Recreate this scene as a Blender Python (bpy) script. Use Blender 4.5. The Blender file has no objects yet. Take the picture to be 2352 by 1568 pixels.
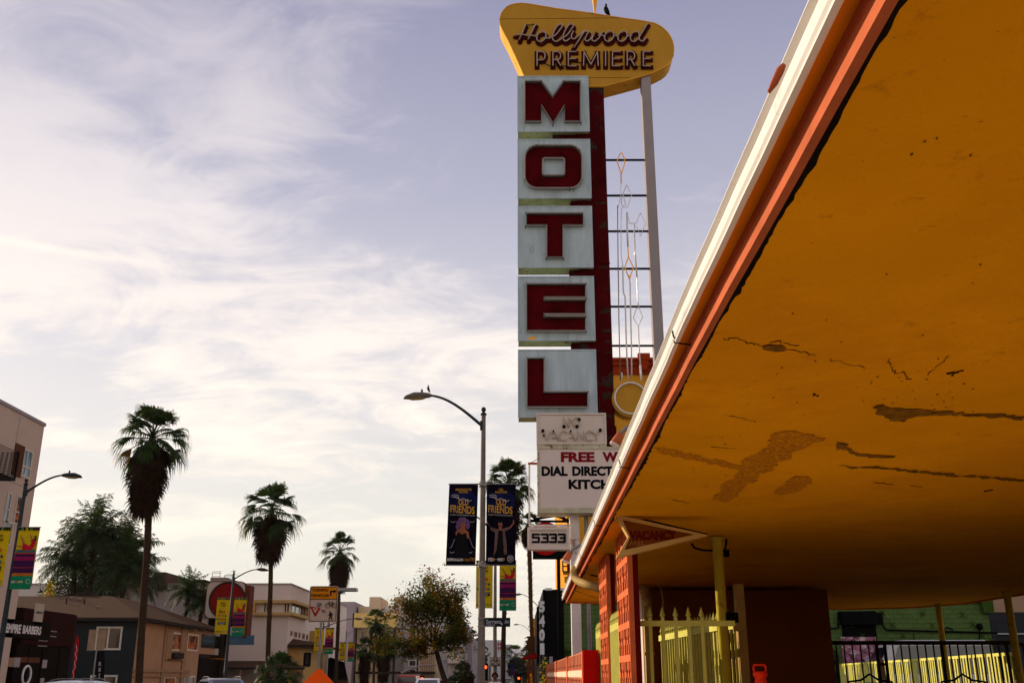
import bpy, bmesh, math, random
from mathutils import Vector, Matrix
from mathutils.geometry import tessellate_polygon
R = math.radians
sc = bpy.context.scene
COL = sc.collection

# ---------------------------------------------------------------- camera
PITCH, YAW, FPX, CAMH = R(18.52), R(0.285), 35.0/36.0*2352.0, 1.6
cam = bpy.data.cameras.new('camera'); cam.lens = 35; cam.sensor_width = 36
cam.clip_start = 0.05; cam.clip_end = 20000
camo = bpy.data.objects.new('camera', cam); COL.objects.link(camo)
camo.location = (0, 0, CAMH); camo.rotation_euler = (R(90)+PITCH, 0, YAW)
sc.camera = camo
sc.render.resolution_x, sc.render.resolution_y = 1024, 682

# ---------------------------------------------------------------- sun, sky, exposure
SUN_EL, SUN_AZ = R(20), R(56)          # azimuth measured from the view direction towards the left
sun = bpy.data.lights.new('sun', 'SUN'); sun.energy = 5.0; sun.angle = R(0.5); sun.color = (1.0, 0.81, 0.62)
suno = bpy.data.objects.new('sun', sun); COL.objects.link(suno)
sdir = Vector((-math.sin(SUN_AZ)*math.cos(SUN_EL), math.cos(SUN_AZ)*math.cos(SUN_EL), math.sin(SUN_EL)))
suno.rotation_euler = sdir.to_track_quat('Z', 'Y').to_euler()
suno.location = (0, 0, 60)
vs = sc.view_settings
sc.display_settings.display_device = 'sRGB'
vs.view_transform = 'Standard'; vs.look = 'None'; vs.exposure = 0.3; vs.gamma = 1.0; vs.use_curve_mapping = False

W = bpy.data.worlds.new('World'); sc.world = W; W.use_nodes = True
nt = W.node_tree; N = nt.nodes; L = nt.links; N.clear()
out = N.new('ShaderNodeOutputWorld'); bg = N.new('ShaderNodeBackground'); bg.inputs['Strength'].default_value = 0.1
L.new(bg.outputs[0], out.inputs[0])
sky = N.new('ShaderNodeTexSky'); sky.sky_type = 'NISHITA'; sky.sun_disc = False
sky.sun_elevation = SUN_EL; sky.sun_rotation = -SUN_AZ; sky.air_density = 1.0; sky.dust_density = 2.0; sky.ozone_density = 2.0
tc = N.new('ShaderNodeTexCoord'); sep = N.new('ShaderNodeSeparateXYZ'); L.new(tc.outputs['Generated'], sep.inputs[0])
def math_node(op, a, b=None):
    n = N.new('ShaderNodeMath'); n.operation = op
    for i, v in enumerate((a, b)):
        if v is None: continue
        if isinstance(v, (int, float)): n.inputs[i].default_value = v
        else: L.new(v, n.inputs[i])
    return n.outputs[0]
zz = math_node('ADD', math_node('MAXIMUM', sep.outputs[2], 0.0), 0.22)
px_ = math_node('DIVIDE', sep.outputs[0], zz); py_ = math_node('DIVIDE', sep.outputs[1], zz)
cmb = N.new('ShaderNodeCombineXYZ'); L.new(px_, cmb.inputs[0]); L.new(py_, cmb.inputs[1])
mp = N.new('ShaderNodeMapping'); mp.inputs['Rotation'].default_value = (0, 0, R(35)); mp.inputs['Scale'].default_value = (1.0, 1.7, 1); mp.inputs['Location'].default_value = (3.6, 2.2, 0)
L.new(cmb.outputs[0], mp.inputs[0])
def noise(sc_, det, rough, dist, vec):
    n = N.new('ShaderNodeTexNoise'); n.inputs['Scale'].default_value = sc_; n.inputs['Detail'].default_value = det
    n.inputs['Roughness'].default_value = rough; n.inputs['Distortion'].default_value = dist; L.new(vec, n.inputs['Vector']); return n.outputs[0]
n1 = noise(0.9, 8, 0.58, 0.5, mp.outputs[0]); n2 = noise(3.4, 9, 0.66, 1.0, mp.outputs[0])
mix = math_node('ADD', math_node('MULTIPLY', n1, 0.66), math_node('MULTIPLY', n2, 0.34))
rmp = N.new('ShaderNodeValToRGB'); rmp.color_ramp.interpolation = 'EASE'
rmp.color_ramp.elements[0].position = 0.43; rmp.color_ramp.elements[0].color = (0, 0, 0, 1)
rmp.color_ramp.elements[1].position = 0.59; rmp.color_ramp.elements[1].color = (1, 1, 1, 1)
L.new(mix, rmp.inputs[0])
# colour of the cloud veil: creamier towards the horizon and towards the sun
vr = N.new('ShaderNodeValToRGB'); L.new(sep.outputs[2], vr.inputs[0])
vr.color_ramp.elements[0].position = 0.0; vr.color_ramp.elements[0].color = (6.7, 6.5, 5.6, 1)
vr.color_ramp.elements[1].position = 0.62; vr.color_ramp.elements[1].color = (4.3, 4.1, 5.0, 1)
for pos, c in ((0.12, (9.2, 8.4, 7.2, 1)), (0.25, (9.9, 8.8, 7.7, 1)), (0.42, (7.6, 7.0, 7.0, 1))):
    e = vr.color_ramp.elements.new(pos); e.color = c
br = N.new('ShaderNodeValToRGB'); L.new(sep.outputs[2], br.inputs[0])   # clear sky between the veils
br.color_ramp.elements[0].position = 0.0; br.color_ramp.elements[0].color = (6.4, 6.3, 5.4, 1)
br.color_ramp.elements[1].position = 0.62; br.color_ramp.elements[1].color = (1.7, 1.7, 3.2, 1)
for pos, c in ((0.12, (6.6, 6.6, 6.1, 1)), (0.3, (4.6, 4.7, 5.6, 1)), (0.45, (2.5, 2.65, 4.2, 1))):
    e = br.color_ramp.elements.new(pos); e.color = c
m0 = N.new('ShaderNodeMixRGB'); m0.inputs[0].default_value = 0.8; L.new(sky.outputs[0], m0.inputs[1]); L.new(br.outputs[0], m0.inputs[2])
m1 = N.new('ShaderNodeMixRGB'); L.new(math_node('ADD', math_node('MULTIPLY', rmp.outputs[0], 0.62), 0.30), m1.inputs[0]); L.new(m0.outputs[0], m1.inputs[1]); L.new(vr.outputs[0], m1.inputs[2])
# one old vapour trail drifting low on the left
tn = Vector((-0.45949, 0.8087, 0.36724)).cross(Vector((-0.31381, 0.87652, 0.36501))).normalized()
dt = N.new('ShaderNodeVectorMath'); dt.operation = 'DOT_PRODUCT'; L.new(tc.outputs['Generated'], dt.inputs[0]); dt.inputs[1].default_value = tn
dist_ = math_node('ABSOLUTE', math_node('ADD', dt.outputs['Value'], math_node('MULTIPLY', math_node('SUBTRACT', n2, 0.5), 0.010)))
tr_ = math_node('MULTIPLY', math_node('MAXIMUM', math_node('SUBTRACT', 1.0, math_node('DIVIDE', dist_, 0.0065)), 0.0), math_node('MINIMUM', math_node('MAXIMUM', math_node('MULTIPLY', math_node('SUBTRACT', math_node('MULTIPLY', sep.outputs[0], -1.0), 0.30), 9.0), 0.0), 1.0))
m2 = N.new('ShaderNodeMixRGB'); L.new(math_node('MULTIPLY', tr_, 0.6), m2.inputs[0]); L.new(m1.outputs[0], m2.inputs[1]); m2.inputs[2].default_value = (9.6, 8.6, 7.6, 1)
L.new(m2.outputs[0], bg.inputs['Color'])

# ---------------------------------------------------------------- photo geometry -> real positions
def ray(u, v):
    xc, yc = (u-1176)/FPX, (784-v)/FPX
    cp, sp = math.cos(PITCH), math.sin(PITCH)
    x, y, z = xc, cp - yc*sp, sp + yc*cp
    c, s = math.cos(YAW), math.sin(YAW)
    return Vector((c*x - s*y, s*x + c*y, z))
def P(u, v, Y):
    d = ray(u, v); t = Y/d.y; return Vector((d.x*t, Y, CAMH+d.z*t))
def PX(u, v, X):
    d = ray(u, v); t = X/d.x; return Vector((X, d.y*t, CAMH+d.z*t))
def PZ(u, v, z):
    d = ray(u, v); t = (z-CAMH)/d.z; return Vector((d.x*t, d.y*t, z))
def crop(ox, oy, s):   # coordinates measured in an enlarged crop
    return lambda x, y: ((ox+x/s)*0.57422, (oy+y/s)*0.57422)

# ---------------------------------------------------------------- materials
def lin(r, g, b):
    f = lambda c: (c/255/12.92) if c <= 10 else (((c/255)+0.055)/1.055)**2.4
    return (f(r), f(g), f(b))
MATS = {}
def mat(name, col, rough=0.7, var=0.18, scale=4.0, bump=0.0, bscale=40.0, metal=0.0, stain=None, spec=0.02, emit=None, stretch=(1, 1, 1), coat=0.0):
    m = bpy.data.materials.new(name); m.use_nodes = True; t = m.node_tree; n = t.nodes; l = t.links
    b = n['Principled BSDF']; b.inputs['Roughness'].default_value = rough; b.inputs['Metallic'].default_value = metal
    b.inputs['Specular IOR Level'].default_value = spec; b.inputs['Coat Weight'].default_value = coat
    tx = n.new('ShaderNodeTexCoord'); mpn = n.new('ShaderNodeMapping'); mpn.inputs['Scale'].default_value = stretch
    l.new(tx.outputs['Object'], mpn.inputs[0])
    def nz(s, d=6, r=0.6):
        q = n.new('ShaderNodeTexNoise'); q.inputs['Scale'].default_value = s; q.inputs['Detail'].default_value = d; q.inputs['Roughness'].default_value = r
        l.new(mpn.outputs[0], q.inputs['Vector']); return q.outputs[0]
    rp = n.new('ShaderNodeValToRGB'); e = rp.color_ramp.elements
    e[0].position = 0.3; e[1].position = 0.72
    e[0].color = tuple(c*(1-var) for c in col)+(1,); e[1].color = tuple(min(1, c*(1+var)) for c in col)+(1,)
    l.new(nz(scale), rp.inputs[0]); last = rp.outputs[0]
    if stain:
        for (sc2, ss, th, wd) in stain:
            r2 = n.new('ShaderNodeValToRGB'); r2.color_ramp.elements[0].position = th; r2.color_ramp.elements[1].position = th+wd
            r2.color_ramp.elements[0].color = (0, 0, 0, 1); r2.color_ramp.elements[1].color = (1, 1, 1, 1)
            l.new(nz(ss, 8, 0.7), r2.inputs[0]); mx = n.new('ShaderNodeMixRGB'); l.new(r2.outputs[0], mx.inputs[0]); l.new(last, mx.inputs[1])
            mx.inputs[2].default_value = tuple(sc2)+(1,); last = mx.outputs[0]
    l.new(last, b.inputs['Base Color'])
    if bump:
        bp = n.new('ShaderNodeBump'); bp.inputs['Strength'].default_value = bump; bp.inputs['Distance'].default_value = 0.02
        l.new(nz(bscale, 6), bp.inputs['Height']); l.new(bp.outputs[0], b.inputs['Normal'])
    if emit:
        b.inputs['Emission Color'].default_value = tuple(emit[0])+(1,); b.inputs['Emission Strength'].default_value = emit[1]
    MATS[name] = m; return m
def leafmat(name, col, trans=0.35, var=0.4, col2=None):
    m = bpy.data.materials.new(name); m.use_nodes = True; t = m.node_tree; n = t.nodes; l = t.links; n.clear()
    o = n.new('ShaderNodeOutputMaterial'); d = n.new('ShaderNodeBsdfPrincipled'); d.inputs['Roughness'].default_value = 0.55; d.inputs['Specular IOR Level'].default_value = 0.15
    tr = n.new('ShaderNodeBsdfTranslucent'); mx = n.new('ShaderNodeMixShader'); mx.inputs[0].default_value = trans
    tx = n.new('ShaderNodeTexCoord'); q = n.new('ShaderNodeTexNoise'); q.inputs['Scale'].default_value = 1.7; q.inputs['Detail'].default_value = 5
    l.new(tx.outputs['Object'], q.inputs['Vector']); rp = n.new('ShaderNodeValToRGB'); e = rp.color_ramp.elements
    e[0].position = 0.35; e[1].position = 0.65; c2 = col2 or tuple(c*(1+var) for c in col)
    e[0].color = tuple(c*(1-var) for c in col)+(1,); e[1].color = tuple(c2)+(1,)
    l.new(q.outputs[0], rp.inputs[0]); l.new(rp.outputs[0], d.inputs['Base Color'])
    hs = n.new('ShaderNodeHueSaturation'); hs.inputs['Value'].default_value = 1.8; hs.inputs['Saturation'].default_value = 1.2; l.new(rp.outputs[0], hs.inputs['Color']); l.new(hs.outputs[0], tr.inputs['Color'])
    l.new(d.outputs[0], mx.inputs[1]); l.new(tr.outputs[0], mx.inputs[2]); l.new(mx.outputs[0], o.inputs[0])
    MATS[name] = m; return m
def brickmat(name, c1, c2, mortar, sx=0.4, sy=0.2, axis='XZ', mw=0.012):
    m = bpy.data.materials.new(name); m.use_nodes = True; t = m.node_tree; n = t.nodes; l = t.links
    b = n['Principled BSDF']; b.inputs['Roughness'].default_value = 0.8; b.inputs['Specular IOR Level'].default_value = 0.08
    tx = n.new('ShaderNodeTexCoord'); sp = n.new('ShaderNodeSeparateXYZ'); l.new(tx.outputs['Object'], sp.inputs[0])
    cb = n.new('ShaderNodeCombineXYZ'); l.new(sp.outputs[0 if axis[0] == 'X' else 1], cb.inputs[0]); l.new(sp.outputs[2], cb.inputs[1])
    bk = n.new('ShaderNodeTexBrick'); bk.inputs['Scale'].default_value = 1.0; bk.inputs['Brick Width'].default_value = sx; bk.inputs['Row Height'].default_value = sy
    bk.inputs['Mortar Size'].default_value = mw; bk.inputs['Color1'].default_value = tuple(c1)+(1,); bk.inputs['Color2'].default_value = tuple(c2)+(1,); bk.inputs['Mortar'].default_value = tuple(mortar)+(1,)
    l.new(cb.outputs[0], bk.inputs['Vector']); q = n.new('ShaderNodeTexNoise'); q.inputs['Scale'].default_value = 2; q.inputs['Detail'].default_value = 8; l.new(tx.outputs['Object'], q.inputs['Vector'])
    hs = n.new('ShaderNodeMixRGB'); hs.blend_type = 'MULTIPLY'; hs.inputs[0].default_value = 0.5; l.new(bk.outputs[0], hs.inputs[1]); l.new(q.outputs[0], hs.inputs[2]); l.new(hs.outputs[0], b.inputs['Base Color'])
    bp = n.new('ShaderNodeBump'); bp.invert = True; bp.inputs['Strength'].default_value = 0.6; bp.inputs['Distance'].default_value = 0.02; l.new(bk.outputs['Fac'], bp.inputs['Height']); l.new(bp.outputs[0], b.inputs['Normal'])
    MATS[name] = m; return m
def glassmat(name, col, rough=0.08):
    m = bpy.data.materials.new(name); m.use_nodes = True; b = m.node_tree.nodes['Principled BSDF']
    b.inputs['Base Color'].default_value = tuple(col)+(1,); b.inputs['Roughness'].default_value = rough; b.inputs['Specular IOR Level'].default_value = 0.9
    MATS[name] = m; return m

# ---------------------------------------------------------------- mesh building
ORG = {}
class MB:
    def __init__(s): s.v = []; s.f = []; s.mi = []; s.mats = []; s.cur = 0
    def use(s, name):
        if name not in s.mats: s.mats.append(name)
        s.cur = s.mats.index(name); return s
    def add(s, vs_, fs):
        o = len(s.v); s.v += [Vector(p) for p in vs_]
        for f in fs: s.f.append([i+o for i in f]); s.mi.append(s.cur)
        return s
    def box(s, x0, x1, y0, y1, z0, z1):
        return s.add([(x0,y0,z0),(x1,y0,z0),(x1,y1,z0),(x0,y1,z0),(x0,y0,z1),(x1,y0,z1),(x1,y1,z1),(x0,y1,z1)],
                     [(3,2,1,0),(4,5,6,7),(0,1,5,4),(1,2,6,5),(2,3,7,6),(3,0,4,7)])
    def prism(s, pts, vec):        # any planar (also concave) outline, extruded along vec
        pts = [Vector(p) for p in pts]; n = len(pts); vec = Vector(vec)
        tr = tessellate_polygon([pts]); fs = [tuple(t) for t in tr]+[tuple(i+n for i in reversed(t)) for t in tr]
        fs += [(i, (i+1) % n, (i+1) % n+n, i+n) for i in range(n)]
        return s.add(pts+[p+vec for p in pts], fs)
    def poly(s, pts):
        pts = [Vector(p) for p in pts]; return s.add(pts, [tuple(t) for t in tessellate_polygon([pts])])
    def quad(s, *p): return s.add(p, [tuple(range(len(p)))])
    def tube(s, pts, r, n=8, closed=False, squash=None):
        pts = [Vector(p) for p in pts]; k = len(pts)
        if not isinstance(r, (list, tuple)): r = [r]*k
        vs_ = []; up = None
        for i, p in enumerate(pts):
            a = pts[(i-1) % k] if (closed or i) else p; b = pts[(i+1) % k] if (closed or i < k-1) else p
            d = (b-a); d = d.normalized() if d.length > 1e-9 else Vector((0, 0, 1))
            if up is None: up = Vector((0, 1, 0)) if abs(d.y) < 0.8 else Vector((1, 0, 0))
            x = d.cross(up)
            if x.length < 1e-5: x = d.orthogonal()
            x.normalize(); y = x.cross(d).normalized(); up = y if not squash else up
            for j in range(n):
                t = 2*math.pi*(j+0.5)/n; w = x*math.cos(t)*r[i]+y*math.sin(t)*r[i]*(squash or 1)
                vs_.append(p+w)
        fs = []
        for i in range(k if closed else k-1):
            for j in range(n):
                a = i*n+j; b = i*n+(j+1) % n; c = ((i+1) % k)*n+(j+1) % n; d = ((i+1) % k)*n+j
                fs.append((a, b, c, d))
        if not closed: fs += [tuple(reversed(range(n))), tuple(range((k-1)*n, k*n))]
        return s.add(vs_, fs)
    def cyl(s, a, b, r, n=12, r2=None): return s.tube([a, b], [r, r if r2 is None else r2], n)
    def ball(s, c, rx, ry=None, rz=None, n=10, m=7):
        ry = ry or rx; rz = rz or rx; c = Vector(c); vs_ = []
        for i in range(m+1):
            t = math.pi*i/m
            for j in range(n):
                q = 2*math.pi*j/n; vs_.append(c+Vector((rx*math.sin(t)*math.cos(q), ry*math.sin(t)*math.sin(q), rz*math.cos(t))))
        return s.add(vs_, [(i*n+j, (i+1)*n+j, (i+1)*n+(j+1) % n, i*n+(j+1) % n) for i in range(m) for j in range(n)])
    def frame(s, x0, x1, z0, z1, w, y0, y1):      # rectangular frame in the XZ plane
        s.box(x0, x1, y0, y1, z1-w, z1); s.box(x0, x1, y0, y1, z0, z0+w); s.box(x0, x0+w, y0, y1, z0+w, z1-w); s.box(x1-w, x1, y0, y1, z0+w, z1-w); return s
    def build(s, name, mats=None, parent=None, smooth=False, label=None, cat=None, group=None, kind=None, origin=None):
        if parent is not None: o_ = ORG[parent.name]
        elif origin is not None: o_ = Vector(origin)
        else:
            xs = [p.x for p in s.v]; ys = [p.y for p in s.v]; o_ = Vector(((min(xs)+max(xs))/2, (min(ys)+max(ys))/2, min(p.z for p in s.v)))
        me = bpy.data.meshes.new(name); me.from_pydata([p-o_ for p in s.v], [], s.f)
        names = s.mats if (s.mats and mats is None) else ([mats] if isinstance(mats, str) else mats)
        for q in names: me.materials.append(MATS[q])
        if mats is None:
            for pl, i in zip(me.polygons, s.mi): pl.material_index = i
        if smooth:
            for pl in me.polygons: pl.use_smooth = True
        me.update(); ob = bpy.data.objects.new(name, me); COL.objects.link(ob); ORG[ob.name] = o_
        if parent is not None: ob.parent = parent
        else: ob.location = o_
        tag(ob, label, cat, group, kind); return ob
def tag(o, label=None, cat=None, group=None, kind=None):
    for k, v in (('label', label), ('category', cat), ('group', group), ('kind', kind)):
        if v: o[k] = v
    return o
def thing(name, loc, label, cat, group=None):
    o = bpy.data.objects.new(name, None); COL.objects.link(o); o.location = loc; o.empty_display_size = 0.3; ORG[o.name] = Vector(loc)
    return tag(o, label, cat, group)
def struct(name, mb, m, smooth=False): return mb.build(name, m, smooth=smooth, kind='structure', origin=(0, 0, 0))
def copytree(o, parent=None):
    c = o.copy(); COL.objects.link(c)
    if parent is not None: c.parent = parent
    for ch in list(o.children): copytree(ch, c)
    return c

TXT = {}
def text_shape(s_, bold=0.0, shear=0.0):
    k = (s_, bold, shear)
    if k in TXT: return TXT[k]
    cu = bpy.data.curves.new('lettering_curve', 'FONT'); cu.body = s_; cu.size = 1.0; cu.offset = bold; cu.shear = shear; cu.fill_mode = 'FRONT'; cu.resolution_u = 3
    ob = bpy.data.objects.new('lettering_curve', cu); COL.objects.link(ob)
    dg = bpy.context.evaluated_depsgraph_get(); dg.update()
    me = bpy.data.meshes.new_from_object(ob.evaluated_get(dg))
    vs_ = [tuple(v.co) for v in me.vertices]; fs = [tuple(p.vertices) for p in me.polygons]
    bpy.data.objects.remove(ob); bpy.data.curves.remove(cu); bpy.data.meshes.remove(me)
    x0 = min(v[0] for v in vs_); x1 = max(v[0] for v in vs_); y0 = min(v[1] for v in vs_); y1 = max(v[1] for v in vs_)
    TXT[k] = (vs_, fs, x0, x1, y0, y1); return TXT[k]
def text(mb, s_, o_, wv, hv, bold=0.02, shear=0.0):
    """fit the word into the parallelogram o_, o_+wv, o_+hv"""
    vs_, fs, x0, x1, y0, y1 = text_shape(s_, bold, shear); o_ = Vector(o_); wv = Vector(wv); hv = Vector(hv)
    mb.add([o_+wv*((v[0]-x0)/(x1-x0))+hv*((v[1]-y0)/(y1-y0)) for v in vs_], fs)
def textc(mb, s_, cx, y, z, h, bold=0.02, shear=0.0, wmax=None, axis='X', sgn=1):
    """cap-height text centred on cx in a plane facing the camera (axis X) """
    vs_, fs, x0, x1, y0, y1 = text_shape(s_, bold, shear); w = (x1-x0)*h/(y1-y0)
    if wmax: w = min(w, wmax)
    text(mb, s_, (cx-w/2, y, z), (w, 0, 0), (0, 0, h), bold, shear)
# ---------------------------------------------------------------- material library
mat('asphalt', (0.045,0.042,0.038), 0.9, 0.3, 3, 0.4, 60)
mat('terrazzo', (0.07,0.062,0.060), 0.6, 0.3, 6)
mat('concrete', (0.50,0.46,0.38), 0.85, 0.2, 2, 0.2, 50, stain=[((0.12,0.10,0.08), 0.8, 0.58, 0.15)])
mat('kerb_concrete', (0.36,0.33,0.29), 0.85)
mat('earth', (0.12,0.10,0.07), 0.95)
mat('road_paint', (0.75,0.73,0.66), 0.6)
mat('yellow_paint', (0.72,0.48,0.05), 0.6)
mat('hill_earth', (0.12,0.13,0.09), 0.95, 0.4, 0.01)
mat('soffit_paint', (0.86,0.345,0.003), 0.75, 0.10, 0.9, 0.35, 30, stain=[((0.72,0.25,0.003), 1.3, 0.52, 0.25), ((0.55,0.20,0.006), 9, 0.60, 0.12), ((0.34,0.11,0.008), 48, 0.655, 0.03), ((0.74,0.27,0.004), 0.35, 0.5, 0.2)])
mat('fascia_orange', (0.60,0.19,0.006), 0.6, 0.15, 3, 0.1, 20, stain=[((0.22,0.03,0.01), 7, 0.66, 0.05)])
mat('trim_red', (0.46,0.115,0.045), 0.6, 0.16, 5, 0.2, 30, stain=[((0.30,0.03,0.01), 12, 0.68, 0.04), ((0.75,0.25,0.12), 9, 0.70, 0.04)])
mat('gutter_white', (0.70,0.67,0.62), 0.38, 0.05, 3, stain=[((0.55,0.50,0.40), 6, 0.60, 0.15), ((0.30,0.22,0.12), 14, 0.70, 0.04)])
mat('roofing', (0.30,0.28,0.25), 0.9)
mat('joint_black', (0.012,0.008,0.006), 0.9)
mat('peel_plaster', (0.50,0.17,0.010), 0.9, 0.3, 40, 0.6, 60, stain=[((0.80,0.32,0.003), 55, 0.50, 0.05), ((0.20,0.06,0.008), 70, 0.58, 0.03)])
mat('peel_dark', (0.26,0.115,0.012), 0.9, 0.4, 9, 0.8, 30, stain=[((0.10,0.04,0.006), 20, 0.56, 0.05)])
mat('crack', (0.06,0.02,0.005), 0.9)
mat('crack_light', (0.55,0.42,0.25), 0.9)
mat('office_wall', (0.17,0.045,0.006), 0.8, 0.12, 1.5, 0.15, 30)
mat('block_coral', (0.62,0.14,0.05), 0.75, 0.16, 6, 0.2, 40, stain=[((0.80,0.42,0.28), 11, 0.68, 0.05)])
mat('block_dark', (0.10,0.004,0.003), 0.8, 0.2, 5)
mat('wall_red', (0.40,0.004,0.003), 0.6, 0.12, 3, 0.1, 30)
mat('fence_green', (0.56,0.53,0.12), 0.55, 0.12, 6, stain=[((0.35,0.22,0.06), 9, 0.64, 0.06), ((0.16,0.08,0.03), 22, 0.70, 0.03)])
mat('post_olive', (0.45,0.36,0.03), 0.5, 0.15, 4, stain=[((0.25,0.14,0.02), 6, 0.60, 0.08), ((0.10,0.05,0.01), 18, 0.68, 0.03)])
mat('pipe_tan', (0.40,0.26,0.09), 0.5, 0.15, 5)
mat('rail_dark', (0.035,0.024,0.002), 0.5, 0.2, 5)
mat('delineator', (0.75,0.035,0.012), 0.45, 0.08)
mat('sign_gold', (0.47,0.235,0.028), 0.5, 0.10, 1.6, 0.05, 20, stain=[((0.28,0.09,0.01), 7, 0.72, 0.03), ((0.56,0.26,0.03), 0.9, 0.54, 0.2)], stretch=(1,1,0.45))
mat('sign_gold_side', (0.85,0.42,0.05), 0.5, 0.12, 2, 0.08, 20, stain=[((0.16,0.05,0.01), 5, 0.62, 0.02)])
mat('panel_blue', (0.43,0.51,0.53), 0.5, 0.14, 2.5, 0.05, 20, stain=[((0.33,0.40,0.42), 1.1, 0.5, 0.2), ((0.27,0.32,0.31), 3.2, 0.56, 0.12), ((0.18,0.11,0.05), 9, 0.675, 0.03)], stretch=(2.2,1,0.45))
mat('panel_edge', (0.36,0.40,0.20), 0.7, 0.35, 3, 0.2, 20, stain=[((0.16,0.06,0.01), 3, 0.60, 0.04), ((0.03,0.02,0.01), 5, 0.66, 0.03)])
mat('letter_red', (0.075,0.001,0.003), 0.6, 0.5, 1.8, 0.1, 20, stain=[((0.17,0.014,0.016), 2.6, 0.60, 0.2), ((0.05,0.004,0.004), 0.9, 0.56, 0.2)])
mat('letter_rim', (0.16,0.19,0.17), 0.45, 0.25, 6)
mat('pylon_red', (0.060,0.002,0.003), 0.7, 0.4, 1.5, 0.3, 20, stain=[((0.035,0.028,0.026), 1.9, 0.575, 0.02), ((0.18,0.015,0.014), 2.5, 0.64, 0.1)])
mat('neon_tube', (0.66,0.60,0.54), 0.15, 0.10, 8, spec=0.6)
mat('neon_script', (0.42,0.33,0.28), 0.2, 0.15, 8)
mat('neon_amber', (0.80,0.32,0.02), 0.2, 0.1, 8, emit=((1,0.4,0.03), 0.12))
mat('neon_lettering', (0.42,0.33,0.22), 0.3, 0.2, 8)
mat('script_maroon', (0.045,0.004,0.003), 0.6, 0.35, 6, stain=[((0.20,0.02,0.012), 9, 0.62, 0.06)])
mat('mast_grey', (0.30,0.26,0.25), 0.6, 0.08, 2, 0.05, 20, stain=[((0.03,0.02,0.02), 5, 0.70, 0.02)])
mat('mast_white', (0.66,0.60,0.56), 0.6, 0.10, 2, stain=[((0.34,0.24,0.16), 2.2, 0.62, 0.05)])
mat('box_cream', (0.62,0.52,0.44), 0.5, 0.07, 2, stain=[((0.30,0.18,0.08), 8, 0.72, 0.03)])
mat('box_rust', (0.48,0.44,0.30), 0.7, 0.25, 4, 0.2, 20, stain=[((0.20,0.08,0.02), 5, 0.58, 0.04)])
mat('sign_face', (0.64,0.53,0.46), 0.45, 0.04, 1)
mat('ink_black', (0.006,0.006,0.008), 0.5)
mat('ink_red', (0.20,0.006,0.012), 0.5)
mat('steel_black', (0.004,0.004,0.004), 0.5)
mat('steel_grey', (0.22,0.21,0.20), 0.4, 0.15, 4, metal=0.5)
mat('lamp_pole', (0.15,0.125,0.10), 0.55, 0.18, 6, stain=[((0.10,0.08,0.07), 10, 0.64, 0.06)])
mat('lamp_pole_dark', (0.03,0.035,0.038), 0.5, 0.2)
mat('lamp_lens', (0.28,0.16,0.06), 0.3)
mat('street_sign_dark', (0.012,0.016,0.022), 0.4)
mat('street_sign_ink', (0.30,0.34,0.38), 0.5)
mat('sign_white', (0.40,0.31,0.24), 0.5, 0.05)
mat('sign_amber', (0.50,0.17,0.004), 0.5, 0.05)
mat('sign_orange', (0.85,0.10,0.008), 0.5, 0.05, emit=None)
mat('sign_maroon', (0.24,0.008,0.008), 0.5)
mat('bird_black', (0.008,0.008,0.010), 0.5)
mat('trunk_brown', (0.040,0.024,0.014), 0.9, 0.5, 6, 0.9, 12, stretch=(1,1,3))
mat('bark_dark', (0.035,0.022,0.014), 0.9, 0.4, 8, 0.8, 20)
mat('dead_frond', (0.020,0.009,0.004), 0.9, 0.6, 3)
leafmat('palm_green', (0.020,0.038,0.007), 0.30, 0.45)
leafmat('palm_yellow', (0.17,0.085,0.008), 0.4, 0.4)
leafmat('frond_green', (0.024,0.040,0.010), 0.33, 0.45)
leafmat('leaf_green', (0.060,0.066,0.006), 0.40, 0.5)
leafmat('leaf_orange', (0.15,0.058,0.005), 0.45, 0.5)
leafmat('leaf_dark', (0.016,0.022,0.010), 0.2, 0.5)
leafmat('leaf_yellow', (0.30,0.22,0.02), 0.45, 0.4)
mat('stucco_pink', (0.50,0.38,0.31), 0.85, 0.05, 1, 0.15, 60)
mat('stucco_white', (0.62,0.53,0.47), 0.85, 0.06, 0.6, 0.1, 40)
mat('stucco_warm', (0.56,0.43,0.28), 0.85, 0.06, 0.6)
mat('stucco_yellow', (0.62,0.44,0.15), 0.85, 0.06, 0.6)
mat('stucco_lavender_and_shade', (0.31,0.265,0.28), 0.85, 0.06, 0.6)
mat('stucco_tan', (0.34,0.21,0.13), 0.85, 0.10, 0.8, 0.15, 50)
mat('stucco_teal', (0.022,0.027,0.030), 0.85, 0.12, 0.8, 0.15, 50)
mat('stucco_brown', (0.09,0.055,0.032), 0.85, 0.12, 0.8)
mat('shop_dark', (0.007,0.004,0.003), 0.7, 0.3, 1)
mat('shop_red', (0.022,0.004,0.003), 0.7, 0.3, 1)
mat('wood_panel', (0.10,0.035,0.016), 0.6, 0.3, 3, stretch=(1,1,8))
mat('window_frame', (0.55,0.50,0.44), 0.5)
mat('trim_tan', (0.27,0.17,0.10), 0.7)
mat('frame_cream', (0.46,0.30,0.11), 0.6)
glassmat('glass_dark', (0.010,0.012,0.014))
glassmat('glass_blue', (0.03,0.10,0.17), 0.12)
mat('glass_orange_reflection', (0.34,0.09,0.01), 0.15, 0.8, 3.0, stain=[((0.03,0.01,0.01), 2.2, 0.50, 0.05), ((0.34,0.24,0.15), 2.7, 0.62, 0.03)])  # orange reflections from across the street put into the pane colour
glassmat('car_glass', (0.012,0.014,0.02), 0.05)
mat('shingle', (0.075,0.042,0.024), 0.95, 0.45, 5, 0.8, 14, stain=[((0.07,0.04,0.025), 2.5, 0.58, 0.1)], stretch=(1,4,4))
mat('roof_edge', (0.03,0.022,0.018), 0.8)
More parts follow.
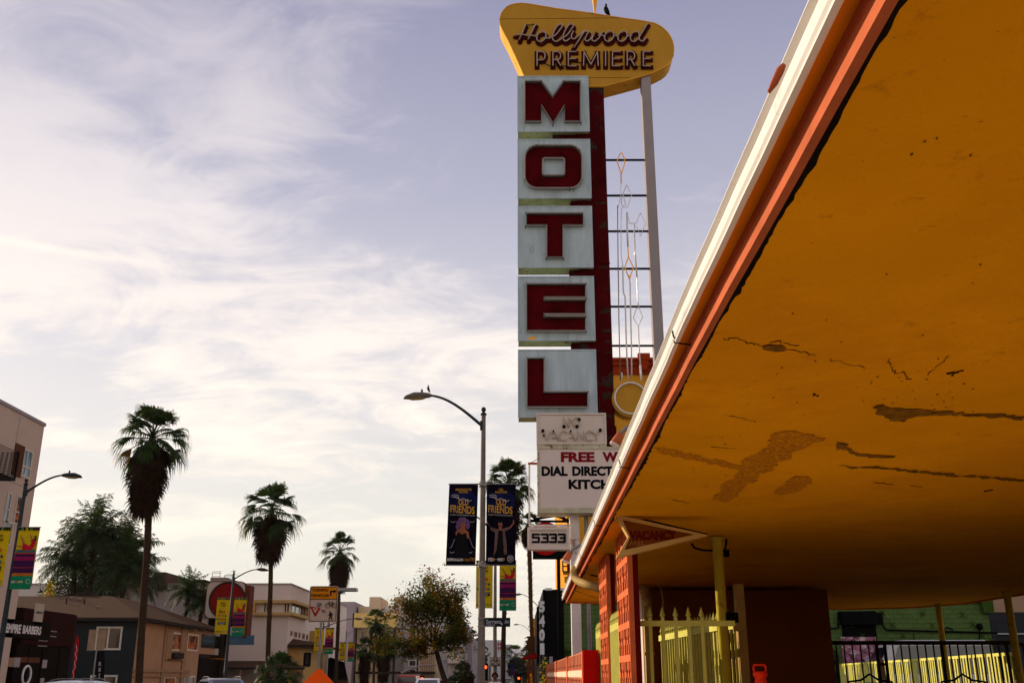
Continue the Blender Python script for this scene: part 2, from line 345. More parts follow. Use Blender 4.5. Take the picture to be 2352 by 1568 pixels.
mat('vent_metal', (0.25,0.20,0.16), 0.6)
mat('roof_box', (0.09,0.055,0.035), 0.9, 0.3, 0.5)
mat('round_red', (0.16,0.003,0.003), 0.5, 0.12, 1)
mat('round_white', (0.40,0.33,0.27), 0.6, 0.06)
mat('round_edge', (0.10,0.025,0.012), 0.6)
brickmat('brick_green', (0.12,0.19,0.05), (0.10,0.165,0.045), (0.06,0.10,0.02))
mat('paint_green', (0.04,0.075,0.012), 0.8, 0.2, 1)
mat('motel_orange', (0.62,0.27,0.022), 0.8, 0.08, 0.6)
mat('cornice_red', (0.30,0.028,0.004), 0.8, 0.15, 1)
brickmat('blockwall_coral', (0.72,0.24,0.12), (0.66,0.21,0.10), (0.50,0.10,0.04), 0.4, 0.2, 'YZ', 0.01)
mat('blockwall_band', (0.80,0.52,0.36), 0.8)
mat('thatch', (0.06,0.034,0.018), 0.95, 0.8, 6, 0.9, 10, stretch=(1,1,5))
mat('awning_red', (0.36,0.008,0.008), 0.6)
mat('numeral_white', (0.66,0.63,0.62), 0.5)
mat('arrow_face', (0.22,0.06,0.006), 0.6, 0.08, 2)
mat('arrow_frame', (0.62,0.40,0.13), 0.5, 0.12, 5)
mat('arrow_ink', (0.12,0.008,0.005), 0.6)
mat('banner_black', (0.004,0.003,0.010), 0.7, 0.4, 2)
mat('banner_blue', (0.006,0.010,0.055), 0.6, 0.6, 2.5)
mat('banner_yellow', (0.50,0.34,0.004), 0.6, 0.10, 1.5)
mat('print_gold', (0.50,0.26,0.03), 0.5, 0.35, 6)
mat('print_white', (0.62,0.58,0.56), 0.5)
mat('print_purple', (0.12,0.06,0.16), 0.6, 0.5, 20)
mat('print_skin', (0.27,0.09,0.045), 0.6)
mat('print_leopard', (0.13,0.07,0.07), 0.6, 0.9, 40)
mat('print_red', (0.42,0.008,0.02), 0.6)
mat('print_magenta', (0.24,0.008,0.06), 0.6)
mat('print_plum', (0.04,0.008,0.045), 0.6)
mat('print_green', (0.008,0.16,0.07), 0.6)
mat('print_slate', (0.04,0.10,0.08), 0.6)
mat('print_orange', (0.62,0.20,0.015), 0.6)
mat('car_silver', (0.55,0.56,0.62), 0.25, 0.02, 1, metal=0.3, coat=0.6)
mat('car_grey', (0.14,0.14,0.18), 0.25, 0.02, 1, metal=0.4, coat=0.6)
mat('van_red', (0.32,0.012,0.010), 0.35, coat=0.5)
mat('van_white', (0.52,0.50,0.48), 0.35, 0.05, coat=0.4)
mat('tyre', (0.01,0.01,0.01), 0.8)
mat('headlight', (0.7,0.7,0.7), 0.2)
mat('light_red', (0.9,0.03,0.01), 0.4, emit=((1.0,0.06,0.01), 4.0))
mat('umbrella_white', (0.6,0.58,0.55), 0.6)
mat('blue_plastic', (0.03,0.22,0.55), 0.5)
mat('poster_print', (0.30,0.12,0.17), 0.7, 0.9, 4, stain=[((0.62,0.45,0.50), 3, 0.52, 0.05), ((0.03,0.01,0.01), 4.5, 0.60, 0.05)])
mat('skin', (0.16,0.07,0.045), 0.5)
mat('hair_red', (0.05,0.007,0.005), 0.6)
mat('shirt_white', (0.62,0.56,0.50), 0.8)
mat('denim', (0.03,0.04,0.07), 0.85)
mat('far_grey', (0.20,0.20,0.21), 0.9)
mat('far_dark', (0.03,0.03,0.033), 0.9)
mat('far_light', (0.42,0.40,0.42), 0.9)
mat('far_lime', (0.16,0.36,0.03), 0.8)
# ================================================================ ground and street
g = MB(); g.quad((-3500,-60,-0.02),(3500,-60,-0.02),(3500,7100,-0.02),(-3500,7100,-0.02)); struct('ground', g, 'earth')
g = MB(); g.quad((-18.2,-40,0),(-1.45,-40,0),(-1.45,1400,0),(-18.2,1400,0)); struct('road', g, 'asphalt')
g = MB(); g.box(-24.4, -18.35, -40, 1400, -0.015, 0.14); struct('far_pavement', g, 'concrete')
g = MB(); g.use('concrete').box(-1.3, 1.02, -40, 9.5, -0.015, 0.14); g.use('terrazzo').box(-1.3, 1.02, 9.5, 1400, -0.015, 0.14); struct('near_pavement', g, None)
g = MB(); g.box(-1.45, -1.3, -40, 1400, -0.015, 0.145); g.box(-18.35, -18.2, -40, 1400, -0.015, 0.145); struct('kerb', g, 'kerb_concrete')
g = MB(); g.box(1.02, 4.2, -12, 9.0, -0.01, 0.135); struct('forecourt', g, 'concrete'); g = MB(); g.box(1.021, 22, -12, 44, -0.012, 0.128); struct('parking_lot', g, 'asphalt')
w = MB(); w.box(11.5, 20, -14, 14, 0.128, 6.6); w.box(-0.2, 20, -15.5, -14.01, 0.128, 6.6); w.build('sky_blocker', 'office_wall', label='unseen orange walls added right of the canopy and behind to block sky light', cat='building')  # unseen walls, added to keep sky light off the soffit
g = MB()
for i in range(40): g.quad((-13.6,2+i*9,0.004),(-13.45,2+i*9,0.004),(-13.45,5+i*9,0.004),(-13.6,5+i*9,0.004)); g.quad((-6.6,2+i*9,0.004),(-6.45,2+i*9,0.004),(-6.45,5+i*9,0.004),(-6.6,5+i*9,0.004))
struct('lane_line', g, 'road_paint')
g = MB(); g.quad((-10.3,-40,0.004),(-10.18,-40,0.004),(-10.18,400,0.004),(-10.3,400,0.004)); g.quad((-10.0,-40,0.004),(-9.88,-40,0.004),(-9.88,400,0.004),(-10.0,400,0.004)); struct('centre_line', g, 'yellow_paint')
g = MB(); g.box(-5.6, -3.5, 19.5, 30, 0.0, 0.16); struct('traffic_island', g, 'kerb_concrete')

# ================================================================ motel office with its big canopy
office = thing('motel_office', (3.4, 16.3, 0.13), 'orange motel office under a huge flat canopy with white gutter and peeling amber underside', 'building')
SOFZ = CAMH+1.345
ST = [(-5.5, -0.019), (3.85, -0.017), (8.0, 0.030), (12.0, 0.075), (16.0, 0.118), (19.8, 0.165)]
def edx(Y):
    for (a, p), (b, q) in zip(ST, ST[1:]):
        if Y <= b: return p+(q-p)*(Y-a)/(b-a)
    return ST[-1][1]
def sweep(prof, st=ST, closed=True):
    m = MB(); n = len(prof); vs_ = [(x+dx, Y, CAMH+h) for (Y, dx) in st for (x, h) in prof]
    fs = []
    for i in range(len(st)-1):
        for j in range(n if closed else n-1): fs.append((i*n+j, i*n+(j+1) % n, (i+1)*n+(j+1) % n, (i+1)*n+j))
    m.add(vs_, fs)
    if closed:
        for k in (0, len(st)-1): m.poly([vs_[k*n+j] for j in range(n)])
    return m
GP = [(0.700,1.4925),(0.697,1.4825),(0.721,1.476),(0.721,1.456),(0.701,1.443),(0.697,1.425),(0.700,1.399),(0.708,1.388),(0.722,1.385),(0.722,1.382),(0.701,1.379),(0.702,1.371),(0.713,1.369),(0.722,1.372),(0.722,1.4925)]
stg = [(Y, dx) for Y, dx in ST]
stg[1:1] = [(1.5, -0.017), (3.4, -0.018)]; stg.insert(4, (4.4, -0.009))
rg = random.Random(31); stg = sorted(set(stg+[(y_/4, edx(y_/4)+rg.uniform(-.0012,.0012)) for y_ in range(2, 79) if all(abs(y_/4-a_[0]) > .1 for a_ in stg)]))
gut = sweep(GP, stg).build('gutter', 'gutter_white', office)
def jointY(u, v): return PZ(u, v, CAMH+1.42).y
for (u, v) in ((1565, 762), (1421, 1056), (1365, 1194), (1330, 1271), (1309, 1320)):
    Y = jointY(u, v); dx = edx(Y); mj = MB()
    prof = [(x-0.003, h) for x, h in GP[5:13]]+[(0.78, 1.3595)]
    mj.tube([(x+dx, Y, CAMH+h) for x, h in prof], 0.0035, 5)
    mj.build('gutter_joint', 'joint_black', gut)
# swollen joint where the gutter bends
mj = MB(); mj.tube([(0.703, 3.62, CAMH+1.40), (0.699, 3.70, CAMH+1.405), (0.698, 3.82, CAMH+1.408), (0.699, 3.9, CAMH+1.405), (0.703, 4.0, CAMH+1.40)], [0.008, 0.016, 0.019, 0.016, 0.008], 12)
mj.build('gutter_connector', 'gutter_white', gut, smooth=True)
sweep([(0.712,1.3725),(0.776,1.402),(0.776,1.404),(0.73,1.404)]).build('fascia_underside', 'fascia_orange', office)
rr = random.Random(5)
stb = []
for i in range(61):
    Y = -5.5+(19.75+5.5)*i/60; stb.append((Y, edx(Y)+rr.uniform(-0.0015, 0.0015)))
sweep([(0.772,1.305),(0.7995,1.3055),(0.7995,1.36),(0.772,1.4015)], stb).build('trim_board', 'trim_red', office)
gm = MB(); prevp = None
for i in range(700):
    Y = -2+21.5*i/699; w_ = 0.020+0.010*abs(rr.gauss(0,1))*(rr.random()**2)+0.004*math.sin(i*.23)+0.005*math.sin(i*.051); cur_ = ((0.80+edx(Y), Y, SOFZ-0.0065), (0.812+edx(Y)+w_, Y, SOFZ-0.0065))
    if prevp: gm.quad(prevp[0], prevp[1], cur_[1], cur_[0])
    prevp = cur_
gm.build('ragged_strip', 'joint_black', office)  # ragged black strip on the soffit along the trim board
# soffit: a subdivided sheet that sags and ripples a little
inner = [(0.799+edx(Y), Y) for Y, _ in ST]
far = [(1.05, 19.85), (3.0, 20.3), (5.2, 21.3), (7.0, 21.9), (8.2, 21.3), (8.75, 20.2)]
so = MB(); nx, ny = 40, 80
def soft(i, j):
    Y0 = -5.5+j/(ny)*25.4; a = 0.799+edx(Y0); X = a+(8.75-a)*i/nx
    yy = Y0
    if j == ny:
        for (xa, ya), (xb, yb) in zip([(0.96, 19.8)]+far, far):
            if xa <= X <= xb: yy = ya+(yb-ya)*(X-xa)/(xb-xa)
    z = SOFZ+0.0012*math.sin(X*1.7+0.4*Y0)*math.sin(Y0*0.9+1) - (0.05*math.exp(-((X-4.5)/1.8)**2)*max(0, (Y0-17)/4) )
    return (X, yy, z)
so.add([soft(i, j) for j in range(ny+1) for i in range(nx+1)], [(j*(nx+1)+i, (j+1)*(nx+1)+i, (j+1)*(nx+1)+i+1, j*(nx+1)+i+1) for j in range(ny) for i in range(nx)])
soffit = so.build('soffit', 'soffit_paint', office, smooth=True)
rf = MB(); top = [(0.724+edx(Y), Y) for Y, _ in ST]+far+[(8.9, -5.5)]
rf.prism([(x, y, CAMH+1.406) for x, y in top], (0, 0, 0.066)); rf.build('canopy_roof', 'roofing', office)
ef = MB()
pts = [(0.96, 19.8)]+far+[(8.80, 16), (8.80, -5.5)]
for (xa, ya), (xb, yb) in zip(pts, pts[1:]):
    d = Vector((yb-ya, -(xb-xa), 0)).normalized()*0.03*-1
    ef.prism([(xa, ya, SOFZ-0.03), (xb, yb, SOFZ-0.03), (xb, yb, CAMH+1.475), (xa, ya, CAMH+1.475)], d)
ef.build('edge_board', 'fascia_orange', office)
# peeled paint: irregular patches a few millimetres under the soffit
c3s = crop(3000, 1400, 1.5684); c2s = crop(2350, 1700, 2.614); c4s = crop(2400, 1000, 1.96)
def jag(pts, z, rnd, n=6, amp=0.035):
    ps = [PZ(u, v, z) for u, v in pts]; o = []
    for a, b in zip(ps, ps[1:]+ps[:1]):
        ln = (b-a).length
        k = max(2, min(16, int(ln/0.03)))
        for i in range(k):
            p = a.lerp(b, i/k); q = min(amp, ln*0.16); o.append(Vector((p.x+rnd.uniform(-q, q)*0.5, p.y+rnd.uniform(-q, q), z)))
    return o
rp_ = random.Random(3)
PATCH = [(c2s, [(690,230),(800,240),(1000,285),(1200,330),(1400,370),(1560,405),(1699,430),(1800,455),(1850,505),(1780,520),(1699,480),(1500,455),(1300,410),(1100,365),(900,330),(740,290)], 'peel_plaster'),
 (c2s, [(1530,520),(1600,480),(1700,500),(1710,590),(1640,640),(1600,700),(1540,760),(1480,800),(1400,800),(1310,770),(1320,730),(1400,700),(1400,640),(1430,600),(1520,560)], 'peel_plaster'),
 (c3s, [(150,520),(250,505),(370,530),(480,560),(390,590),(340,620),(280,640),(260,680),(180,700),(140,760),(60,775),(20,840),(-40,820),(-60,700),(60,640),(110,600)], 'peel_plaster'),
 (c3s, [(150,895),(200,850),(280,790),(350,795),(400,820),(330,870),(270,900),(200,910)], 'peel_plaster'),
 (c3s, [(790,350),(830,345),(890,365),(1000,370),(1180,388),(1400,398),(1560,405),(1719,420),(1719,440),(1600,430),(1450,412),(1200,412),(1060,415),(990,430),(960,455),(900,440),(810,410)], 'peel_dark'),
 (c3s, [(545,575),(610,590),(640,630),(700,655),(800,662),(910,665),(890,680),(760,675),(660,660),(590,625),(540,620)], 'peel_dark'),
 (c3s, [(550,722),(620,732),(720,735),(800,730),(900,745),(1050,758),(1250,778),(1450,795),(1640,805),(1719,815),(1719,825),(1600,818),(1400,800),(1200,784),(1000,762),(880,750),(780,745),(650,742)], 'peel_dark'),
 (c4s, [(1270,755),(1330,748),(1430,755),(1460,785),(1400,800),(1330,795),(1280,780)], 'peel_dark')]
for k, (cv, pts, mm) in enumerate(PATCH):
    pm = MB(); z = SOFZ-0.0025-0.0005*k; pm.poly(jag([cv(x, y) for x, y in pts], z, rp_)); pm.build('peeled_patch', mm, soffit)
rc = random.Random(8)
def crackline(cv, pts, r=0.0025):
    ps = []
    for (a, b) in zip(pts, pts[1:]):
        for i in range(6):
            t = i/6; u, v = cv(a[0]+(b[0]-a[0])*t, a[1]+(b[1]-a[1])*t); p = PZ(u, v, SOFZ-0.002); ps.append(p+Vector((rc.uniform(-.01,.01), rc.uniform(-.02,.02), 0)))
    q = MB(); q.tube(ps, [r*rc.uniform(0.3, 1) for _ in ps], 4); q.build('hairline_crack', 'crack', soffit)
crackline(c3s, [(200,0),(330,10),(440,40)]); crackline(c3s, [(500,55),(620,85),(760,120)], .002); crackline(c3s, [(1110,160),(1180,100),(1280,15)], .0022); crackline(c3s, [(940,140),(1020,195)], .004); crackline(c3s, [(870,60),(890,130),(960,150)])
crackline(c3s, [(1240,140),(1340,130)], .008); crackline(c3s, [(1255,160),(1300,138)], .006); crackline(c3s, [(400,275),(425,290)], .005); crackline(c3s, [(1475,880),(1530,875)], .01); crackline(c3s, [(1000,850),(1100,858)], .004); crackline(c3s, [(780,830),(920,845)], .004)
crackline(c4s, [(960,690),(1080,700),(1200,735),(1280,765)], .003); crackline(c4s, [(1350,715),(1440,730),(1568,765)], .003); crackline(c4s, [(1000,1300),(1130,1320),(1250,1355)], .0022); crackline(c2s, [(1300,220),(1420,230),(1590,250)], .003); crackline(c2s, [(890,775),(1000,800),(1075,818)], .004)
crackline(crop(2100,2300,3.6375), [(740,225),(850,265),(960,300),(1065,325)], .01); crackline(crop(2100,2300,3.6375), [(950,-10),(1065,10)], .02)
sp = MB()
for _ in range(90):    # small chips
    u, v = rc.choice([(rc.uniform(1690, 2330), rc.uniform(560, 1130)), (rc.uniform(1900, 2300), rc.uniform(60, 400)), (rc.uniform(1950, 2240), rc.uniform(860, 960)), (rc.uniform(1500, 1800), rc.uniform(980, 1130))])
    p = PZ(u, v, SOFZ-0.0022); s_ = rc.uniform(0.002, 0.005)*(0.5+p.y/4)
    if p.x > 1.05: sp.poly([p+Vector((s_*math.cos(t)*rc.uniform(.4,1.2), s_*math.sin(t)*rc.uniform(.5,1.8), 0)) for t in [i*math.pi/3 for i in range(6)]])
sp.build('paint_chips', 'crack', soffit)
# walls of the office
XW0, XW1 = 2.02, 4.93
w = MB(); w.box(XW0+0.02, XW1, 16.30, 19.4, 0.13, SOFZ-0.055); w.build('wall', 'office_wall', office)
w = MB(); w.box(XW0-0.05, XW0+0.018, 16.28, 19.42, 0.13, SOFZ-0.06); w.build('side_wall', 'box_cream', office, label='cream painted side wall in the sun')
w = MB(); w.tube([P(1464,1338,15.9), P(1478,1350,15.95), P(1485,1368,16.0), P(1487,1392,16.0)], 0.075, 12); dp = None
for i in range(7):
    a = i/6*1.35; c0 = P(1462,1382,15.95); p = c0+Vector((0.155*math.sin(a), 0, 0.30*math.cos(a))); w.ball(p, 0.088, 0.088, 0.03, 10, 4)
w.box(P(1478,1400,16.1).x, P(1496,1400,16.1).x, 16.05, 16.2, 0.13, P(1487,1392,16.1).z); w.box(P(1475,1400,16.1).x, P(1498,1400,16.1).x, 16.03, 16.21, P(1487,1503,16.1).z, P(1487,1497,16.1).z)
w.build('downspout', 'pipe_tan', office)
w = MB(); w.tube([P(1466,1342,16.1), P(1490,1337,16.1), P(1510,1340,16.1), P(1519,1352,16.1), P(1523,1380,16.1), P(1524,1568,16.1)], 0.016, 6); w.build('conduit', 'pipe_tan', office)
w = MB(); w.tube([P(1321,1300,13.9), P(1318,1312,13.9), P(1320,1324,13.9), P(1327,1333,13.8), P(1345,1341,13.6), P(1376,1350,13.3)], 0.055, 12)
w.build('gutter_elbow', 'pipe_tan', office, smooth=True)
def round_post(u, v, name='canopy_post', r=0.052, Y=None, m='post_olive'):
    p = PZ(u, v, SOFZ-0.02) if Y is None else Vector((P(u, v, Y).x, Y, SOFZ-0.02)); q = MB(); q.cyl((p.x, p.y, 0.13), (p.x, p.y, SOFZ-0.02), r, 20); q.cyl((p.x, p.y, SOFZ-0.045), (p.x, p.y, SOFZ-0.012), r*1.35, 20)
    return q.build(name, m, office, smooth=False), p
post, pp = round_post(1647, 1235)
q = MB(); q.box(pp.x+0.03, pp.x+0.15, pp.y-0.06, pp.y+0.02, P(1655,1431,10.4).z, P(1655,1408,10.4).z); q.build('intercom_box', 'steel_black', post)
q = MB(); q.tube([P(1588,1247,10.5), P(1596,1258,10.5), P(1615,1263,10.5), P(1645,1264,10.5), P(1664,1264,10.5), P(1668,1250,10.5), P(1668,1236,10.5)], 0.012, 6); q.box(P(1660,1264,10.5).x, P(1673,1264,10.5).x, 10.45, 10.55, P(1660,1278,10.5).z, P(1660,1262,10.5).z); q.build('lamp_bracket', 'steel_black', post)
round_post(2154, 1387, r=0.058); round_post(2312, 1358, r=0.06)
# breeze-block columns under the canopy
def column(Y0, Y1):
    c = MB(); X0 = 1.03; c.use('block_dark'); c.box(X0+0.035, 1.13, Y0+0.002, Y1, 0.13, SOFZ-0.012)
    c.use('block_coral'); pitch = 0.2953; n = 10
    z0 = SOFZ-0.012-pitch*n+0.0
    for k in range(n+1): c.box(X0, X0+0.055, Y0, Y1+0.002, max(0.13, z0+k*pitch-0.03), min(SOFZ-0.012, z0+k*pitch+0.03))
    ncol = 2; wd = (Y1-Y0)/ncol
    for k in range(n):
        za, zb = z0+k*pitch+0.03, z0+(k+1)*pitch-0.03
        if zb < 0.2: continue
        for i in range(ncol+1): c.box(X0+0.001, X0+0.054, max(Y0, Y0+i*wd-0.03), min(Y1, Y0+i*wd+0.03), za, zb)
        for i in range(ncol):
            ya = Y0+i*wd+0.03; yb = ya+wd-0.06; ym = (ya+yb)/2; zm = (za+zb)/2; h = (zb-za)
            for s in (-1, 1):
                c.box(X0+0.004, X0+0.05, ym+s*0.08-0.02, ym+s*0.08+0.02, za, za+h*0.42); c.box(X0+0.004, X0+0.05, ym+s*0.08-0.02, ym+s*0.08+0.02, zb-h*0.30, zb)
            c.box(X0+0.004, X0+0.05, ym-0.018, ym+0.018, zb-h*0.45, zb); c.box(X0+0.003, X0+0.051, ya, ya+0.05, zm-0.025, zm+0.025); c.box(X0+0.003, X0+0.051, yb-0.05, yb, zm-0.025, zm+0.025); c.box(X0+0.003, X0+0.051, ym-0.045, ym+0.045, zm-0.02, zm+0.015)
    c.use('block_dark').box(X0+0.05, 1.131, Y0-0.004, Y0+0.002, 0.13, SOFZ-0.013)
    c.build('block_column', None, office)
column(9.5, 10.55); column(11.8, 12.85)

# ================================================================ fences on the forecourt
def spear(m, x, y, z0, z1, w=0.0125):
    m.box(x-w, x+w, y-w, y+w, z0, z1-0.10); c = Vector((x, y, z1-0.10)); a = 0.026
    ring = [c+Vector((a*math.cos(t), a*math.sin(t), 0.02)) for t in (0, math.pi/2, math.pi, 1.5*math.pi)]
    vs_ = [c+Vector((0,0,-0.015))]+ring+[c+Vector((0,0,0.10))]
    m.add(vs_, [(0,2,1),(0,3,2),(0,4,3),(0,1,4),(1,2,5),(2,3,5),(3,4,5),(4,1,5)])
fn = thing('picket_fence', (1.62, 9.7, 0.13), 'shaded spear topped fence between the nearer block column and the olive post', 'fence')
for u in (1492.8, 1522, 1552, 1582, 1612):
    m = MB(); spear(m, P(u, 1430, 9.7).x, 9.7, 0.15, P(u, 1392, 9.7).z, 0.0155); m.build('picket', 'fence_green', fn)
m = MB(); z = P(1500, 1431, 9.7).z; m.box(1.13, pp.x, 9.685, 9.715, z-0.025, z+0.025); m.build('rail', 'fence_green', fn); m = MB(); m.box(1.13, pp.x, 9.685, 9.715, 0.3, 0.35); m.build('rail', 'fence_green', fn)
def yfence(x0, y0, x1, y1, n, zt, lab, plain=False, w=0.0125, rail=0.07, grp=None, mm='fence_green', zb=0.15, spear_h=True):
    f = thing('picket_fence', ((x0+x1)/2, (y0+y1)/2, 0.13), lab, 'fence', grp)
    for i in range(n):
        t = (i+0.5)/n; m = MB(); spear(m, x0+(x1-x0)*t, y0+(y1-y0)*t, zb, zt, w); m.build('picket', mm, f)
    d = Vector((x1-x0, y1-y0, 0)).normalized(); s = Vector((-d.y, d.x, 0))*0.018
    for z in (zt-0.20, 0.35):
        m = MB(); m.prism([(x0-s.x*1.5, y0-s.y, z), (x1-s.x*1.5, y1-s.y, z), (x1-s.x*1.5, y1-s.y, z+rail), (x0-s.x*1.5, y0-s.y, z+rail)], s*2.5); m.build('rail', mm, f)
    return f
yfence(1.96, 14.2, 2.10, 10.75, 22, 2.24, 'sunlit pale green spear fence running back from the olive post towards the office', rail=0.075)
yfence(1.07, 10.6, 1.07, 11.75, 10, 2.26, 'pale green spear fence filling the gap between the two block columns', w=0.02)
yfence(1.07, 12.9, 1.07, 13.9, 9, 2.26, 'pale green spear fence beyond the farther block column beside the red wall end', w=0.02)
yfence(2.50, 13.3, 2.60, 12.1, 8, 2.32, 'short sunlit spear gate beside the tall tan gate post', rail=0.08)
m = MB(); m.box(P(1692,1400,12).x, P(1712,1400,12).x, 12.0, 12.12, 0.13, P(1700,1340,12).z); m.box(P(1683,1440,12).x, P(1712,1440,12).x, 11.97, 12.0, P(1700,1449,12).z, P(1700,1433,12).z)
m.build('gate_post', 'pipe_tan', label='tall square tan gate post beside the dark office wall', cat='post')
# dark railing behind the canopy and the sunlit parking fence beyond
f = thing('railing', (6.9, 17.45, 0.13), 'dark olive railing crossing in front of the parking fence, seen under the canopy', 'railing')
m = MB(); z = P(2000,1475,17.5).z; m.box(4.95, 8.3, 17.48, 17.52, z-0.035, z+0.03); m.box(8.3, 9.3, 17.48, 17.52, z-0.06, z+0.0); m.build('rail', 'rail_dark', f)
for i in range(31):
    x = 5.08+i*0.136; m = MB(); wd = 0.026 if i in (7, 8, 15, 23) else 0.010; m.box(x-wd, x+wd, 17.49, 17.51, 0.15, z-0.03); m.build('baluster', 'rail_dark', f)
x0, y0, x1, y1 = 12.45, 40.5, 9.35, 19.5
f = thing('parking_fence', ((x0+x1)/2, 30, 0.13), 'sunlit pale yellow steel fence with capped pickets along the parking lot', 'fence')
NP = 21
for i in range(NP):
    a = i/NP; b = (i+0.86)/NP; pa = Vector((x0+(x1-x0)*a, y0+(y1-y0)*a, 0)); pb = Vector((x0+(x1-x0)*b, y0+(y1-y0)*b, 0)); zt = 2.02
    m = MB(); m.prism([pa+Vector((0,0,zt-0.06)), pb+Vector((0,0,zt-0.06)), pb+Vector((0,0,zt)), pa+Vector((0,0,zt))], (0.06, 0, 0))
    for k in range(4):
        q = pa.lerp(pb, (k+0.3)/4); m.box(q.x-0.012, q.x+0.012, q.y-0.03, q.y+0.03, 0.2, zt-0.05)
    m.build('fence_panel', 'fence_green', f)

# ================================================================ breeze-block garden wall
bw = thing('block_wall', (0.93, 21, 0.13), 'long coral breeze-block wall beside the pavement, its bright red end towards us', 'wall')
m = MB(); m.box(0.86, 1.0, 13.34, 30, 0.13, 1.895); m.build('wall_face', 'blockwall_coral', bw)
m = MB(); m.box(0.835, 1.035, 13.22, 13.338, 0.13, 1.905); m.build('wall_end', 'wall_red', bw)
for Y in (13.36, 17.6, 22.6, 29.8):
    m = MB(); m.box(0.83, 0.862, Y, Y+0.16, 0.13, 1.9); m.build('pilaster', 'block_coral', bw)
m = MB(); m.box(0.845, 0.862, 13.55, 29.9, 1.575, 1.665); m.build('band', 'blockwall_band', bw)
m = MB(); rb = random.Random(2)
for i in range(44):
    Y = 13.7+i*0.37; m.box(0.848, 0.8625, Y, Y+0.11, 1.2, 1.56); m.box(0.848, 0.8625, Y, Y+0.11, 1.68, 1.88)
m.build('block_relief', 'blockwall_coral', bw)

# ================================================================ arrow sign hanging from the canopy
YA = 8.9; ar = thing('arrow_sign', (1.25, YA, SOFZ-0.4), 'dark amber notched arrow sign reading VACANCY hung under the canopy', 'sign')
A = [P(*c2s(295,930),YA), P(*c2s(1262,1146),YA), P(*c2s(303,1385),YA), P(*c2s(428,1165),YA)]
Bi = [P(*c2s(365,985),YA), P(*c2s(1120,1140),YA), P(*c2s(388,1302),YA), P(*c2s(446,1166),YA)]
m = MB(); off = Vector((0, 0.11, 0))
for i in range(4):
    a, b, c, d = A[i], A[(i+1) % 4], Bi[(i+1) % 4], Bi[i]
    m.prism([a, b, c, d], off)
m.build('frame', 'arrow_frame', ar)
m = MB(); m.prism([p+Vector((0, 0.02, 0)) for p in Bi], (0, 0.07, 0)); m.build('face', 'arrow_face', ar)
m = MB(); a = P(*c2s(440,1199),YA); b = P(*c2s(937,1199),YA); t = P(*c2s(440,1098),YA); text(m, 'VACANCY', a+Vector((0,0.015,0)), (b.x-a.x, 0, 0), (0, 0, t.z-a.z), 0.07); m.build('lettering', 'arrow_ink', ar)
m = MB()
for ln in ([(445,1250),(460,1212),(475,1245),(500,1208),(512,1250)], [(520,1225),(535,1212),(548,1225),(525,1250),(560,1248)], [(560,1215),(580,1208),(570,1240),(605,1250)]): m.tube([P(*c2s(x,y),YA)+Vector((0,0.016,0)) for x, y in ln], 0.0025, 4)
m.build('scratched_scrawl', 'arrow_frame', ar)
m = MB(); m.tube([P(*c2s(470,955),YA+0.2), P(*c2s(1258,1142),YA+0.2)], 0.009, 5); m.build('cable', 'steel_black', ar)

# flood lights and the small orange cap on the roof edge
def flood(u, v, Y, lab, k=1.0, flip=1):
    b = P(u, v, Y); f = thing('flood_light', b, lab, 'flood light', 'flood lights on the canopy edge')
    m = MB(); m.cyl(b+Vector((-0.01*k,0,0.03*k)), b+Vector((-0.055*k,0,-0.05*k)), 0.028*k, 12, 0.040*k); m.build('shade', 'trim_red', f, smooth=True)
    m = MB(); m.cyl(b+Vector((-0.055*k,0,-0.05*k)), b+Vector((-0.062*k,0,-0.064*k)), 0.041*k, 12); m.build('lens', 'box_cream', f)
    m = MB(); m.tube([b+Vector((-0.01*k,0,0.03*k)), b+Vector((0.03*k,0,0.07*k)), b+Vector((0.12*k,0,0.11*k))], 0.016*k, 8); m.build('bracket', 'steel_grey', f); return f
flood(1429, 1004, 7.4, 'red flood light on the gutter beside the VACANCY box of the sign', 1.0)
flood(1312, 1275, 14.6, 'grey flood light hanging off the gutter near its far end', 1.5)
b = P(1778, 172, 1.95); m = MB(); m.tube([P(1800,150,2.0), P(1792,162,2.0), P(1779,190,2.0), P(1766,212,2.0)], [0.006,0.010,0.009,0.004], 10); m.build('flood_light', 'trim_red', smooth=True, label='orange-red flood light cap poking over the gutter high above us', cat='flood light', group='flood lights on the canopy edge')

# delineator on its low planter wall
pl = P(1746, 1560, 9.0)
m = MB(); m.box(pl.x-0.5, pl.x+0.5, 8.8, 9.4, 0.13, 0.72); m.build('planter_wall', 'wall_red', label='low red planter wall before the office carrying the traffic delineator', cat='planter')
dl = thing('delineator', (pl.x, 9.1, 0.72), 'red plastic traffic delineator with a loop handle before the dark office wall', 'delineator')
def zz_(v): return P(1746, v, 9.1).z
xx = P(1747, 1560, 9.1).x
m = MB(); m.tube([(xx,9.1,0.72),(xx,9.1,0.76),(xx,9.1,0.8),(xx,9.1,zz_(1568)),(xx,9.1,zz_(1563)),(xx,9.1,zz_(1560)),(xx,9.1,zz_(1555)),(xx,9.1,zz_(1550)),(xx,9.1,zz_(1545)),(xx,9.1,zz_(1541))], [0.17,0.17,0.07,0.05,0.056,0.045,0.05,0.062,0.062,0.05], 16); m.build('post', 'delineator', dl, smooth=True)
m = MB(); m.tube([(xx-0.05,9.1,zz_(1544)),(xx-0.052,9.1,zz_(1529)),(xx-0.045,9.1,zz_(1526)),(xx+0.045,9.1,zz_(1526)),(xx+0.052,9.1,zz_(1529)),(xx+0.05,9.1,zz_(1544))], 0.010, 8); m.build('handle', 'delineator', dl, smooth=True)
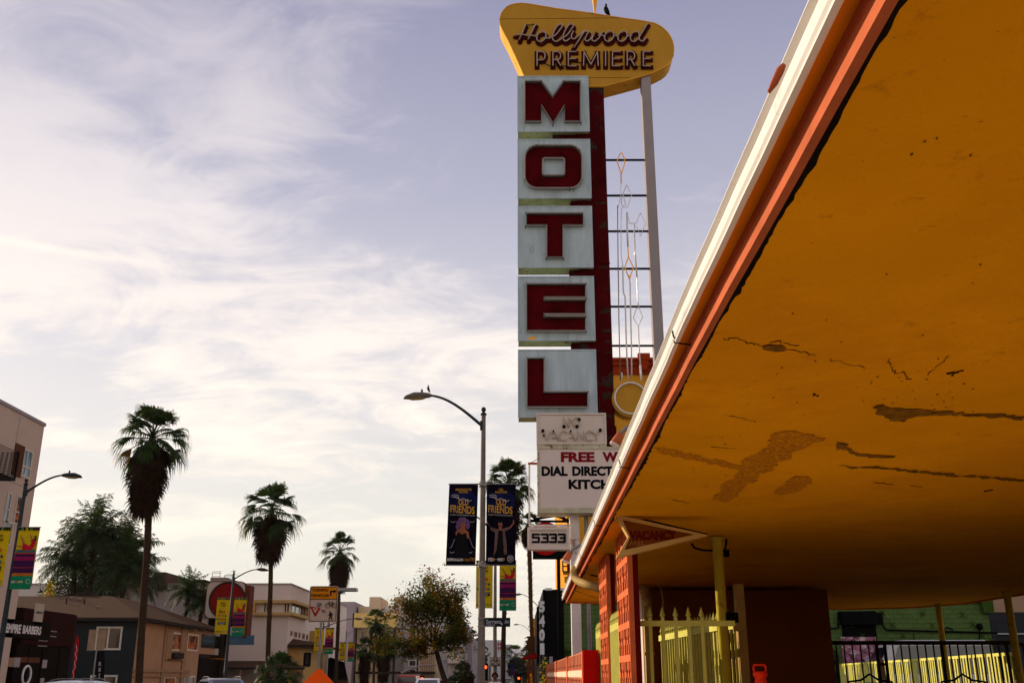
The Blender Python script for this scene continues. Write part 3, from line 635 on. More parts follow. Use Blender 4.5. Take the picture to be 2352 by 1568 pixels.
# ================================================================ the tall motel sign
YS = 21.0
S = lambda u, v, dy=0.0: P(u, v, YS)+Vector((0, dy, 0))
F = lambda u, v, dy=0.0: P(u, v, YS+dy)      # seen there, at that depth
ms = thing('motel_sign', (2.4, YS, 0.13), 'tall stacked motel sign with pale blue MOTEL letter boxes on a dark red pylon', 'sign')
c1 = crop(1950, 0, 2.8); k2 = crop(2000, 500, 2.6133); k3 = crop(2000, 1050, 2.24); k4 = crop(2000, 1600, 3.1367)
# golden blob on top
BL = [(135,215),(142,175),(155,138),(178,102),(210,70),(250,48),(290,35),(335,27),(390,24),(460,32),(620,58),(780,85),(1160,135),(1500,188),(1700,216),(1830,238),(1880,250),(1930,275),(1980,310),(2025,355),(2055,400),(2078,455),(2090,510),(2092,560),(2085,610),(2065,660),(2030,705),(1985,740),(1925,772),(1850,806),(1700,850),(1500,905),(1310,955),(1180,955),(1000,952),(470,952),(418,860),(360,725),(300,590),(230,440),(170,330),(143,270)]
fp = [S(*c1(x, y), 0.05) for x, y in BL]
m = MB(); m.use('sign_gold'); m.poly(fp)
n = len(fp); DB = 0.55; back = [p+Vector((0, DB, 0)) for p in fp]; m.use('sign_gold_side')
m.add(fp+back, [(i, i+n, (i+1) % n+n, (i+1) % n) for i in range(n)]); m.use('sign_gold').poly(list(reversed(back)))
blob = m.build('marquee_board', None, ms)
m = MB(); m.tube([p+Vector((0,-0.004,0)) for p in fp], 0.012, 5, closed=True); m.build('edge_trim', 'sign_gold_side', blob)
m = MB(); a = S(*c1(135,202),0.046); b = S(*c1(1470,190),0.046); m.tube([a, b], 0.004, 4); a = S(*c1(1130,860),0.046); b = S(*c1(1600,860),0.046); m.tube([a, b], 0.004, 4); m.build('panel_seam', 'crack', blob)
# lettering: painted strokes with a glass tube standing in front
def ell(cx, cy, rx, ry, a0=0, a1=360, tilt=0.0, n=18):
    return [(cx+rx*math.cos(R(a0+(a1-a0)*i/n))-tilt*ry*math.sin(R(a0+(a1-a0)*i/n))*-1*0+tilt*ry*-math.sin(R(a0+(a1-a0)*i/n)), cy+ry*math.sin(R(a0+(a1-a0)*i/n))) for i in range(n+1)]
def smooth(pts, k=5):
    o = []; n = len(pts)
    for i in range(n-1):
        p0 = pts[max(0, i-1)]; p1 = pts[i]; p2 = pts[i+1]; p3 = pts[min(n-1, i+2)]
        for j in range(k):
            t = j/k; o.append(tuple(0.5*((2*p1[q])+(-p0[q]+p2[q])*t+(2*p0[q]-5*p1[q]+4*p2[q]-p3[q])*t*t+(-p0[q]+3*p1[q]-3*p2[q]+p3[q])*t**3) for q in (0, 1)))
    return o+[pts[-1]]
script = [[(355,445),(428,275)], [(455,440),(540,268)], [(303,388),(345,384),(400,390),(470,398),(545,404)],
 ell(603,410,50,58,180,540,0.25), smooth([(650,430),(700,424),(760,395),(815,330),(836,295),(822,270),(795,278),(760,325),(735,380),(728,430),(750,462),(785,460),(835,430)]),
 smooth([(835,430),(890,395),(935,335),(962,290),(945,266),(915,275),(880,325),(852,385),(848,435),(868,462),(900,450),(925,430)]),
 smooth([(962,350),(940,400),(950,435),(985,430),(1030,395),(1080,350)]), [(1084,350),(1030,440),(968,535)],
 smooth([(1084,352),(1130,350),(1108,400),(1092,445),(1120,462),(1165,425),(1212,352)]), smooth([(1212,352),(1185,400),(1170,445),(1200,465),(1245,430),(1278,375),(1290,352)]), smooth([(1240,395),(1270,392),(1320,415)]),
 ell(1362,408,50,58,180,540,0.25), [(1412,395),(1465,410)], ell(1512,408,50,58,180,540,0.25), [(1562,395),(1600,410)],
 ell(1650,410,48,58,200,560,0.25), smooth([(1795,262),(1740,350),(1700,420),(1712,455),(1745,462),(1775,420)])]
shade = MB(); neon = MB(); pc = c1
for k, st in enumerate(script):
    dx, dy = (8, 26) if k != 7 else (-8, 22)
    shade.tube([S(*pc(x+dx, y+dy), 0.035-0.0008*k) for x, y in st], 0.058, 12, squash=0.10)
    for (x, y) in (st[0], st[-1]): shade.ball(S(*pc(x+dx, y+dy), 0.035-0.0008*k), 0.058, 0.007, 0.058, 12, 8)
    neon.tube([F(*pc(x, y), -0.03) for x, y in st], 0.0155, 8)
shade.build('script_shadow', 'script_maroon', blob, smooth=True); neon.build('script_neon', 'neon_script', blob, smooth=True)
prem = {'P': [[(0,1),(0,0),(.62,0),(.85,.12),(.92,.3),(.8,.5),(.6,.58),(0,.58)]], 'R': [[(0,1),(0,0),(.6,0),(.82,.12),(.88,.3),(.78,.48),(.6,.56),(0,.56)], [(.45,.56),(.9,1)]],
 'E': [[(.95,0),(0,0),(0,1),(.95,1)], [(0,.5),(.9,.5)]], 'M': [[(0,1),(0.03,0),(.5,.9),(.95,0),(1,1)]], 'I': [[(0.5,0),(0.5,1)]]}
LX = [('P',555,655),('R',733,832),('E',905,1000),('M',1076,1240),('I',1300,1345),('E',1400,1495),('R',1565,1660),('E',1745,1835)]
shade = MB(); neon = MB(); kk = 0
for ch, xa, xb in LX:
    for st in prem[ch]:
        kk += 1; pts = [(xa+(xb-xa)*x, 580+160*y) for x, y in st]
        dense = [pts[0]]
        for a, b in zip(pts, pts[1:]): dense += [(a[0]+(b[0]-a[0])*t, a[1]+(b[1]-a[1])*t) for t in (0.04, 0.5, 0.96, 1)]
        for a, b in zip(pts, pts[1:]):
            A_, B_ = [S(*pc(x+1, y+10), 0.036-0.0007*kk) for x, y in (a, b)]; d = (B_-A_).normalized()*0.060; s_ = Vector((d.z, 0, -d.x)); kk += 0.3
            shade.prism([A_-d-s_, B_+d-s_, B_+d+s_, A_-d+s_], (0, 0.006, 0))
        neon.tube([F(*pc(x, y), -0.03) for x, y in dense], 0.0145, 8)
shade.build('capitals_shadow', 'script_maroon', blob); neon.build('capitals_neon', 'neon_script', blob, smooth=True)
for pts, r_ in (([(560,690),(620,705),(715,745),(800,738),(900,745),(960,690),(1000,705),(1060,705)], .014), ([(428,280),(480,285),(540,270)], .014), ([(1380,735),(1500,748),(1560,735),(1700,748),(1745,740)], .010)):
    q = MB(); q.tube([F(*pc(x, y), -0.02) for x, y in pts], r_, 6); q.build('sign_wire', 'ink_black', blob)
# starburst spike above
m = MB(); a = S(*c1(1212,95),0.25); m.tube([a+Vector((0,0,-0.7)), a], 0.02, 6); m.tube([a, a+Vector((0.02,0,0.9)), a+Vector((0.0,0,2.6))], [0.015, 0.16, 0.01], 4)
for t in range(0, 360, 45): m.tube([a+Vector((0,0,2.4)), a+Vector((0,0,2.4))+Vector((math.cos(R(t+20)),0.2,math.sin(R(t+20))))*1.0], [0.09, 0.01], 4)
m.build('starburst', 'sign_gold_side', ms)
# letter boxes
XL = (S(1190.5, 500).x+S(1190.5, 900).x)/2; XR = (S(1353, 290).x+S(1362, 545).x+S(1368, 870).x)/3
BOX = [('M', 176, 302), ('O', 321, 455), ('T', 474.5, 614), ('E', 635.5, 781.5), ('L', 803.6, 957.5)]
Mo = [c1(x, y) for x, y in ((425,912),(600,912),(730,1085),(855,912),(1035,912),(1035,1352),(868,1352),(868,1165),(735,1370),(600,1165),(600,1352),(425,1352))]
def rrect(x0, y0, x1, y1, r, n=7):
    o = []
    for cx, cy, a in ((x1-r,y0+r,-90),(x1-r,y1-r,0),(x0+r,y1-r,90),(x0+r,y0+r,180)):
        for i in range(n+1): t = R(a+90*i/n); o.append((cx+r*math.cos(t), cy+r*math.sin(t)))
    return o
Oo = [k2(x, y) for x, y in rrect(268,217,850,650,120)]; Oi = [k2(x, y) for x, y in rrect(437,337,683,530,35)]
To = [k2(x, y) for x, y in ((280,925),(867,925),(867,1040),(653,1040),(653,1375),(495,1375),(495,1040),(280,1040))]
Eo = [k3(x, y) for x, y in ((243,193),(763,193),(763,303),(390,303),(390,337),(763,337),(763,453),(390,453),(390,487),(763,487),(763,603),(243,603))]
Lo = [k3(x, y) for x, y in ((247,857),(390,857),(390,1162),(782,1162),(782,1285),(247,1285))]
OUT = {'M': Mo, 'O': Oo, 'T': To, 'E': Eo, 'L': Lo}
def offset2(pts, d):     # offset a closed outline (photo y runs down) outwards by d
    n = len(pts); area = sum(pts[i][0]*pts[(i+1) % n][1]-pts[(i+1) % n][0]*pts[i][1] for i in range(n)); sg = 1 if area > 0 else -1; o = []
    for i in range(n):
        a, b, c = Vector(pts[i-1]), Vector(pts[i]), Vector(pts[(i+1) % n]); e1 = (b-a).normalized(); e2 = (c-b).normalized()
        n1_, n2_ = Vector((e1.y, -e1.x))*sg, Vector((e2.y, -e2.x))*sg; bis = n1_+n2_; q = max(0.35, (1+n1_.dot(n2_))/2)
        o.append(tuple(b+bis/2*d/q))
    return o
def ringwall(m, outer, inner_, y0, y1):
    n = len(outer); A_ = [F(*p, y0) for p in outer]; B_ = [F(*p, y0) for p in inner_]; C = [p+Vector((0, y1-y0, 0)) for p in A_]; D = [p+Vector((0, y1-y0, 0)) for p in B_]
    m.add(A_+B_+C+D, [f for i in range(n) for j in [(i+1) % n] for f in ((i, j, n+j, n+i), (2*n+i, i, j, 2*n+j)[::-1], (n+i, n+j, 3*n+j, 3*n+i))])
for ch, va, vb in BOX:
    z1 = S(1280, va).z; z0 = S(1280, vb).z
    m = MB(); m.use('panel_blue'); m.quad((XL,YS,z0),(XR,YS,z0),(XR,YS,z1),(XL,YS,z1)); m.use('panel_edge')
    m.quad((XL,YS,z0),(XL,YS+.45,z0),(XR,YS+.45,z0),(XR,YS,z0)); m.use('panel_blue'); m.quad((XL,YS,z0),(XL,YS,z1),(XL,YS+.45,z1),(XL,YS+.45,z0)); m.quad((XR,YS,z0),(XR,YS+.45,z0),(XR,YS+.45,z1),(XR,YS,z1)); m.quad((XL,YS,z1),(XR,YS,z1),(XR,YS+.45,z1),(XL,YS+.45,z1)); m.quad((XL,YS+.45,z0),(XL,YS+.45,z1),(XR,YS+.45,z1),(XR,YS+.45,z0))
    bx = m.build('letter_box', None, ms)
    m = MB(); m.frame(XL-.012, XR+.012, z0-.012, z1+.012, 0.03, YS-0.012, YS+0.02); m.build('box_rim', 'panel_blue', bx)
    pts = OUT[ch]
    m = MB(); m.use('letter_red')
    if ch == 'O':
        A_ = [S(*p, -0.012) for p in Oo]; B_ = [S(*p, -0.012) for p in Oi]; n = len(A_)
        m.add(A_+B_, [(i, (i+1) % n, n+(i+1) % n, n+i) for i in range(n)])
    else: m.poly([S(*p, -0.012) for p in pts])
    m.build('letter', None, bx)
    m = MB(); ringwall(m, offset2(pts, 0.9), pts, -0.10, -0.002)
    if ch == 'O': ringwall(m, offset2(Oi, -0.9), Oi, -0.10, -0.002)
    m.build('letter_rim', 'letter_rim', bx)
    m = MB(); m.tube([F(*p, -0.12) for p in offset2(pts, 2.6)], 0.0125, 8, closed=True)
    if ch == 'O': m.tube([F(*p, -0.12) for p in offset2(Oi, -2.6)], 0.0125, 8, closed=True)
    m.build('neon_outline', 'neon_script', bx, smooth=True)
    m = MB(); rn = random.Random(ord(ch))
    for _ in range(9):
        i = rn.randrange(len(pts)); a = Vector(offset2(pts, 2.6)[i]); q_ = F(a.x, a.y, -0.135); m.cyl(q_, q_+Vector((0, 0.13, 0)), 0.010, 6)
    m.build('tube_support', 'steel_black', bx)
# rust patch on the E box, little hatches under the boxes
m = MB(); m.poly([S(*k3(x, y), -0.004) for x, y in ((240,680),(262,672),(290,662),(325,664),(328,680),(308,690),(280,697),(255,694))]); m.build('rust_patch', 'sign_gold_side', ms)
# pylon, its brackets, mast
m = MB(); xa, xb = S(1350, 400).x, S(1396, 400).x; xb = (S(1388,180).x+S(1407,790).x+S(1414,1010).x)/3
zt = S(1380,178).z; zb = S(1400,1027).z
m.box(xa-0.25, xb, YS+0.12, YS+0.52, zb, zt); py = m.build('pylon', 'pylon_red', ms)
m = MB(); rn = random.Random(4)
for (u, v, wd, h, dy) in ((1402,1005,8,50,0.0),):
    m.box(xb, xb+0.03, YS+0.13, YS+0.5, S(1400,1020).z, S(1400,975).z)
m.build('pylon_lip', 'pylon_red', py); m = MB(); m.box(xa-0.3, xb+0.012, YS+0.10, YS+0.125, S(1390,601).z, S(1390,598).z); m.build('pylon_seam', 'pylon_red', py)
for k_ in range(26):
    vv = 190+k_*32; xx_ = xb-0.02 if k_ % 2 else xb-0.05; m = None
m = MB(); rz = random.Random(8)
for k_ in range(34):
    p_ = S(1392, 190+k_*24.5); h_ = rz.uniform(.03,.11); m.poly([(xb-rz.uniform(.05,.30), YS+.1185, p_.z), (xb-rz.uniform(.02,.10), YS+.1185, p_.z+h_*.5), (xb-rz.uniform(.0,.05), YS+.1185, p_.z-h_), (xb-rz.uniform(.06,.3), YS+.1185, p_.z-h_*1.2)]) if rz.random() < .5 else None
m.build('flaked_paint', 'bark_dark', py)
for va, vb, u0 in ((302,320,1270),(455,474,1312),(614,635,1309),(782,800,1313)):
    m = MB(); m.box(S(u0, va).x, xa+0.02, YS+0.16, YS+0.40, S(1300, vb).z+0.0, S(1300, va).z-0.0); m.build('bracket', 'pylon_red', ms)
px0 = (S(1478,200).x+S(1504,780).x)/2; px1 = (S(1500,200).x+S(1527,780).x)/2-0.02
m = MB(); m.box(px0-0.02, px1, YS+0.10, YS+0.36, 0.13, S(1486,172).z+0.35); m.build('mast', 'mast_grey', ms)
m = MB(); mx0, mx1 = P(1313,1400,YS+0.2).x, P(1335,1400,YS+0.2).x; m.box(mx0, mx1, YS+0.25, YS+0.5, 0.13, S(1320,1150).z); m.build('mast', 'mast_white', ms, label='white lower mast with flaking paint')
m = MB(); m.cyl((P(1352,1400,YS+.3).x, YS+0.35, 0.13), (P(1352,1400,YS+.3).x, YS+0.35, S(1350,1150).z), 0.048, 12); m.build('conduit', 'steel_grey', ms)
for i, v in enumerate((358.5, 440.5, 523, 609.5, 697, 787.5)):
    a = S(1388+i*3.4, v, 0.2); b = S(1478+i*3.9, v, 0.2); m = MB(); m.box(xb-0.02, px0+0.03, YS+0.18, YS+0.22, a.z-0.02, a.z+0.02); m.build('crossbar', 'steel_black', ms)
T = [('neon_tube', k2, [(1268,480),(1272,690),(1245,830)], .007), ('neon_amber', k2, [(1272,255),(1258,275),(1230,345),(1268,455),(1274,480),(1312,365),(1305,310),(1288,270),(1272,255)], .013), ('neon_amber', k2, [(1274,480),(1275,575)], .015),
 ('steel_grey', k2, [(1236,810),(1238,1080),(1243,1560)], .011), ('steel_grey', k3, [(1065,0),(1072,500),(1085,1035)], .012),
 ('neon_tube', k2, [(1330,595),(1292,690),(1322,800),(1290,820),(1276,790),(1275,710)], .012), ('neon_tube', k2, [(1330,595),(1384,700),(1340,828),(1275,836),(1272,1080),(1275,1350),(1290,1420),(1292,1560)], .009), ('neon_tube', k3, [(1105,0),(1112,240),(1128,290),(1140,730),(1155,1035)], .017),
 ('neon_tube', k2, [(1335,880),(1338,1080),(1345,1240)], .022), ('neon_amber', k2, [(1345,1240),(1350,1350),(1312,1460),(1360,1580)], .013), ('neon_amber', k2, [(1350,1350),(1403,1460),(1362,1580)], .013), ('neon_amber', k3, [(1160,90),(1168,110),(1172,165)], .013), ('neon_tube', k3, [(1172,165),(1176,370),(1185,730),(1187,1000)], .016),
 ('neon_tube', k2, [(1475,888),(1435,985),(1420,998),(1365,995),(1350,950),(1340,900)], .011), ('neon_tube', k2, [(1475,888),(1528,1005),(1475,1130),(1440,1040),(1410,1010)], .011), ('neon_tube', k2, [(1408,1010),(1420,1300),(1440,1568)], .019), ('neon_tube', k3, [(1228,0),(1235,80),(1242,330),(1250,378)], .014),
 ('neon_tube', k3, [(1250,380),(1228,390),(1203,475),(1248,550),(1285,465),(1250,380)], .011), ('neon_tube', k3, [(1248,550),(1255,730),(1265,900)], .013), ('neon_tube', k3, [(1265,900),(1275,1035)], .024), ('neon_tube', k3, [(1090,970),(1098,975),(1095,1030)], .02)]
for mm, cc, pts, r in T:
    m = MB(); m.tube([S(*cc(x, y), 0.16) for x, y in pts], r, 7); m.build('neon_strand', mm, ms, smooth=True)
# round yellow disc
c0 = S(1449, 914, 0.05); rad = abs(S(1449, 872).z-c0.z)*0.98
m = MB(); m.tube([c0+Vector((0,0.3,0)), c0+Vector((0,0,0))], rad, 40); dk = m.build('round_disc', 'sign_gold', ms)
m = MB(); m.tube([c0+Vector((0.86*rad*math.cos(R(t)), -0.06, 0.86*rad*math.sin(R(t)))) for t in range(0, 360, 12)], 0.02, 8, closed=True); m.build('neon_ring', 'neon_tube', dk, smooth=True)
m = MB(); m.tube([c0+Vector((rad*math.cos(R(t)), 0.29, rad*math.sin(R(t)))) for t in range(0, 360, 12)], 0.03, 6, closed=True); m.build('disc_rim', 'sign_gold_side', dk)
m = MB(); m.box(xb-0.02, c0.x, YS+0.2, YS+0.3, c0.z-0.1, c0.z-0.0); m.build('disc_arm', 'steel_black', dk)
# VACANCY box
x0, x1 = S(1233.5,985,-0.06).x, S(1390.5,985).x; z1, z0 = S(1300,952).z, S(1300,1020).z
m = MB(); m.use('box_cream'); m.box(x0, x1, YS-0.06, YS+0.12, z0, z1); m.frame(x0-.015, x1+.015, z0-.015, z1+.02, 0.04, YS-0.085, YS-0.058); m.use('box_rust').box(x0-.01, x1+.01, YS-0.07, YS+0.13, z0-0.075, z0-0.016); vb_ = m.build('vacancy_box', None, ms)
m = MB()
def nl(pts, r=0.013): m.tube([F(*k4(x, y), -0.10) for x, y in pts], r, 6)
nl([(797,265),(795,340)], .008); nl([(795,222),(865,345)]); nl([(865,222),(865,345)], .008); nl([(865,222),(955,345)]); nl([(995,245),(975,220),(940,222),(918,250),(915,295),(940,330),(965,340),(990,320),(998,270)])
for x in (0,): pass
V = {'V': [[(0,0.1),(.45,1),(.95,.05)]], 'A': [[(0,.75),(.05,.68),(.62,.68)], [(0.05,.3),(.3,0),(.95,1)]], 'C': [[(.95,.25),(.75,.04),(.4,0),(.1,.3),(0,.6),(.2,.92),(.6,1),(.95,.85)]], 'N': [[(0,.95),(.02,.05),(.9,.95),(.9,0)]], 'Y': [[(0,.08),(.5,.5)], [(.95,0),(.5,.5),(.5,.97)]]}
for ch, xa_, xb_ in (('V',545,640),('A',650,745),('C',745,840),('A',865,950),('N',970,1055),('C',1070,1165),('Y',1165,1245)):
    for st in V[ch]: nl([(xa_+(xb_-xa_)*x, 385+125*y) for x, y in st])
m.build('neon_lettering', 'neon_lettering', vb_, smooth=True)
m = MB()
for x, y in ((800,343),(962,343),(537,397),(1254,388),(548,455),(990,255),(668,400),(884,400)): m.cyl(S(*k4(x, y), -0.065), S(*k4(x, y), -0.12), 0.035 if y < 400 else 0.02, 8)
m.build('tube_socket', 'ink_black', vb_)
# reader board
x0, x1 = S(1236,1100).x, S(1530,1100).x; z1, z0 = S(1300,1030).z, S(1300,1167).z
m = MB(); m.use('sign_face').box(x0, x1, YS-0.08, YS+0.45, z0, z1); m.use('box_rust'); m.frame(x0-.02, x1+.02, z0-.10, z1+.02, 0.045, YS-0.10, YS-0.078); m.box(x0-.02, x1+.02, YS-0.099, YS+0.46, z0-0.11, z0-0.002); rb_ = m.build('reader_board', None, ms)
def word(s_, u0, u1, v0, v1, mm, bold):
    m = MB(); a = P(u0, v1, YS-0.085); b = P(u1, v1, YS-0.085); t = P(u0, v0, YS-0.085); text(m, s_, a, (b.x-a.x, 0, 0), (0, 0, t.z-a.z), bold); m.build('lettering', mm, rb_)
word('FREE', 1288.4, 1366, 1037.6, 1060.6, 'ink_red', 0.05); word('WI', 1384, 1424, 1037.6, 1060.6, 'ink_red', 0.05)
word('DIAL', 1244, 1304, 1070.2, 1092.6, 'ink_black', 0.05); word('DIRECT', 1314.6, 1408, 1070.2, 1092.6, 'ink_black', 0.05); word('KITCH', 1306, 1403, 1100.5, 1123, 'ink_black', 0.05)
# number sign 5333 in its pipe frame
ns = thing('number_sign', (0.6, YS, S(1260,1263).z), 'white framed box sign reading 5333 hanging below the reader board', 'sign')
x0, x1 = S(1212,1240).x, S(1309,1240).x; z1, z0 = S(1260,1210.5).z, S(1260,1262).z
m = MB(); m.box(x0+.02, x1-.02, YS-0.02, YS+0.2, z0+.02, z1-.02); m.build('panel', 'sign_face', ns)
m = MB(); m.frame(x0, x1, z0, z1, 0.055, YS-0.06, YS+0.22); m.frame(x0+.05, x1-.05, z0+.05, z1-.05, 0.02, YS-0.045, YS+0.0); m.build('frame', 'box_cream', ns)
dg = {'5': [[(1,0),(0,0),(0,.42),(.9,.42),(1,.5),(1,.9),(.9,1),(0,1)]], '3': [[(0,0),(.9,0),(1,.1),(1,.4),(.9,.48),(.35,.48)], [(.9,.48),(1,.58),(1,.9),(.9,1),(0,1)]]}
k5 = crop(1700, 1850, 2.413); m = MB(); kk = 0
for ch, xa_ in (('5',1042),('3',1126),('3',1206),('3',1290)):
    for st in dg[ch]:
        pts = [(xa_+57*x, 692+73*y) for x, y in st]
        for a, b in zip(pts, pts[1:]):
            kk += 1; A_, B_ = [S(*k5(x, y), -0.028-0.0005*kk) for x, y in (a, b)]; d = (B_-A_).normalized()*0.021; s_ = Vector((d.z, 0, -d.x))*1.05; m.prism([A_-d-s_, B_+d-s_, B_+d+s_, A_-d+s_], (0, 0.004, 0))
m.build('numerals', 'ink_black', ns)
m = MB(); a = S(1216,1064,0.1); b = S(1216,1198,0.1); c = S(1310,1198,0.1); m.tube([a+Vector((0.35,0,0)), a, b, b+Vector((0,0,-.06)), c+Vector((0,0,-.06))], 0.022, 6); m.tube([S(1225,1200,.1), S(1225,1212,.1)], .015, 5); m.box(S(1285,1203).x, S(1297,1203).x, YS+.05, YS+.15, S(1290,1212).z, S(1290,1203).z); m.build('pipe_frame', 'mast_white', ns)
m = MB(); m.tube([S(1213,1062,0.1), S(1240,1062,0.1)], 0.03, 4); m.tube([S(1220,1060,.1), S(1237,1050,.1)], .008, 4); m.build('top_bracket', 'cornice_red', ns)
# dark peaked truss behind
m = MB(); Y = 24
for a, b in (((1216,1198),(1250,1187)),((1250,1187),(1274,1184)),((1274,1184),(1262,1170)),((1274,1184),(1290,1172)),((1276,1184),(1306,1194)),((1216,1196),(1310,1197)),((1225,1192),(1300,1180))):
    m.tube([P(a[0],a[1],Y), P(b[0],b[1],Y)], 0.035, 4)
m.box(P(1292,1185,Y).x, P(1298,1185,Y).x, Y, Y+.1, P(1292,1198,Y).z, P(1292,1160,Y).z)
m.build('steel_truss', 'steel_black', label='thin black peaked steel truss showing above the 5333 box', cat='truss')
# black box sign with red disc on a black post
Y = 34; bs = thing('box_sign', (P(1283,1300,Y).x, Y, 0.13), 'black box sign with a red half disc on a slim black post', 'sign')
m = MB(); m.box(P(1224,1270,Y).x, P(1312,1270,Y).x, Y, Y+.4, P(1260,1281,Y).z, P(1260,1215,Y).z); m.build('box', 'steel_black', bs)
m = MB(); c0 = P(1253,1236,Y); m.tube([c0+Vector((0,-.012,0)), c0+Vector((0,-.004,0))], abs(P(1253,1274.5,Y).z-c0.z), 36); m.build('disc', 'awning_red', bs)
m = MB(); x = P(1283,1300,Y).x; m.box(x-.05, x+.06, Y+.1, Y+.25, 0.13, P(1260,1279,Y).z); m.build('post', 'steel_black', bs)

# ================================================================ birds
def bird(loc, L_, name, label, lean=0.0):
    m = MB(); b = Vector(loc); s = L_
    body = [(-.10,.98),(-.09,.93),(-.07,.86),(-.08,.78),(-.10,.66),(-.09,.52),(-.03,.36),(.05,.20),(.12,.08),(.20,-.06)]; rad = [.015,.055,.06,.065,.13,.16,.15,.10,.06,.03]
    m.tube([b+Vector((x*s+0.0, 0, z*s)) for x, z in body], [r*s for r in rad], 10)
    m.tube([b+Vector((-.10*s,0,.95*s)), b+Vector((-.17*s,0,.925*s))], [.02*s,.004*s], 5)
    for d in (-.05, .05):
        m.tube([b+Vector((-.02*s,d*s,.30*s)), b+Vector((-.03*s,d*s,.0))], .012*s, 5); m.tube([b+Vector((-.08*s,d*s,0)), b+Vector((.03*s,d*s,0))], .009*s, 4)
        m.tube([b+Vector((-.08*s,d*2.2*s,.62*s)), b+Vector((.02*s,d*2.6*s,.34*s)), b+Vector((.16*s,d*1.2*s,.02*s))], [.05*s,.07*s,.012*s], 6)
    return m.build(name, 'bird_black', smooth=True, label=label, cat='bird', origin=loc)
bird(S(*c1(1350,168),0.08), 0.40, 'pigeon', 'dark bird perched on the sloping top of the golden marquee board')
# ================================================================ street lamps
def street_lamp(x, Y, h, arm, armh, label, mm='lamp_pole', r=0.095, group='street lamps along the boulevard'):
    """arm: horizontal reach (negative towards the left); armh: height of the lamp head"""
    f = thing('street_lamp', (x, Y, 0.13), label, 'street lamp', group)
    m = MB(); m.tube([(x,Y,0.13),(x,Y,0.6),(x,Y,0.62),(x,Y,h*0.5),(x,Y,h)], [r*1.7,r*1.6,r*1.08,r*0.86,r*0.62], 16); m.build('pole', mm, f, smooth=True)
    m = MB(); m.ball((x,Y,h+.14), .065, .065, .075); m.tube([(x,Y,h-.01),(x,Y,h+.02),(x,Y,h+.06),(x,Y,h+.09)], [.085,.085,.04,.03], 12); m.build('finial', 'lamp_pole_dark', f, smooth=True)
    s = 1 if arm > 0 else -1; z0 = h-0.28; m = MB(); pts = []
    for i in range(15):
        t = i/14; ang = t*math.pi/2*0.92; pts.append((x+s*(0.07)+(arm-s*0.07)*(math.sin(ang)/math.sin(math.pi/2*.92))**0.0*t**1.0, Y, z0+(armh-z0)*math.sin(ang)/math.sin(math.pi/2*.92)))
    m.tube(pts, [0.042-0.012*i/14 for i in range(15)], 10); m.box(x-.09 if s<0 else x+.02, x-.02 if s<0 else x+.09, Y-.06, Y+.06, z0-.14, z0+.10); m.build('arm', mm if mm != 'lamp_pole' else 'lamp_pole_dark', f, smooth=False)
    m = MB(); ex = x+arm; ez = armh
    m.tube([(ex+0.02*-s,Y,ez),(ex+s*.06,Y,ez),(ex+s*.22,Y,ez+.01),(ex+s*.45,Y,ez+.0),(ex+s*.66,Y,ez-.05),(ex+s*.74,Y,ez-.085)], [.035,.068,.082,.092,.06,.02], 14, squash=1.0); m.cyl((ex+s*.25,Y,ez+.1),(ex+s*.25,Y,ez+.17), .03, 8)
    hd = m.build('lamp_head', mm if mm != 'lamp_pole' else 'lamp_pole', f, smooth=True)
    m = MB(); m.tube([(ex+s*.14,Y,ez-.055),(ex+s*.25,Y,ez-.065),(ex+s*.5,Y,ez-.075),(ex+s*.66,Y,ez-.075)], [.03,.055,.06,.02], 12); m.build('lens', 'lamp_lens', hd, smooth=True)
    return f
Y1 = 26.0; PX1 = P(1107.5,1300,Y1).x; h1 = P(1112,952,Y1).z
street_lamp(PX1, Y1, h1, P(990,905,Y1).x-PX1, P(990,908,Y1).z, 'tall grey nearest street lamp with a bird on its head and black theatre banners')
bird(P(985,901,Y1), 0.22, 'pigeon', 'small dark bird standing on the head of the nearest street lamp')
Y2 = 46.0; PX2 = P(1137,1400,Y2).x
street_lamp(PX2, Y2, P(1137,1150,Y2).z-1.2, -1.2, P(1137,1150,Y2).z-0.6, 'grey street lamp just beyond the nearest one, carrying the BIKE LANE plate')
YL = 36.0; XL1 = P(30,1300,YL).x
street_lamp(XL1, YL, P(52,1112,YL).z, P(146,1091,YL).x-XL1-0.05, P(146,1091,YL).z, 'dark street lamp at the far left before the pink building, yellow banners on it', 'lamp_pole_dark', 0.10)
YL2 = 64.0; XL2 = P(530,1400,YL2).x
street_lamp(XL2, YL2, P(541,1318,YL2).z, P(590,1307,YL2).x-XL2, P(590,1307,YL2).z, 'slim street lamp before the round red sign, across the street', 'lamp_pole_dark', 0.10)
YL3 = 88.0; XL3 = P(741,1470,YL3).x
street_lamp(XL3, YL3, P(745,1393,YL3).z-1.4, 2.6, P(812,1392,YL3).z-1.0, 'street lamp with yellow banners behind the TURNING VEHICLES plate', 'lamp_pole', 0.10)
YL4 = 122.0; XL4 = P(793,1500,YL4).x
street_lamp(XL4, YL4, P(795,1453,YL4).z, P(822,1442,YL4).x-XL4, P(822,1442,YL4).z, 'small far street lamp with yellow banners before the pale flats', 'steel_grey', 0.11)
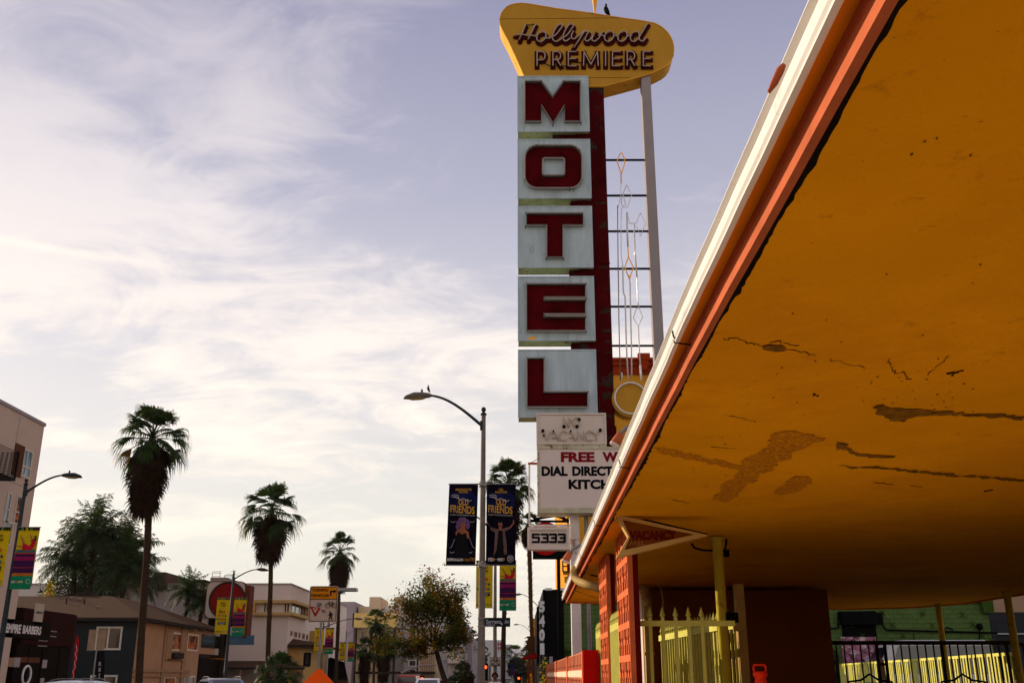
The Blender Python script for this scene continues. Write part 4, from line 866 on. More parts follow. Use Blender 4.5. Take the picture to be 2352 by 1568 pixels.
for u, v, uh, vh, lab in ((1238,1385,1190,1364,'farther right street lamp arching left just beyond the black theatre banners'), (1220,1445,1183,1433,'far right street lamp whose arm reaches left below the banners'), (1226,1496,1186,1486,'far right street lamp lower of the arms beside the thatched screen'), (1190,1512,1150,1500,'distant street lamp standing before the hazy hills')):
    Y = 6.6/max(0.02, math.tan(math.asin(ray(u, v).z/ray(u, v).length)))*0.98; Y = min(Y, 230); xx_ = P(u, v, Y).x; hh = P(u, v, Y).z
    street_lamp(xx_, Y, hh, P(uh+8, vh, Y).x-xx_, P(uh+8, vh, Y).z, lab, 'steel_grey', 0.11)
m = MB(); Y = 95; a = P(797,1356,Y); m.box(a.x-2.0, P(818,1352,Y).x, Y, Y+1.2, P(800,1356,Y).z, P(800,1349,Y).z); m.cyl((a.x-1.6,Y+.5,.13),(a.x-1.6,Y+.5,a.z), .12, 8); m.build('area_light', 'steel_grey', label='flat rectangular area light poking out behind the third palm', cat='street lamp')

# ================================================================ banners (printed cloths hung in pairs)
BW, BH = 0.77, 2.12
def cloth(m, w, h, sk=0.0, seed=0):
    r = random.Random(seed); nx, ny = 8, 20; vs_ = []
    for j in range(ny+1):
        for i in range(nx+1):
            a, b = i/nx, j/ny; vs_.append((w*a-sk*b, -0.022*math.sin(b*math.pi)*math.sin(a*math.pi*2+seed)-0.008*math.sin(a*9+b*7+seed), -h*b))
    return m.add(vs_, [(j*(nx+1)+i, (j+1)*(nx+1)+i, (j+1)*(nx+1)+i+1, j*(nx+1)+i+1) for j in range(ny) for i in range(nx)])
YP = -0.045
def rect(m, mm, x0, x1, za, zb, y=YP): m.use(mm); m.quad((x0,y,za),(x1,y,za),(x1,y,zb),(x0,y,zb))
def discp(m, mm, cx, cz, rx, rz, y=YP, n=16): m.use(mm); m.poly([(cx+rx*math.cos(2*math.pi*i/n), y, cz+rz*math.sin(2*math.pi*i/n)) for i in range(n)])
def polyp(m, mm, pts, y=YP): m.use(mm); m.poly([(x, y, z) for x, z in pts])
def txt(m, mm, s_, cx, zb, h, wmax=None, w=None, bold=0.02, shear=0.0, y=None, rise=0.0):
    m.use(mm); y = (YP-0.006) if y is None else y; sh = text_shape(s_, bold, shear); ww = w if w else min((sh[3]-sh[2])*h/(sh[5]-sh[4]), wmax or 9); text(m, s_, (cx-ww/2, y, zb), (ww, 0, rise), (0, 0, h), bold, shear)
def make_banner(kind):
    w, h = BW, BH
    lab = {'blackL': 'black theatre banner showing a curly haired singer left of the nearest lamp pole', 'blackR': 'black theatre banner showing a singer with both arms spread, right of the lamp'}.get(kind, 'banner')
    b = thing('banner', (0,0,0), lab, 'banner'); ORG[b.name] = Vector((0,0,0)); m = MB(); sk = 0.05 if kind == 'blackL' else (0.01 if kind == 'blackR' else 0.0)
    if kind in ('blackL', 'blackR'):
        cloth(m, w, h, sk, 1 if kind == 'blackL' else 4).build('cloth', 'banner_black', b)
        m = MB(); L_ = kind == 'blackL'; cx = w/2-(0.02 if L_ else 0.02)
        polyp(m, 'banner_blue', [(0.015,-.25),(w*.75,-.2),(w-.03,-.34),(w-.03,-.62),(w*.55,-.86),(.015,-.72)], -0.040)
        txt(m, 'print_gold', 'BERNADETTE' if L_ else 'LEA', cx+.02, -.185, .055, w=.42 if L_ else .12, bold=.03); txt(m, 'print_gold', 'PETERS' if L_ else 'SALONGA', cx+.02, -.25, .055, w=.24 if L_ else .32, bold=.03)
        m.use('print_white'); m.tube([(cx-.24+.03*math.sin(t*.7)+t*.028, YP-.012, -.36-.004*t*1.6+.028*math.sin(t*1.55)) for t in [i*.5 for i in range(36)]], .006, 4); m.tube([(cx-.20+.09*math.cos(R(t)), YP-.012, -.33+.035*math.sin(R(t))) for t in range(0,360,30)], .006, 4, closed=True)
        for q in range(4):
            m.use('banner_blue'); m.tube([(cx-.30+.022*q, YP-.011, -.50+.0*q),(cx-.30+.022*q, YP-.011, -.40-.018*q),(cx-.12, YP-.011, -.42-.018*q)], .004, 4); m.tube([(cx+.30-.022*q, YP-.011, -.60),(cx+.30-.022*q, YP-.011, -.47-.018*q),(cx+.14, YP-.011, -.45-.018*q)], .004, 4)
        txt(m, 'print_gold', 'OLD', cx+.02, -.565, .165, w=.26, bold=.02, rise=-.02); txt(m, 'print_gold', 'FRIENDS', cx, -.76, .20, w=.64, bold=.02, rise=-.05)
        txt(m, 'steel_grey', 'A GREAT BIG BROADWAY SHOW', cx, -.835, .035, w=.66, bold=.03, rise=-.03)
        if L_:
            for i in range(34):
                t = R(200-220*i/33); discp(m, 'print_purple', cx+.015+.125*math.cos(t)+.02*math.sin(i*2.3), -1.10+.15*math.sin(t)-.02*math.cos(i*3.1), .045, .05, YP-.001-.0004*i)
            discp(m, 'print_skin', cx+.015, -1.09, .068, .088, YP-.022); polyp(m, 'print_skin', [(cx-.03,-1.13),(cx+.06,-1.13),(cx+.08,-1.2),(cx+.17,-1.27),(cx+.19,-1.42),(cx+.14,-1.45),(cx+.1,-1.32),(cx+.0,-1.36),(cx-.1,-1.3),(cx-.14,-1.38),(cx-.18,-1.33),(cx-.15,-1.24),(cx-.06,-1.2)], YP-.02)
            polyp(m, 'ink_black', [(cx-.10,-1.27),(cx+.0,-1.335),(cx+.10,-1.29),(cx+.14,-1.45),(cx+.2,-1.95),(cx-.2,-1.95),(cx-.16,-1.38)], YP-.024); polyp(m, 'print_purple', [(cx-.09,-1.05),(cx-.04,-.99),(cx+.07,-.99),(cx+.10,-1.05),(cx+.07,-1.02),(cx-.05,-1.02)], YP-.026)
            for (ex, ez) in ((cx-.01,-1.075),(cx+.045,-1.075)): discp(m, 'ink_black', ex, ez, .011, .006, YP-.027, 8)
            discp(m, 'print_red', cx+.018, -1.13, .018, .007, YP-.027, 8)
            m.use('print_white')
            for (sx, sz) in ((.12,-.97),(.62,-.97)): m.tube([(sx+.06*math.cos(R(t)), YP-.012, sz+.05*math.sin(R(t))) for t in range(200,341,20)], .004, 4)
            for (sx, sz) in ((.11,-1.76),(.58,-1.76)): m.tube([(sx+.06*math.cos(R(t)), YP-.012, sz+.05*math.sin(R(t))) for t in range(200,341,20)], .005, 4)
            m.tube([(cx-.19,YP-.012,-1.45),(cx-.27,YP-.012,-1.66),(cx-.33,YP-.012,-1.68)], .004, 4); m.tube([(cx+.19,YP-.012,-1.42),(cx+.28,YP-.012,-1.66),(cx+.36,YP-.012,-1.70)], .004, 4)
            text(m.use('print_white'), 'AHMANSON', (-.02, YP-.006, -2.02), (.42,0,0), (0,0,.085), .03); text(m.use('print_gold'), 'THEATRE', (.41, YP-.006, -2.02), (.30,0,0), (0,0,.085), .0)
        else:
            polyp(m, 'print_leopard', [(cx-.07,-1.20),(cx-.24,-1.15),(cx-.26,-1.21),(cx-.13,-1.29),(cx-.15,-1.60),(cx-.17,-1.90),(cx-.10,-1.75),(cx-.05,-1.3),(cx+.07,-1.28),(cx+.08,-1.6),(cx+.10,-1.86),(cx+.18,-1.84),(cx+.16,-1.5),(cx+.12,-1.26),(cx+.27,-1.18),(cx+.24,-1.13),(cx+.07,-1.19)], YP-.015)
            polyp(m, 'print_skin', [(cx-.24,-1.15),(cx-.35,-1.05),(cx-.36,-.99),(cx-.33,-1.0),(cx-.32,-1.06),(cx-.22,-1.19)], YP-.016); polyp(m, 'print_skin', [(cx+.25,-1.13),(cx+.34,-1.03),(cx+.33,-.95),(cx+.36,-.97),(cx+.37,-1.05),(cx+.27,-1.18)], YP-.016)
            discp(m, 'print_skin', cx, -1.07, .058, .078, YP-.02); polyp(m, 'print_skin', [(cx-.03,-1.12),(cx+.035,-1.12),(cx+.05,-1.23),(cx-.04,-1.23)], YP-.018); discp(m, 'ink_black', cx, -1.005, .06, .03, YP-.022); discp(m, 'ink_black', cx, -1.11, .016, .022, YP-.023, 8)
            for ex in (cx-.022, cx+.024): discp(m, 'ink_black', ex, -1.06, .010, .005, YP-.024, 8)
            polyp(m, 'ink_black', [(cx-.045,-1.23),(cx+.055,-1.23),(cx+.08,-1.9),(cx-.1,-1.9)], YP-.0185)
            txt(m, 'print_white', 'FEB', .115, -2.02, .085, w=.12); txt(m, 'print_gold', '8', .20, -2.02, .085, w=.04, bold=.03); txt(m, 'print_white', '-', .265, -1.98, .008, w=.06); txt(m, 'print_white', 'MAR', .37, -2.02, .085, w=.13); txt(m, 'print_gold', '9', .46, -2.02, .085, w=.04, bold=.03)
            m.use('print_white'); m.tube([(.63+.08*math.cos(R(t)), YP-.012, -1.96+.085*math.sin(R(t))) for t in range(0,360,20)], .005, 4, closed=True)
            for q, s_ in enumerate(('CENTER','THEATRE','GROUP')): txt(m, 'print_white', s_, .63, -1.935-.035*q, .024, w=.10)
        m.build('print', None, b)
    else:
        cloth(m, w, h, 0.0, 2).build('cloth', 'banner_yellow', b)
        m = MB()
        for q in range(9):
            if q in (3,): continue
            mm = 'print_green' if q in (1, 5) else 'ink_black'
            x0 = .02+q*.084; m.use(mm); m.poly([(x0,YP,-.01),(x0+.07,YP,-.01),(x0+.07,YP,-.11),(x0+.035,YP,-.135 if mm == 'ink_black' else -.10),(x0,YP,-.11)])
        if kind == 'yellowL':
            txt(m, 'ink_black', 'Sutton', w/2-.02, -.37, .13, w=.32, shear=.4); txt(m, 'ink_black', 'Foster', w/2+.04, -.52, .13, w=.30, shear=.4); txt(m, 'print_green', 'in', w/2, -.64, .05, w=.05, bold=.04)
            for s_, cx, zb, hh_, ww, mm in (('O',.22,-.90,.19,.13,'ink_black'),('n',.33,-.88,.10,.07,'ink_black'),('c',.41,-.88,.10,.07,'print_red'),('e',.49,-.90,.14,.09,'print_red'),
                ('U',.15,-1.10,.13,.10,'print_red'),('P',.25,-1.12,.13,.08,'print_red'),('O',.34,-1.08,.11,.08,'print_orange'),('N',.44,-1.10,.12,.10,'print_green'),('a',.60,-1.12,.11,.10,'print_plum'),
                ('M',.12,-1.32,.13,.13,'print_green'),('a',.22,-1.31,.09,.07,'print_slate'),('t',.30,-1.32,.12,.06,'print_orange'),('t',.36,-1.32,.12,.06,'print_plum'),('r',.42,-1.31,.09,.06,'print_red'),('e',.49,-1.31,.09,.07,'print_red'),('s',.58,-1.34,.14,.09,'print_green'),('s',.68,-1.34,.11,.06,'print_orange')):
                txt(m, mm, s_, cx, zb, hh_, w=ww, bold=.05)
            polyp(m, 'ink_black', [(.13,-1.42),(.66,-1.42),(.62,-1.50),(.66,-1.58),(.13,-1.58),(.17,-1.50)]); txt(m, 'print_white', 'DIRECT FROM', .40, -1.49, .04, w=.36); txt(m, 'print_white', 'BROADWAY', .40, -1.56, .04, w=.32)
            text(m.use('ink_black'), 'AHMANSON', (.04, YP-.006, -2.02), (.40,0,0), (0,0,.08), .03); text(m.use('print_slate'), 'THEATRE', (.45, YP-.006, -2.02), (.28,0,0), (0,0,.08), .0)
        else:
            polyp(m, 'print_skin', [(.24,-.62),(.17,-.45),(.10,-.34),(.14,-.33),(.21,-.42),(.29,-.60)], YP-.004); polyp(m, 'print_skin', [(.24,-.70),(.03,-.67),(.03,-.71),(.24,-.74)], YP-.004); polyp(m, 'print_skin', [(.53,-.45),(.44,-.29),(.47,-.28),(.57,-.43)], YP-.004)
            polyp(m, 'print_red', [(.24,-.58),(.36,-.62),(.48,-.70),(.55,-.58),(.50,-.48),(.56,-.44),(.68,-.52),(.70,-.62),(.60,-.84),(.24,-.84)], YP-.008); discp(m, 'bark_dark', .66, -.42, .055, .11, YP-.009); discp(m, 'print_skin', .645, -.395, .035, .045, YP-.013)
            z = -.82
            for mm, hh_, inset in (('print_slate',.12,.03),('print_red',.04,0),('print_plum',.10,.02),('print_magenta',.13,.0),('print_plum',.25,.01),('print_red',.02,0),('print_plum',.18,.0),('print_orange',.10,.01),('print_green',.48,0)):
                if mm == 'print_orange':
                    rect(m, 'ink_red', inset, w-inset-.02, z-hh_, z-.002); m.use('print_orange')
                    for q in range(14): x = .02+q*.052; m.poly([(x,YP-.005,z-hh_),(x+.026,YP-.005,z-hh_),(x+.046,YP-.005,z-.004),(x+.02,YP-.005,z-.004)])
                else: rect(m, mm, inset, w-inset-.01, z-hh_, z-.002)
                z -= hh_
            txt(m, 'print_white', 'DEC', .10, -2.02, .08, w=.12, y=YP-.01); txt(m, 'print_orange', '10', .20, -2.02, .08, w=.06, y=YP-.01); txt(m, 'print_white', '- JAN', .33, -2.02, .08, w=.17, y=YP-.01); txt(m, 'print_orange', '5', .44, -2.02, .08, w=.04, y=YP-.01)
            m.use('print_white'); m.tube([(.64+.075*math.cos(R(t)), YP-.012, -1.96+.08*math.sin(R(t))) for t in range(0,360,20)], .005, 4, closed=True)
        m.build('print', None, b)
    m = MB(); m.tube([(-.02,0.0,0),(w+.03,0.0,0)], .014, 6); m.build('rod', 'steel_grey', b); m = MB(); m.tube([(-.02-sk,0.0,-h),(w+.03-sk,0.0,-h)], .014, 6); m.build('rod', 'steel_grey', b)
    return b
def place(o, loc, scale=1.0, label=None, group=None):
    o.location = loc; o.scale = (scale,)*3
    if label: o['label'] = label
    if group: o['group'] = group
b = make_banner('blackL'); place(b, P(1032,1111,Y1-.06), abs(P(1060,1111,Y1).z-P(1060,1297,Y1).z)/BH, group='black theatre banners')
b = make_banner('blackR'); place(b, P(1118,1111,Y1-.06), abs(P(1160,1111,Y1).z-P(1160,1297,Y1).z)/BH, group='black theatre banners')
yl, yr = make_banner('yellowL'), make_banner('yellowR'); first = True
for (uL, uR, vt, vb, Y, ut, uv_, lab) in ((1094, 1147.5, 1287, 1395.5, Y2-.12, 1107, 1150, 'on the second right lamp, below the black banners'), (-21, 45, 1210, 1345, YL-.1, -40, 5, 'on the dark lamp at the far left'), (500, 539, 1372, 1455, YL2-.1, 0, 0, 'on the lamp before the round red sign'),
    (724, 748, 1441, 1498, YL3-.1, 0, 0, 'on the lamp behind the TURNING VEHICLES plate'), (780.5, 800, 1474, 1516, YL4-.1, 0, 0, 'on the far lamp beyond the third palm')):
    k = abs(P(uL,vt,Y).z-P(uL,vb,Y).z)/BH
    for kind, u, src, nm in (('yellowL', uL, yl, 'yellow lettered banner '), ('yellowR', uR, yr, 'striped banner with a woman in red ')):
        o = src if first else copytree(src)
        place(o, P(u, vt, Y), k, nm+lab, 'yellow theatre banners')
    first = False
for (u, vt, vb, Y, lab) in ((1219.5, 1420, 1480, 84, 'yellow banner above the thatched screen beside the numerals'), (1210, 1515, 1541, 150, 'small yellow banner under the red awning')):
    o = copytree(yl); place(o, P(u, vt, Y), abs(P(u,vt,Y).z-P(u,vb,Y).z)/BH*1.02, lab, 'yellow theatre banners')
# clamps that hold the black banners
m = MB()
for v in (1112, 1297):
    c = P(1108,v,Y1); m.tube([(PX1,Y1,c.z-.06),(PX1,Y1,c.z+.06)], .115, 14); m.tube([(PX1-.17,Y1-.06,c.z),(PX1+.17,Y1-.06,c.z)], .018, 6); m.ball((PX1+.02,Y1-.13,c.z+.06), .03); m.ball((PX1-.03,Y1-.13,c.z-.04), .03)
m.build('banner_bracket', 'steel_grey', label='metal straps and short bars clamping the black banners to the nearest lamp pole', cat='bracket')

# ================================================================ street signs
def plate(name, u0, u1, v0, v1, Y, label, face, edge=None, r=0.04, cat='sign'):
    f = thing(name, (P((u0+u1)/2, v1, Y).x, Y, P(u0, v1, Y).z), label, cat); a = P(u0, v1, Y); b = P(u1, v0, Y)
    pts = [(x, z) for x, z in rrect(a.x, a.z, b.x, b.z, r)]; m = MB(); m.prism([(x, Y, z) for x, z in pts], (0, .006, 0)); m.build('plate', edge or face, f)
    if edge:
        q = rrect(a.x+.018, a.z+.018, b.x-.018, b.z-.018, r*.7); m = MB(); m.poly([(x, Y-.004, z) for x, z in q]); m.build('face', face, f)
    return f, a, b
f, a, b = plate('street_name_sign', 1112.5, 1172, 1417.5, 1438.5, Y1-.08, 'dark street name plate reading Serrano Av on the nearest lamp pole', 'street_sign_dark', r=.01)
k6 = crop(1750, 2300, 3.638); Q = lambda x, y: P(*k6(x, y), Y1-.086)
m = MB(); m.use('street_sign_ink')
def wq(s_, xa, xb, ya, yb, bold=.01): a = Q(xa, yb); c = Q(xb, yb); t = Q(xa, ya); text(m, s_, a, (c.x-a.x,0,0), (0,0,t.z-a.z), bold)
wq('Serrano', 705, 925, 640, 700, .03); wq('Av', 975, 1040, 640, 700, .03); wq('1700 N', 703, 835, 705, 742, .02)
m.use('print_white').poly([Q(920,715),Q(935,680),Q(950,720),Q(935,712)]); m.build('lettering', None, f); m = MB(); m.box(PX1+.05, a.x+.02, Y1-.09, Y1-.05, b.z-.03, b.z-.005); m.box(PX1+.05, a.x+.02, Y1-.09, Y1-.05, a.z+.005, a.z+.03); m.tube([(PX1,Y1,b.z-.03),(PX1,Y1,b.z+.0)], .105, 14); m.tube([(PX1,Y1,a.z),(PX1,Y1,a.z+.03)], .105, 14); m.build('strap', 'steel_grey', f)
def bicycle(m, cx, cz, s, y, r=.012, th=.012):
    W_ = .36*s
    for sx in (-1, 1): m.tube([(cx+sx*.52*s+W_*math.cos(R(t)), y, cz+W_*math.sin(R(t))) for t in range(0,360,20)], th, 5, closed=True)
    bb = (cx+.02*s, y, cz-.02*s)
    for pts in ([(-.52,0),(-.30,.58),(-.36,.70),(-.22,.72)], [(-.34,.46),(.24,.46)], [(-.32,.42),(.02,-.05)], [(.02,-.05),(.24,.50),(.20,.58)], [(.10,.60),(.36,.60)], [(.02,-.05),(.52,0)], [(.24,.46),(.52,0)]):
        m.tube([(cx+x*s, y, cz+z*s) for x, z in pts], th, 5)
# TURNING VEHICLES plate, on a perforated post
YT = 24.5; f, a, b = plate('traffic_sign', 707, 777.5, 1345, 1428, YT, 'amber and white TURNING VEHICLES yield to bikes and walkers plate on a perforated post', 'sign_white', None, .05)
kt = crop(1200, 2320, 7.84); Q = lambda x, y, d=-.008: P(*kt(x, y), YT)+Vector((0, d, 0))
m = MB(); m.use('ink_black')
x0, x1, zt_, zb_ = a.x+.018, b.x-.018, b.z-.018, a.z+.018
q1 = rrect(x0, zb_, x1, zt_, .04); q2 = rrect(x0+.014, zb_+.014, x1-.014, zt_-.014, .03); n = len(q1)
m.add([(x, YT-.005, z) for x, z in q1]+[(x, YT-.005, z) for x, z in q2], [(i, (i+1) % n, n+(i+1) % n, n+i) for i in range(n)])
zm = Q(600, 587).z; m.quad((x0,YT-.006,zm-.008),(x1,YT-.006,zm-.008),(x1,YT-.006,zm+.008),(x0,YT-.006,zm+.008))
m.use('sign_amber'); m.poly([(x, YT-.0035, z) for x, z in rrect(x0+.012, zm, x1-.012, zt_-.012, .03)])
m.use('ink_black')
def wt(s_, xa, xb, ya, yb, bold=.03): a_ = Q(xa, yb); c = Q(xb, yb); t = Q(xa, ya); text(m, s_, a_, (c.x-a_.x,0,0), (0,0,t.z-a_.z), bold)
wt('TURNING', 372, 885, 250, 345); wt('VEHICLES', 330, 905, 425, 520); wt('TO', 665, 800, 920, 1015)
m.poly([Q(*p) for p in ((943,475),(943,340),(960,322),(1060,322),(1060,285),(1157,345),(1065,403),(1060,370),(1000,370),(990,380),(990,475))])
m.use('sign_maroon').poly([Q(308,812,-.009),Q(650,866,-.009),Q(475,1145,-.009)]); m.use('sign_white').poly([Q(395,868,-.012),Q(577,872,-.012),Q(478,1028,-.012)]); m.use('sign_maroon'); wt2 = Q(430,922,-.014); text(m, 'YIELD', wt2, (Q(535,922).x-wt2.x,0,0), (0,0,Q(430,885).z-wt2.z), .04)
m.use('mast_grey').poly([Q(528,690,-.013),Q(680,705,-.013),Q(665,815,-.013),Q(515,850,-.013)]); m.use('ink_black'); wt2 = Q(530,830,-.016); text(m, 'XP', wt2, (Q(668,830).x-wt2.x,0,0), (0,0,Q(530,705).z-wt2.z), .02)
c = Q(968, 790, -.012); s_ = abs(Q(1135,790).x-Q(800,790).x)/1.76
bicycle(m, c.x, c.z, s_, YT-.012, th=.006)
m.ball(Q(937,978), .016, .004, .018, 12, 6)
m.tube([Q(945,1010,-.010),Q(962,1060,-.010),Q(962,1110,-.010)], [.028,.030,.022], 8, squash=.2); m.tube([Q(940,1025,-.012),Q(920,1080,-.012),Q(870,1100,-.012)], .010, 6, squash=.4); m.tube([Q(985,1020,-.012),Q(1018,1045,-.012),Q(1018,1105,-.012)], .009, 6, squash=.4)
m.tube([Q(955,1105,-.013),Q(925,1180,-.013),Q(908,1250,-.013)], [.017,.014,.011], 6, squash=.3); m.tube([Q(968,1105,-.013),Q(995,1180,-.013),Q(1012,1250,-.013)], [.017,.014,.011], 6, squash=.3); m.build('lettering', None, f)
m = MB(); xp = P(737,1430,YT).x; m.box(xp-.025, xp+.025, YT+.008, YT+.058, 0.16, a.z+.3); m.build('post', 'steel_grey', f)
m = MB(); [m.cyl((xp, YT+.006, .3+i*.05), (xp, YT+.0075, .3+i*.05), .011, 8) for i in range(60)]; m.build('post_hole', 'ink_black', f)
# orange diamond work sign
YD = 22.0; c = P(731, 1572, YD); s_ = P(731,1534,YD).z-c.z; f = thing('work_sign', (c.x, YD, 0.16), 'tilted orange diamond road work sign at the bottom edge below the TURNING VEHICLES plate', 'sign')
m = MB(); R0 = .62; cz = P(731,1534,YD).z-R0
def dia(r, y): 
    o = []
    for k in range(4):
        t = R(90+90*k); 
        for d in (-.07, .07): o.append((c.x+r*math.cos(t+d)*.985, y, cz+r*math.sin(t+d)*.985))
    return o
m.prism(dia(R0, YD), (0, .01, 0)); m.build('plate', 'sign_orange', f); m = MB(); m.ball((c.x+.02, YD-.01, cz+R0-.09), .015); m.build('bolt', 'steel_grey', f)
m = MB(); m.tube([(c.x, YD+.03, cz+.1), (c.x-.25, YD+.15, .17)], .018, 6); m.tube([(c.x, YD+.03, cz+.1), (c.x+.25, YD+.15, .17)], .018, 6); m.tube([(c.x, YD+.03, cz+.1), (c.x, YD+.55, .17)], .018, 6); m.build('stand', 'steel_grey', f)
# BIKE LANE plate on the second lamp pole
YB = Y2-.2; kb = crop(1750, 2300, 3.638); f, a, b = plate('bike_lane_sign', kb(758,0)[0], kb(932,0)[0], kb(0,1188)[1], kb(0,1320)[1], YB, 'small white BIKE LANE plate with a bicycle, on the second lamp pole', 'sign_white', 'ink_black', .03)
m = MB(); m.use('ink_black'); Q = lambda x, y: P(*kb(x, y), YB-.012); aa = Q(778,1312); text(m, 'BIKE LANE', aa, (Q(912,1312).x-aa.x,0,0), (0,0,Q(778,1287).z-aa.z), .03); c = Q(845,1252); bicycle(m, c.x, c.z, abs(Q(912,1250).x-Q(778,1250).x)/1.76, YB-.014, th=.010); m.build('lettering', None, f)
# plates seen from behind on a pole at the left
Y = 45.0; f = thing('parking_sign', (P(219,1500,Y).x, Y, 0.14), 'pair of pinkish grey sign backs on a thin pole before the teal house', 'sign')
m = MB(); m.box(P(202,1470,Y).x, P(219,1470,Y).x, Y, Y+.01, P(210,1493,Y).z, P(210,1445,Y).z); m.build('plate', 'trim_tan', f); m = MB(); m.box(P(224,1470,Y).x, P(242,1470,Y).x, Y, Y+.01, P(230,1491,Y).z, P(230,1445,Y).z); m.build('plate', 'trim_tan', f)
m = MB(); m.cyl((P(220,1500,Y).x, Y+.03, .14), (P(220,1500,Y).x, Y+.03, P(220,1446,Y).z), .03, 8); m.build('pole', 'steel_grey', f)
# feather flags
for (pts, Y, mm, lab, ink) in (([(178,1455),(181,1470),(178,1510),(172,1540),(165,1575),(161,1575),(168,1530),(172,1480)], 47.0, 'awning_red', 'slim red feather flag with white lettering before the barber shop', 'print_white'), ([(224,1494),(240,1494),(241,1520),(238,1575),(220,1575),(222,1530)], 47.0, 'ink_black', 'black feather flag with BARBER lettering before the teal house', 'mast_grey')):
    f = thing('feather_flag', (P(pts[0][0],1568,Y).x, Y, .14), lab, 'flag'); m = MB(); m.prism([P(u, v, Y) for u, v in pts], (0, .01, 0)); m.build('cloth', mm, f)
    m = MB(); m.cyl((P(pts[-1][0]-1,1568,Y).x, Y+.02, .14), P(pts[0][0], pts[0][1], Y)+Vector((0,.02,0)), .018, 6); m.build('pole', 'steel_black', f)
    m = MB(); m.use(ink)
    if ink == 'mast_grey':
        for i, ch in enumerate('RBE'): aa = P(226, 1528+i*13.5, Y-.01); text(m, ch, aa, (P(233,1528,Y).x-aa.x,0,0), (0,0,P(226,1518.5,Y).z-P(226,1528,Y).z), .05)
    else:
        m.tube([P(u, v, Y-.012) for u, v in ((175,1480),(177,1492),(173,1500),(176,1512),(171,1520),(173,1532),(167,1540),(170,1552),(164,1560))], .009, 5)
    m.build('lettering', None, f)
# traffic lights
def traffic_light(u, v, Y, label, arm=None):
    c = P(u, v, Y); f = thing('traffic_light', (c.x, Y, 0.13), label, 'traffic light', 'traffic lights showing red'); k = .16
    m = MB(); m.box(c.x-k, c.x+k, Y, Y+.2, c.z-.75, c.z+.22); m.build('housing', 'steel_black', f)
    m = MB(); m.tube([(c.x,Y-.02,c.z),(c.x,Y-.005,c.z)], .095, 14); m.build('red_lamp', 'light_red', f)
    m = MB(); m.tube([(c.x+.12*math.cos(R(t)), Y-.1, c.z+.12*math.sin(R(t))) for t in range(0,181,20)], .012, 5); m.build('visor', 'steel_black', f)
    m = MB(); m.cyl((c.x+.25,Y+.1,.13),(c.x+.25,Y+.1,c.z+.1), .07, 8); m.build('pole', 'steel_grey', f)
    if arm: m = MB(); m.tube([P(a_, b_, Y+.4) for a_, b_ in arm], [.13,.11,.09,.07,.06][:len(arm)], 8); m.build('mast_arm', 'steel_grey', f)
traffic_light(*kb(697,1333), 62, 'red traffic light just right of the nearest lamp pole')
traffic_light(*kb(1183,1493), 90, 'red traffic light low on the right of the street, beside the dark far trees')
c5 = crop(1350, 2300, 3.638)
traffic_light(*c5(1230,1497), 88, 'red traffic light under the long curved mast arm by the leafy tree', arm=[c5(925,1420), c5(1060,1360), c5(1180,1320), c5(1300,1306), c5(1440,1306)])
# ================================================================ palms and trees
def fan_leaf(m, base, az, el, plen, L_, rnd, droop=0.5, n=20, dead=False):
    d = Vector((math.cos(az)*math.cos(el), math.sin(az)*math.cos(el), math.sin(el))); side = Vector((-math.sin(az), math.cos(az), 0))
    h = base+d*plen+Vector((0, 0, -plen*plen*0.06))
    m.tube([base, base+d*plen*0.6, h], [.03,.022,.014], 3)
    nrm = side.cross(d).normalized(); tw = rnd.uniform(-.5, .5); side2 = (side*math.cos(tw)+nrm*math.sin(tw)); spread = rnd.uniform(1.0, 1.3)
    for i in range(n):
        t = (i/(n-1)-.5)*2*spread; dir_ = (d*math.cos(t)+side2*math.sin(t)).normalized(); ln = L_*(1-.22*abs(t)/spread)*rnd.uniform(.85, 1.05)
        w = L_*0.040; wv = dir_.cross(nrm).normalized()*w; p0 = h; p1 = h+dir_*ln*.5+Vector((0,0,-ln*.06*droop)); p2 = h+dir_*ln*.8+Vector((0,0,-ln*(.20+.2*rnd.random())*droop)); p3 = h+dir_*ln*.92+Vector((0,0,-ln*(.50+.35*rnd.random())*droop))
        o = len(m.v); m.add([p0-wv*.3, p0+wv*.3, p1+wv, p1-wv, p2+wv*.6, p2-wv*.6, p3], [(0,1,2,3),(3,2,4,5),(5,4,6)])
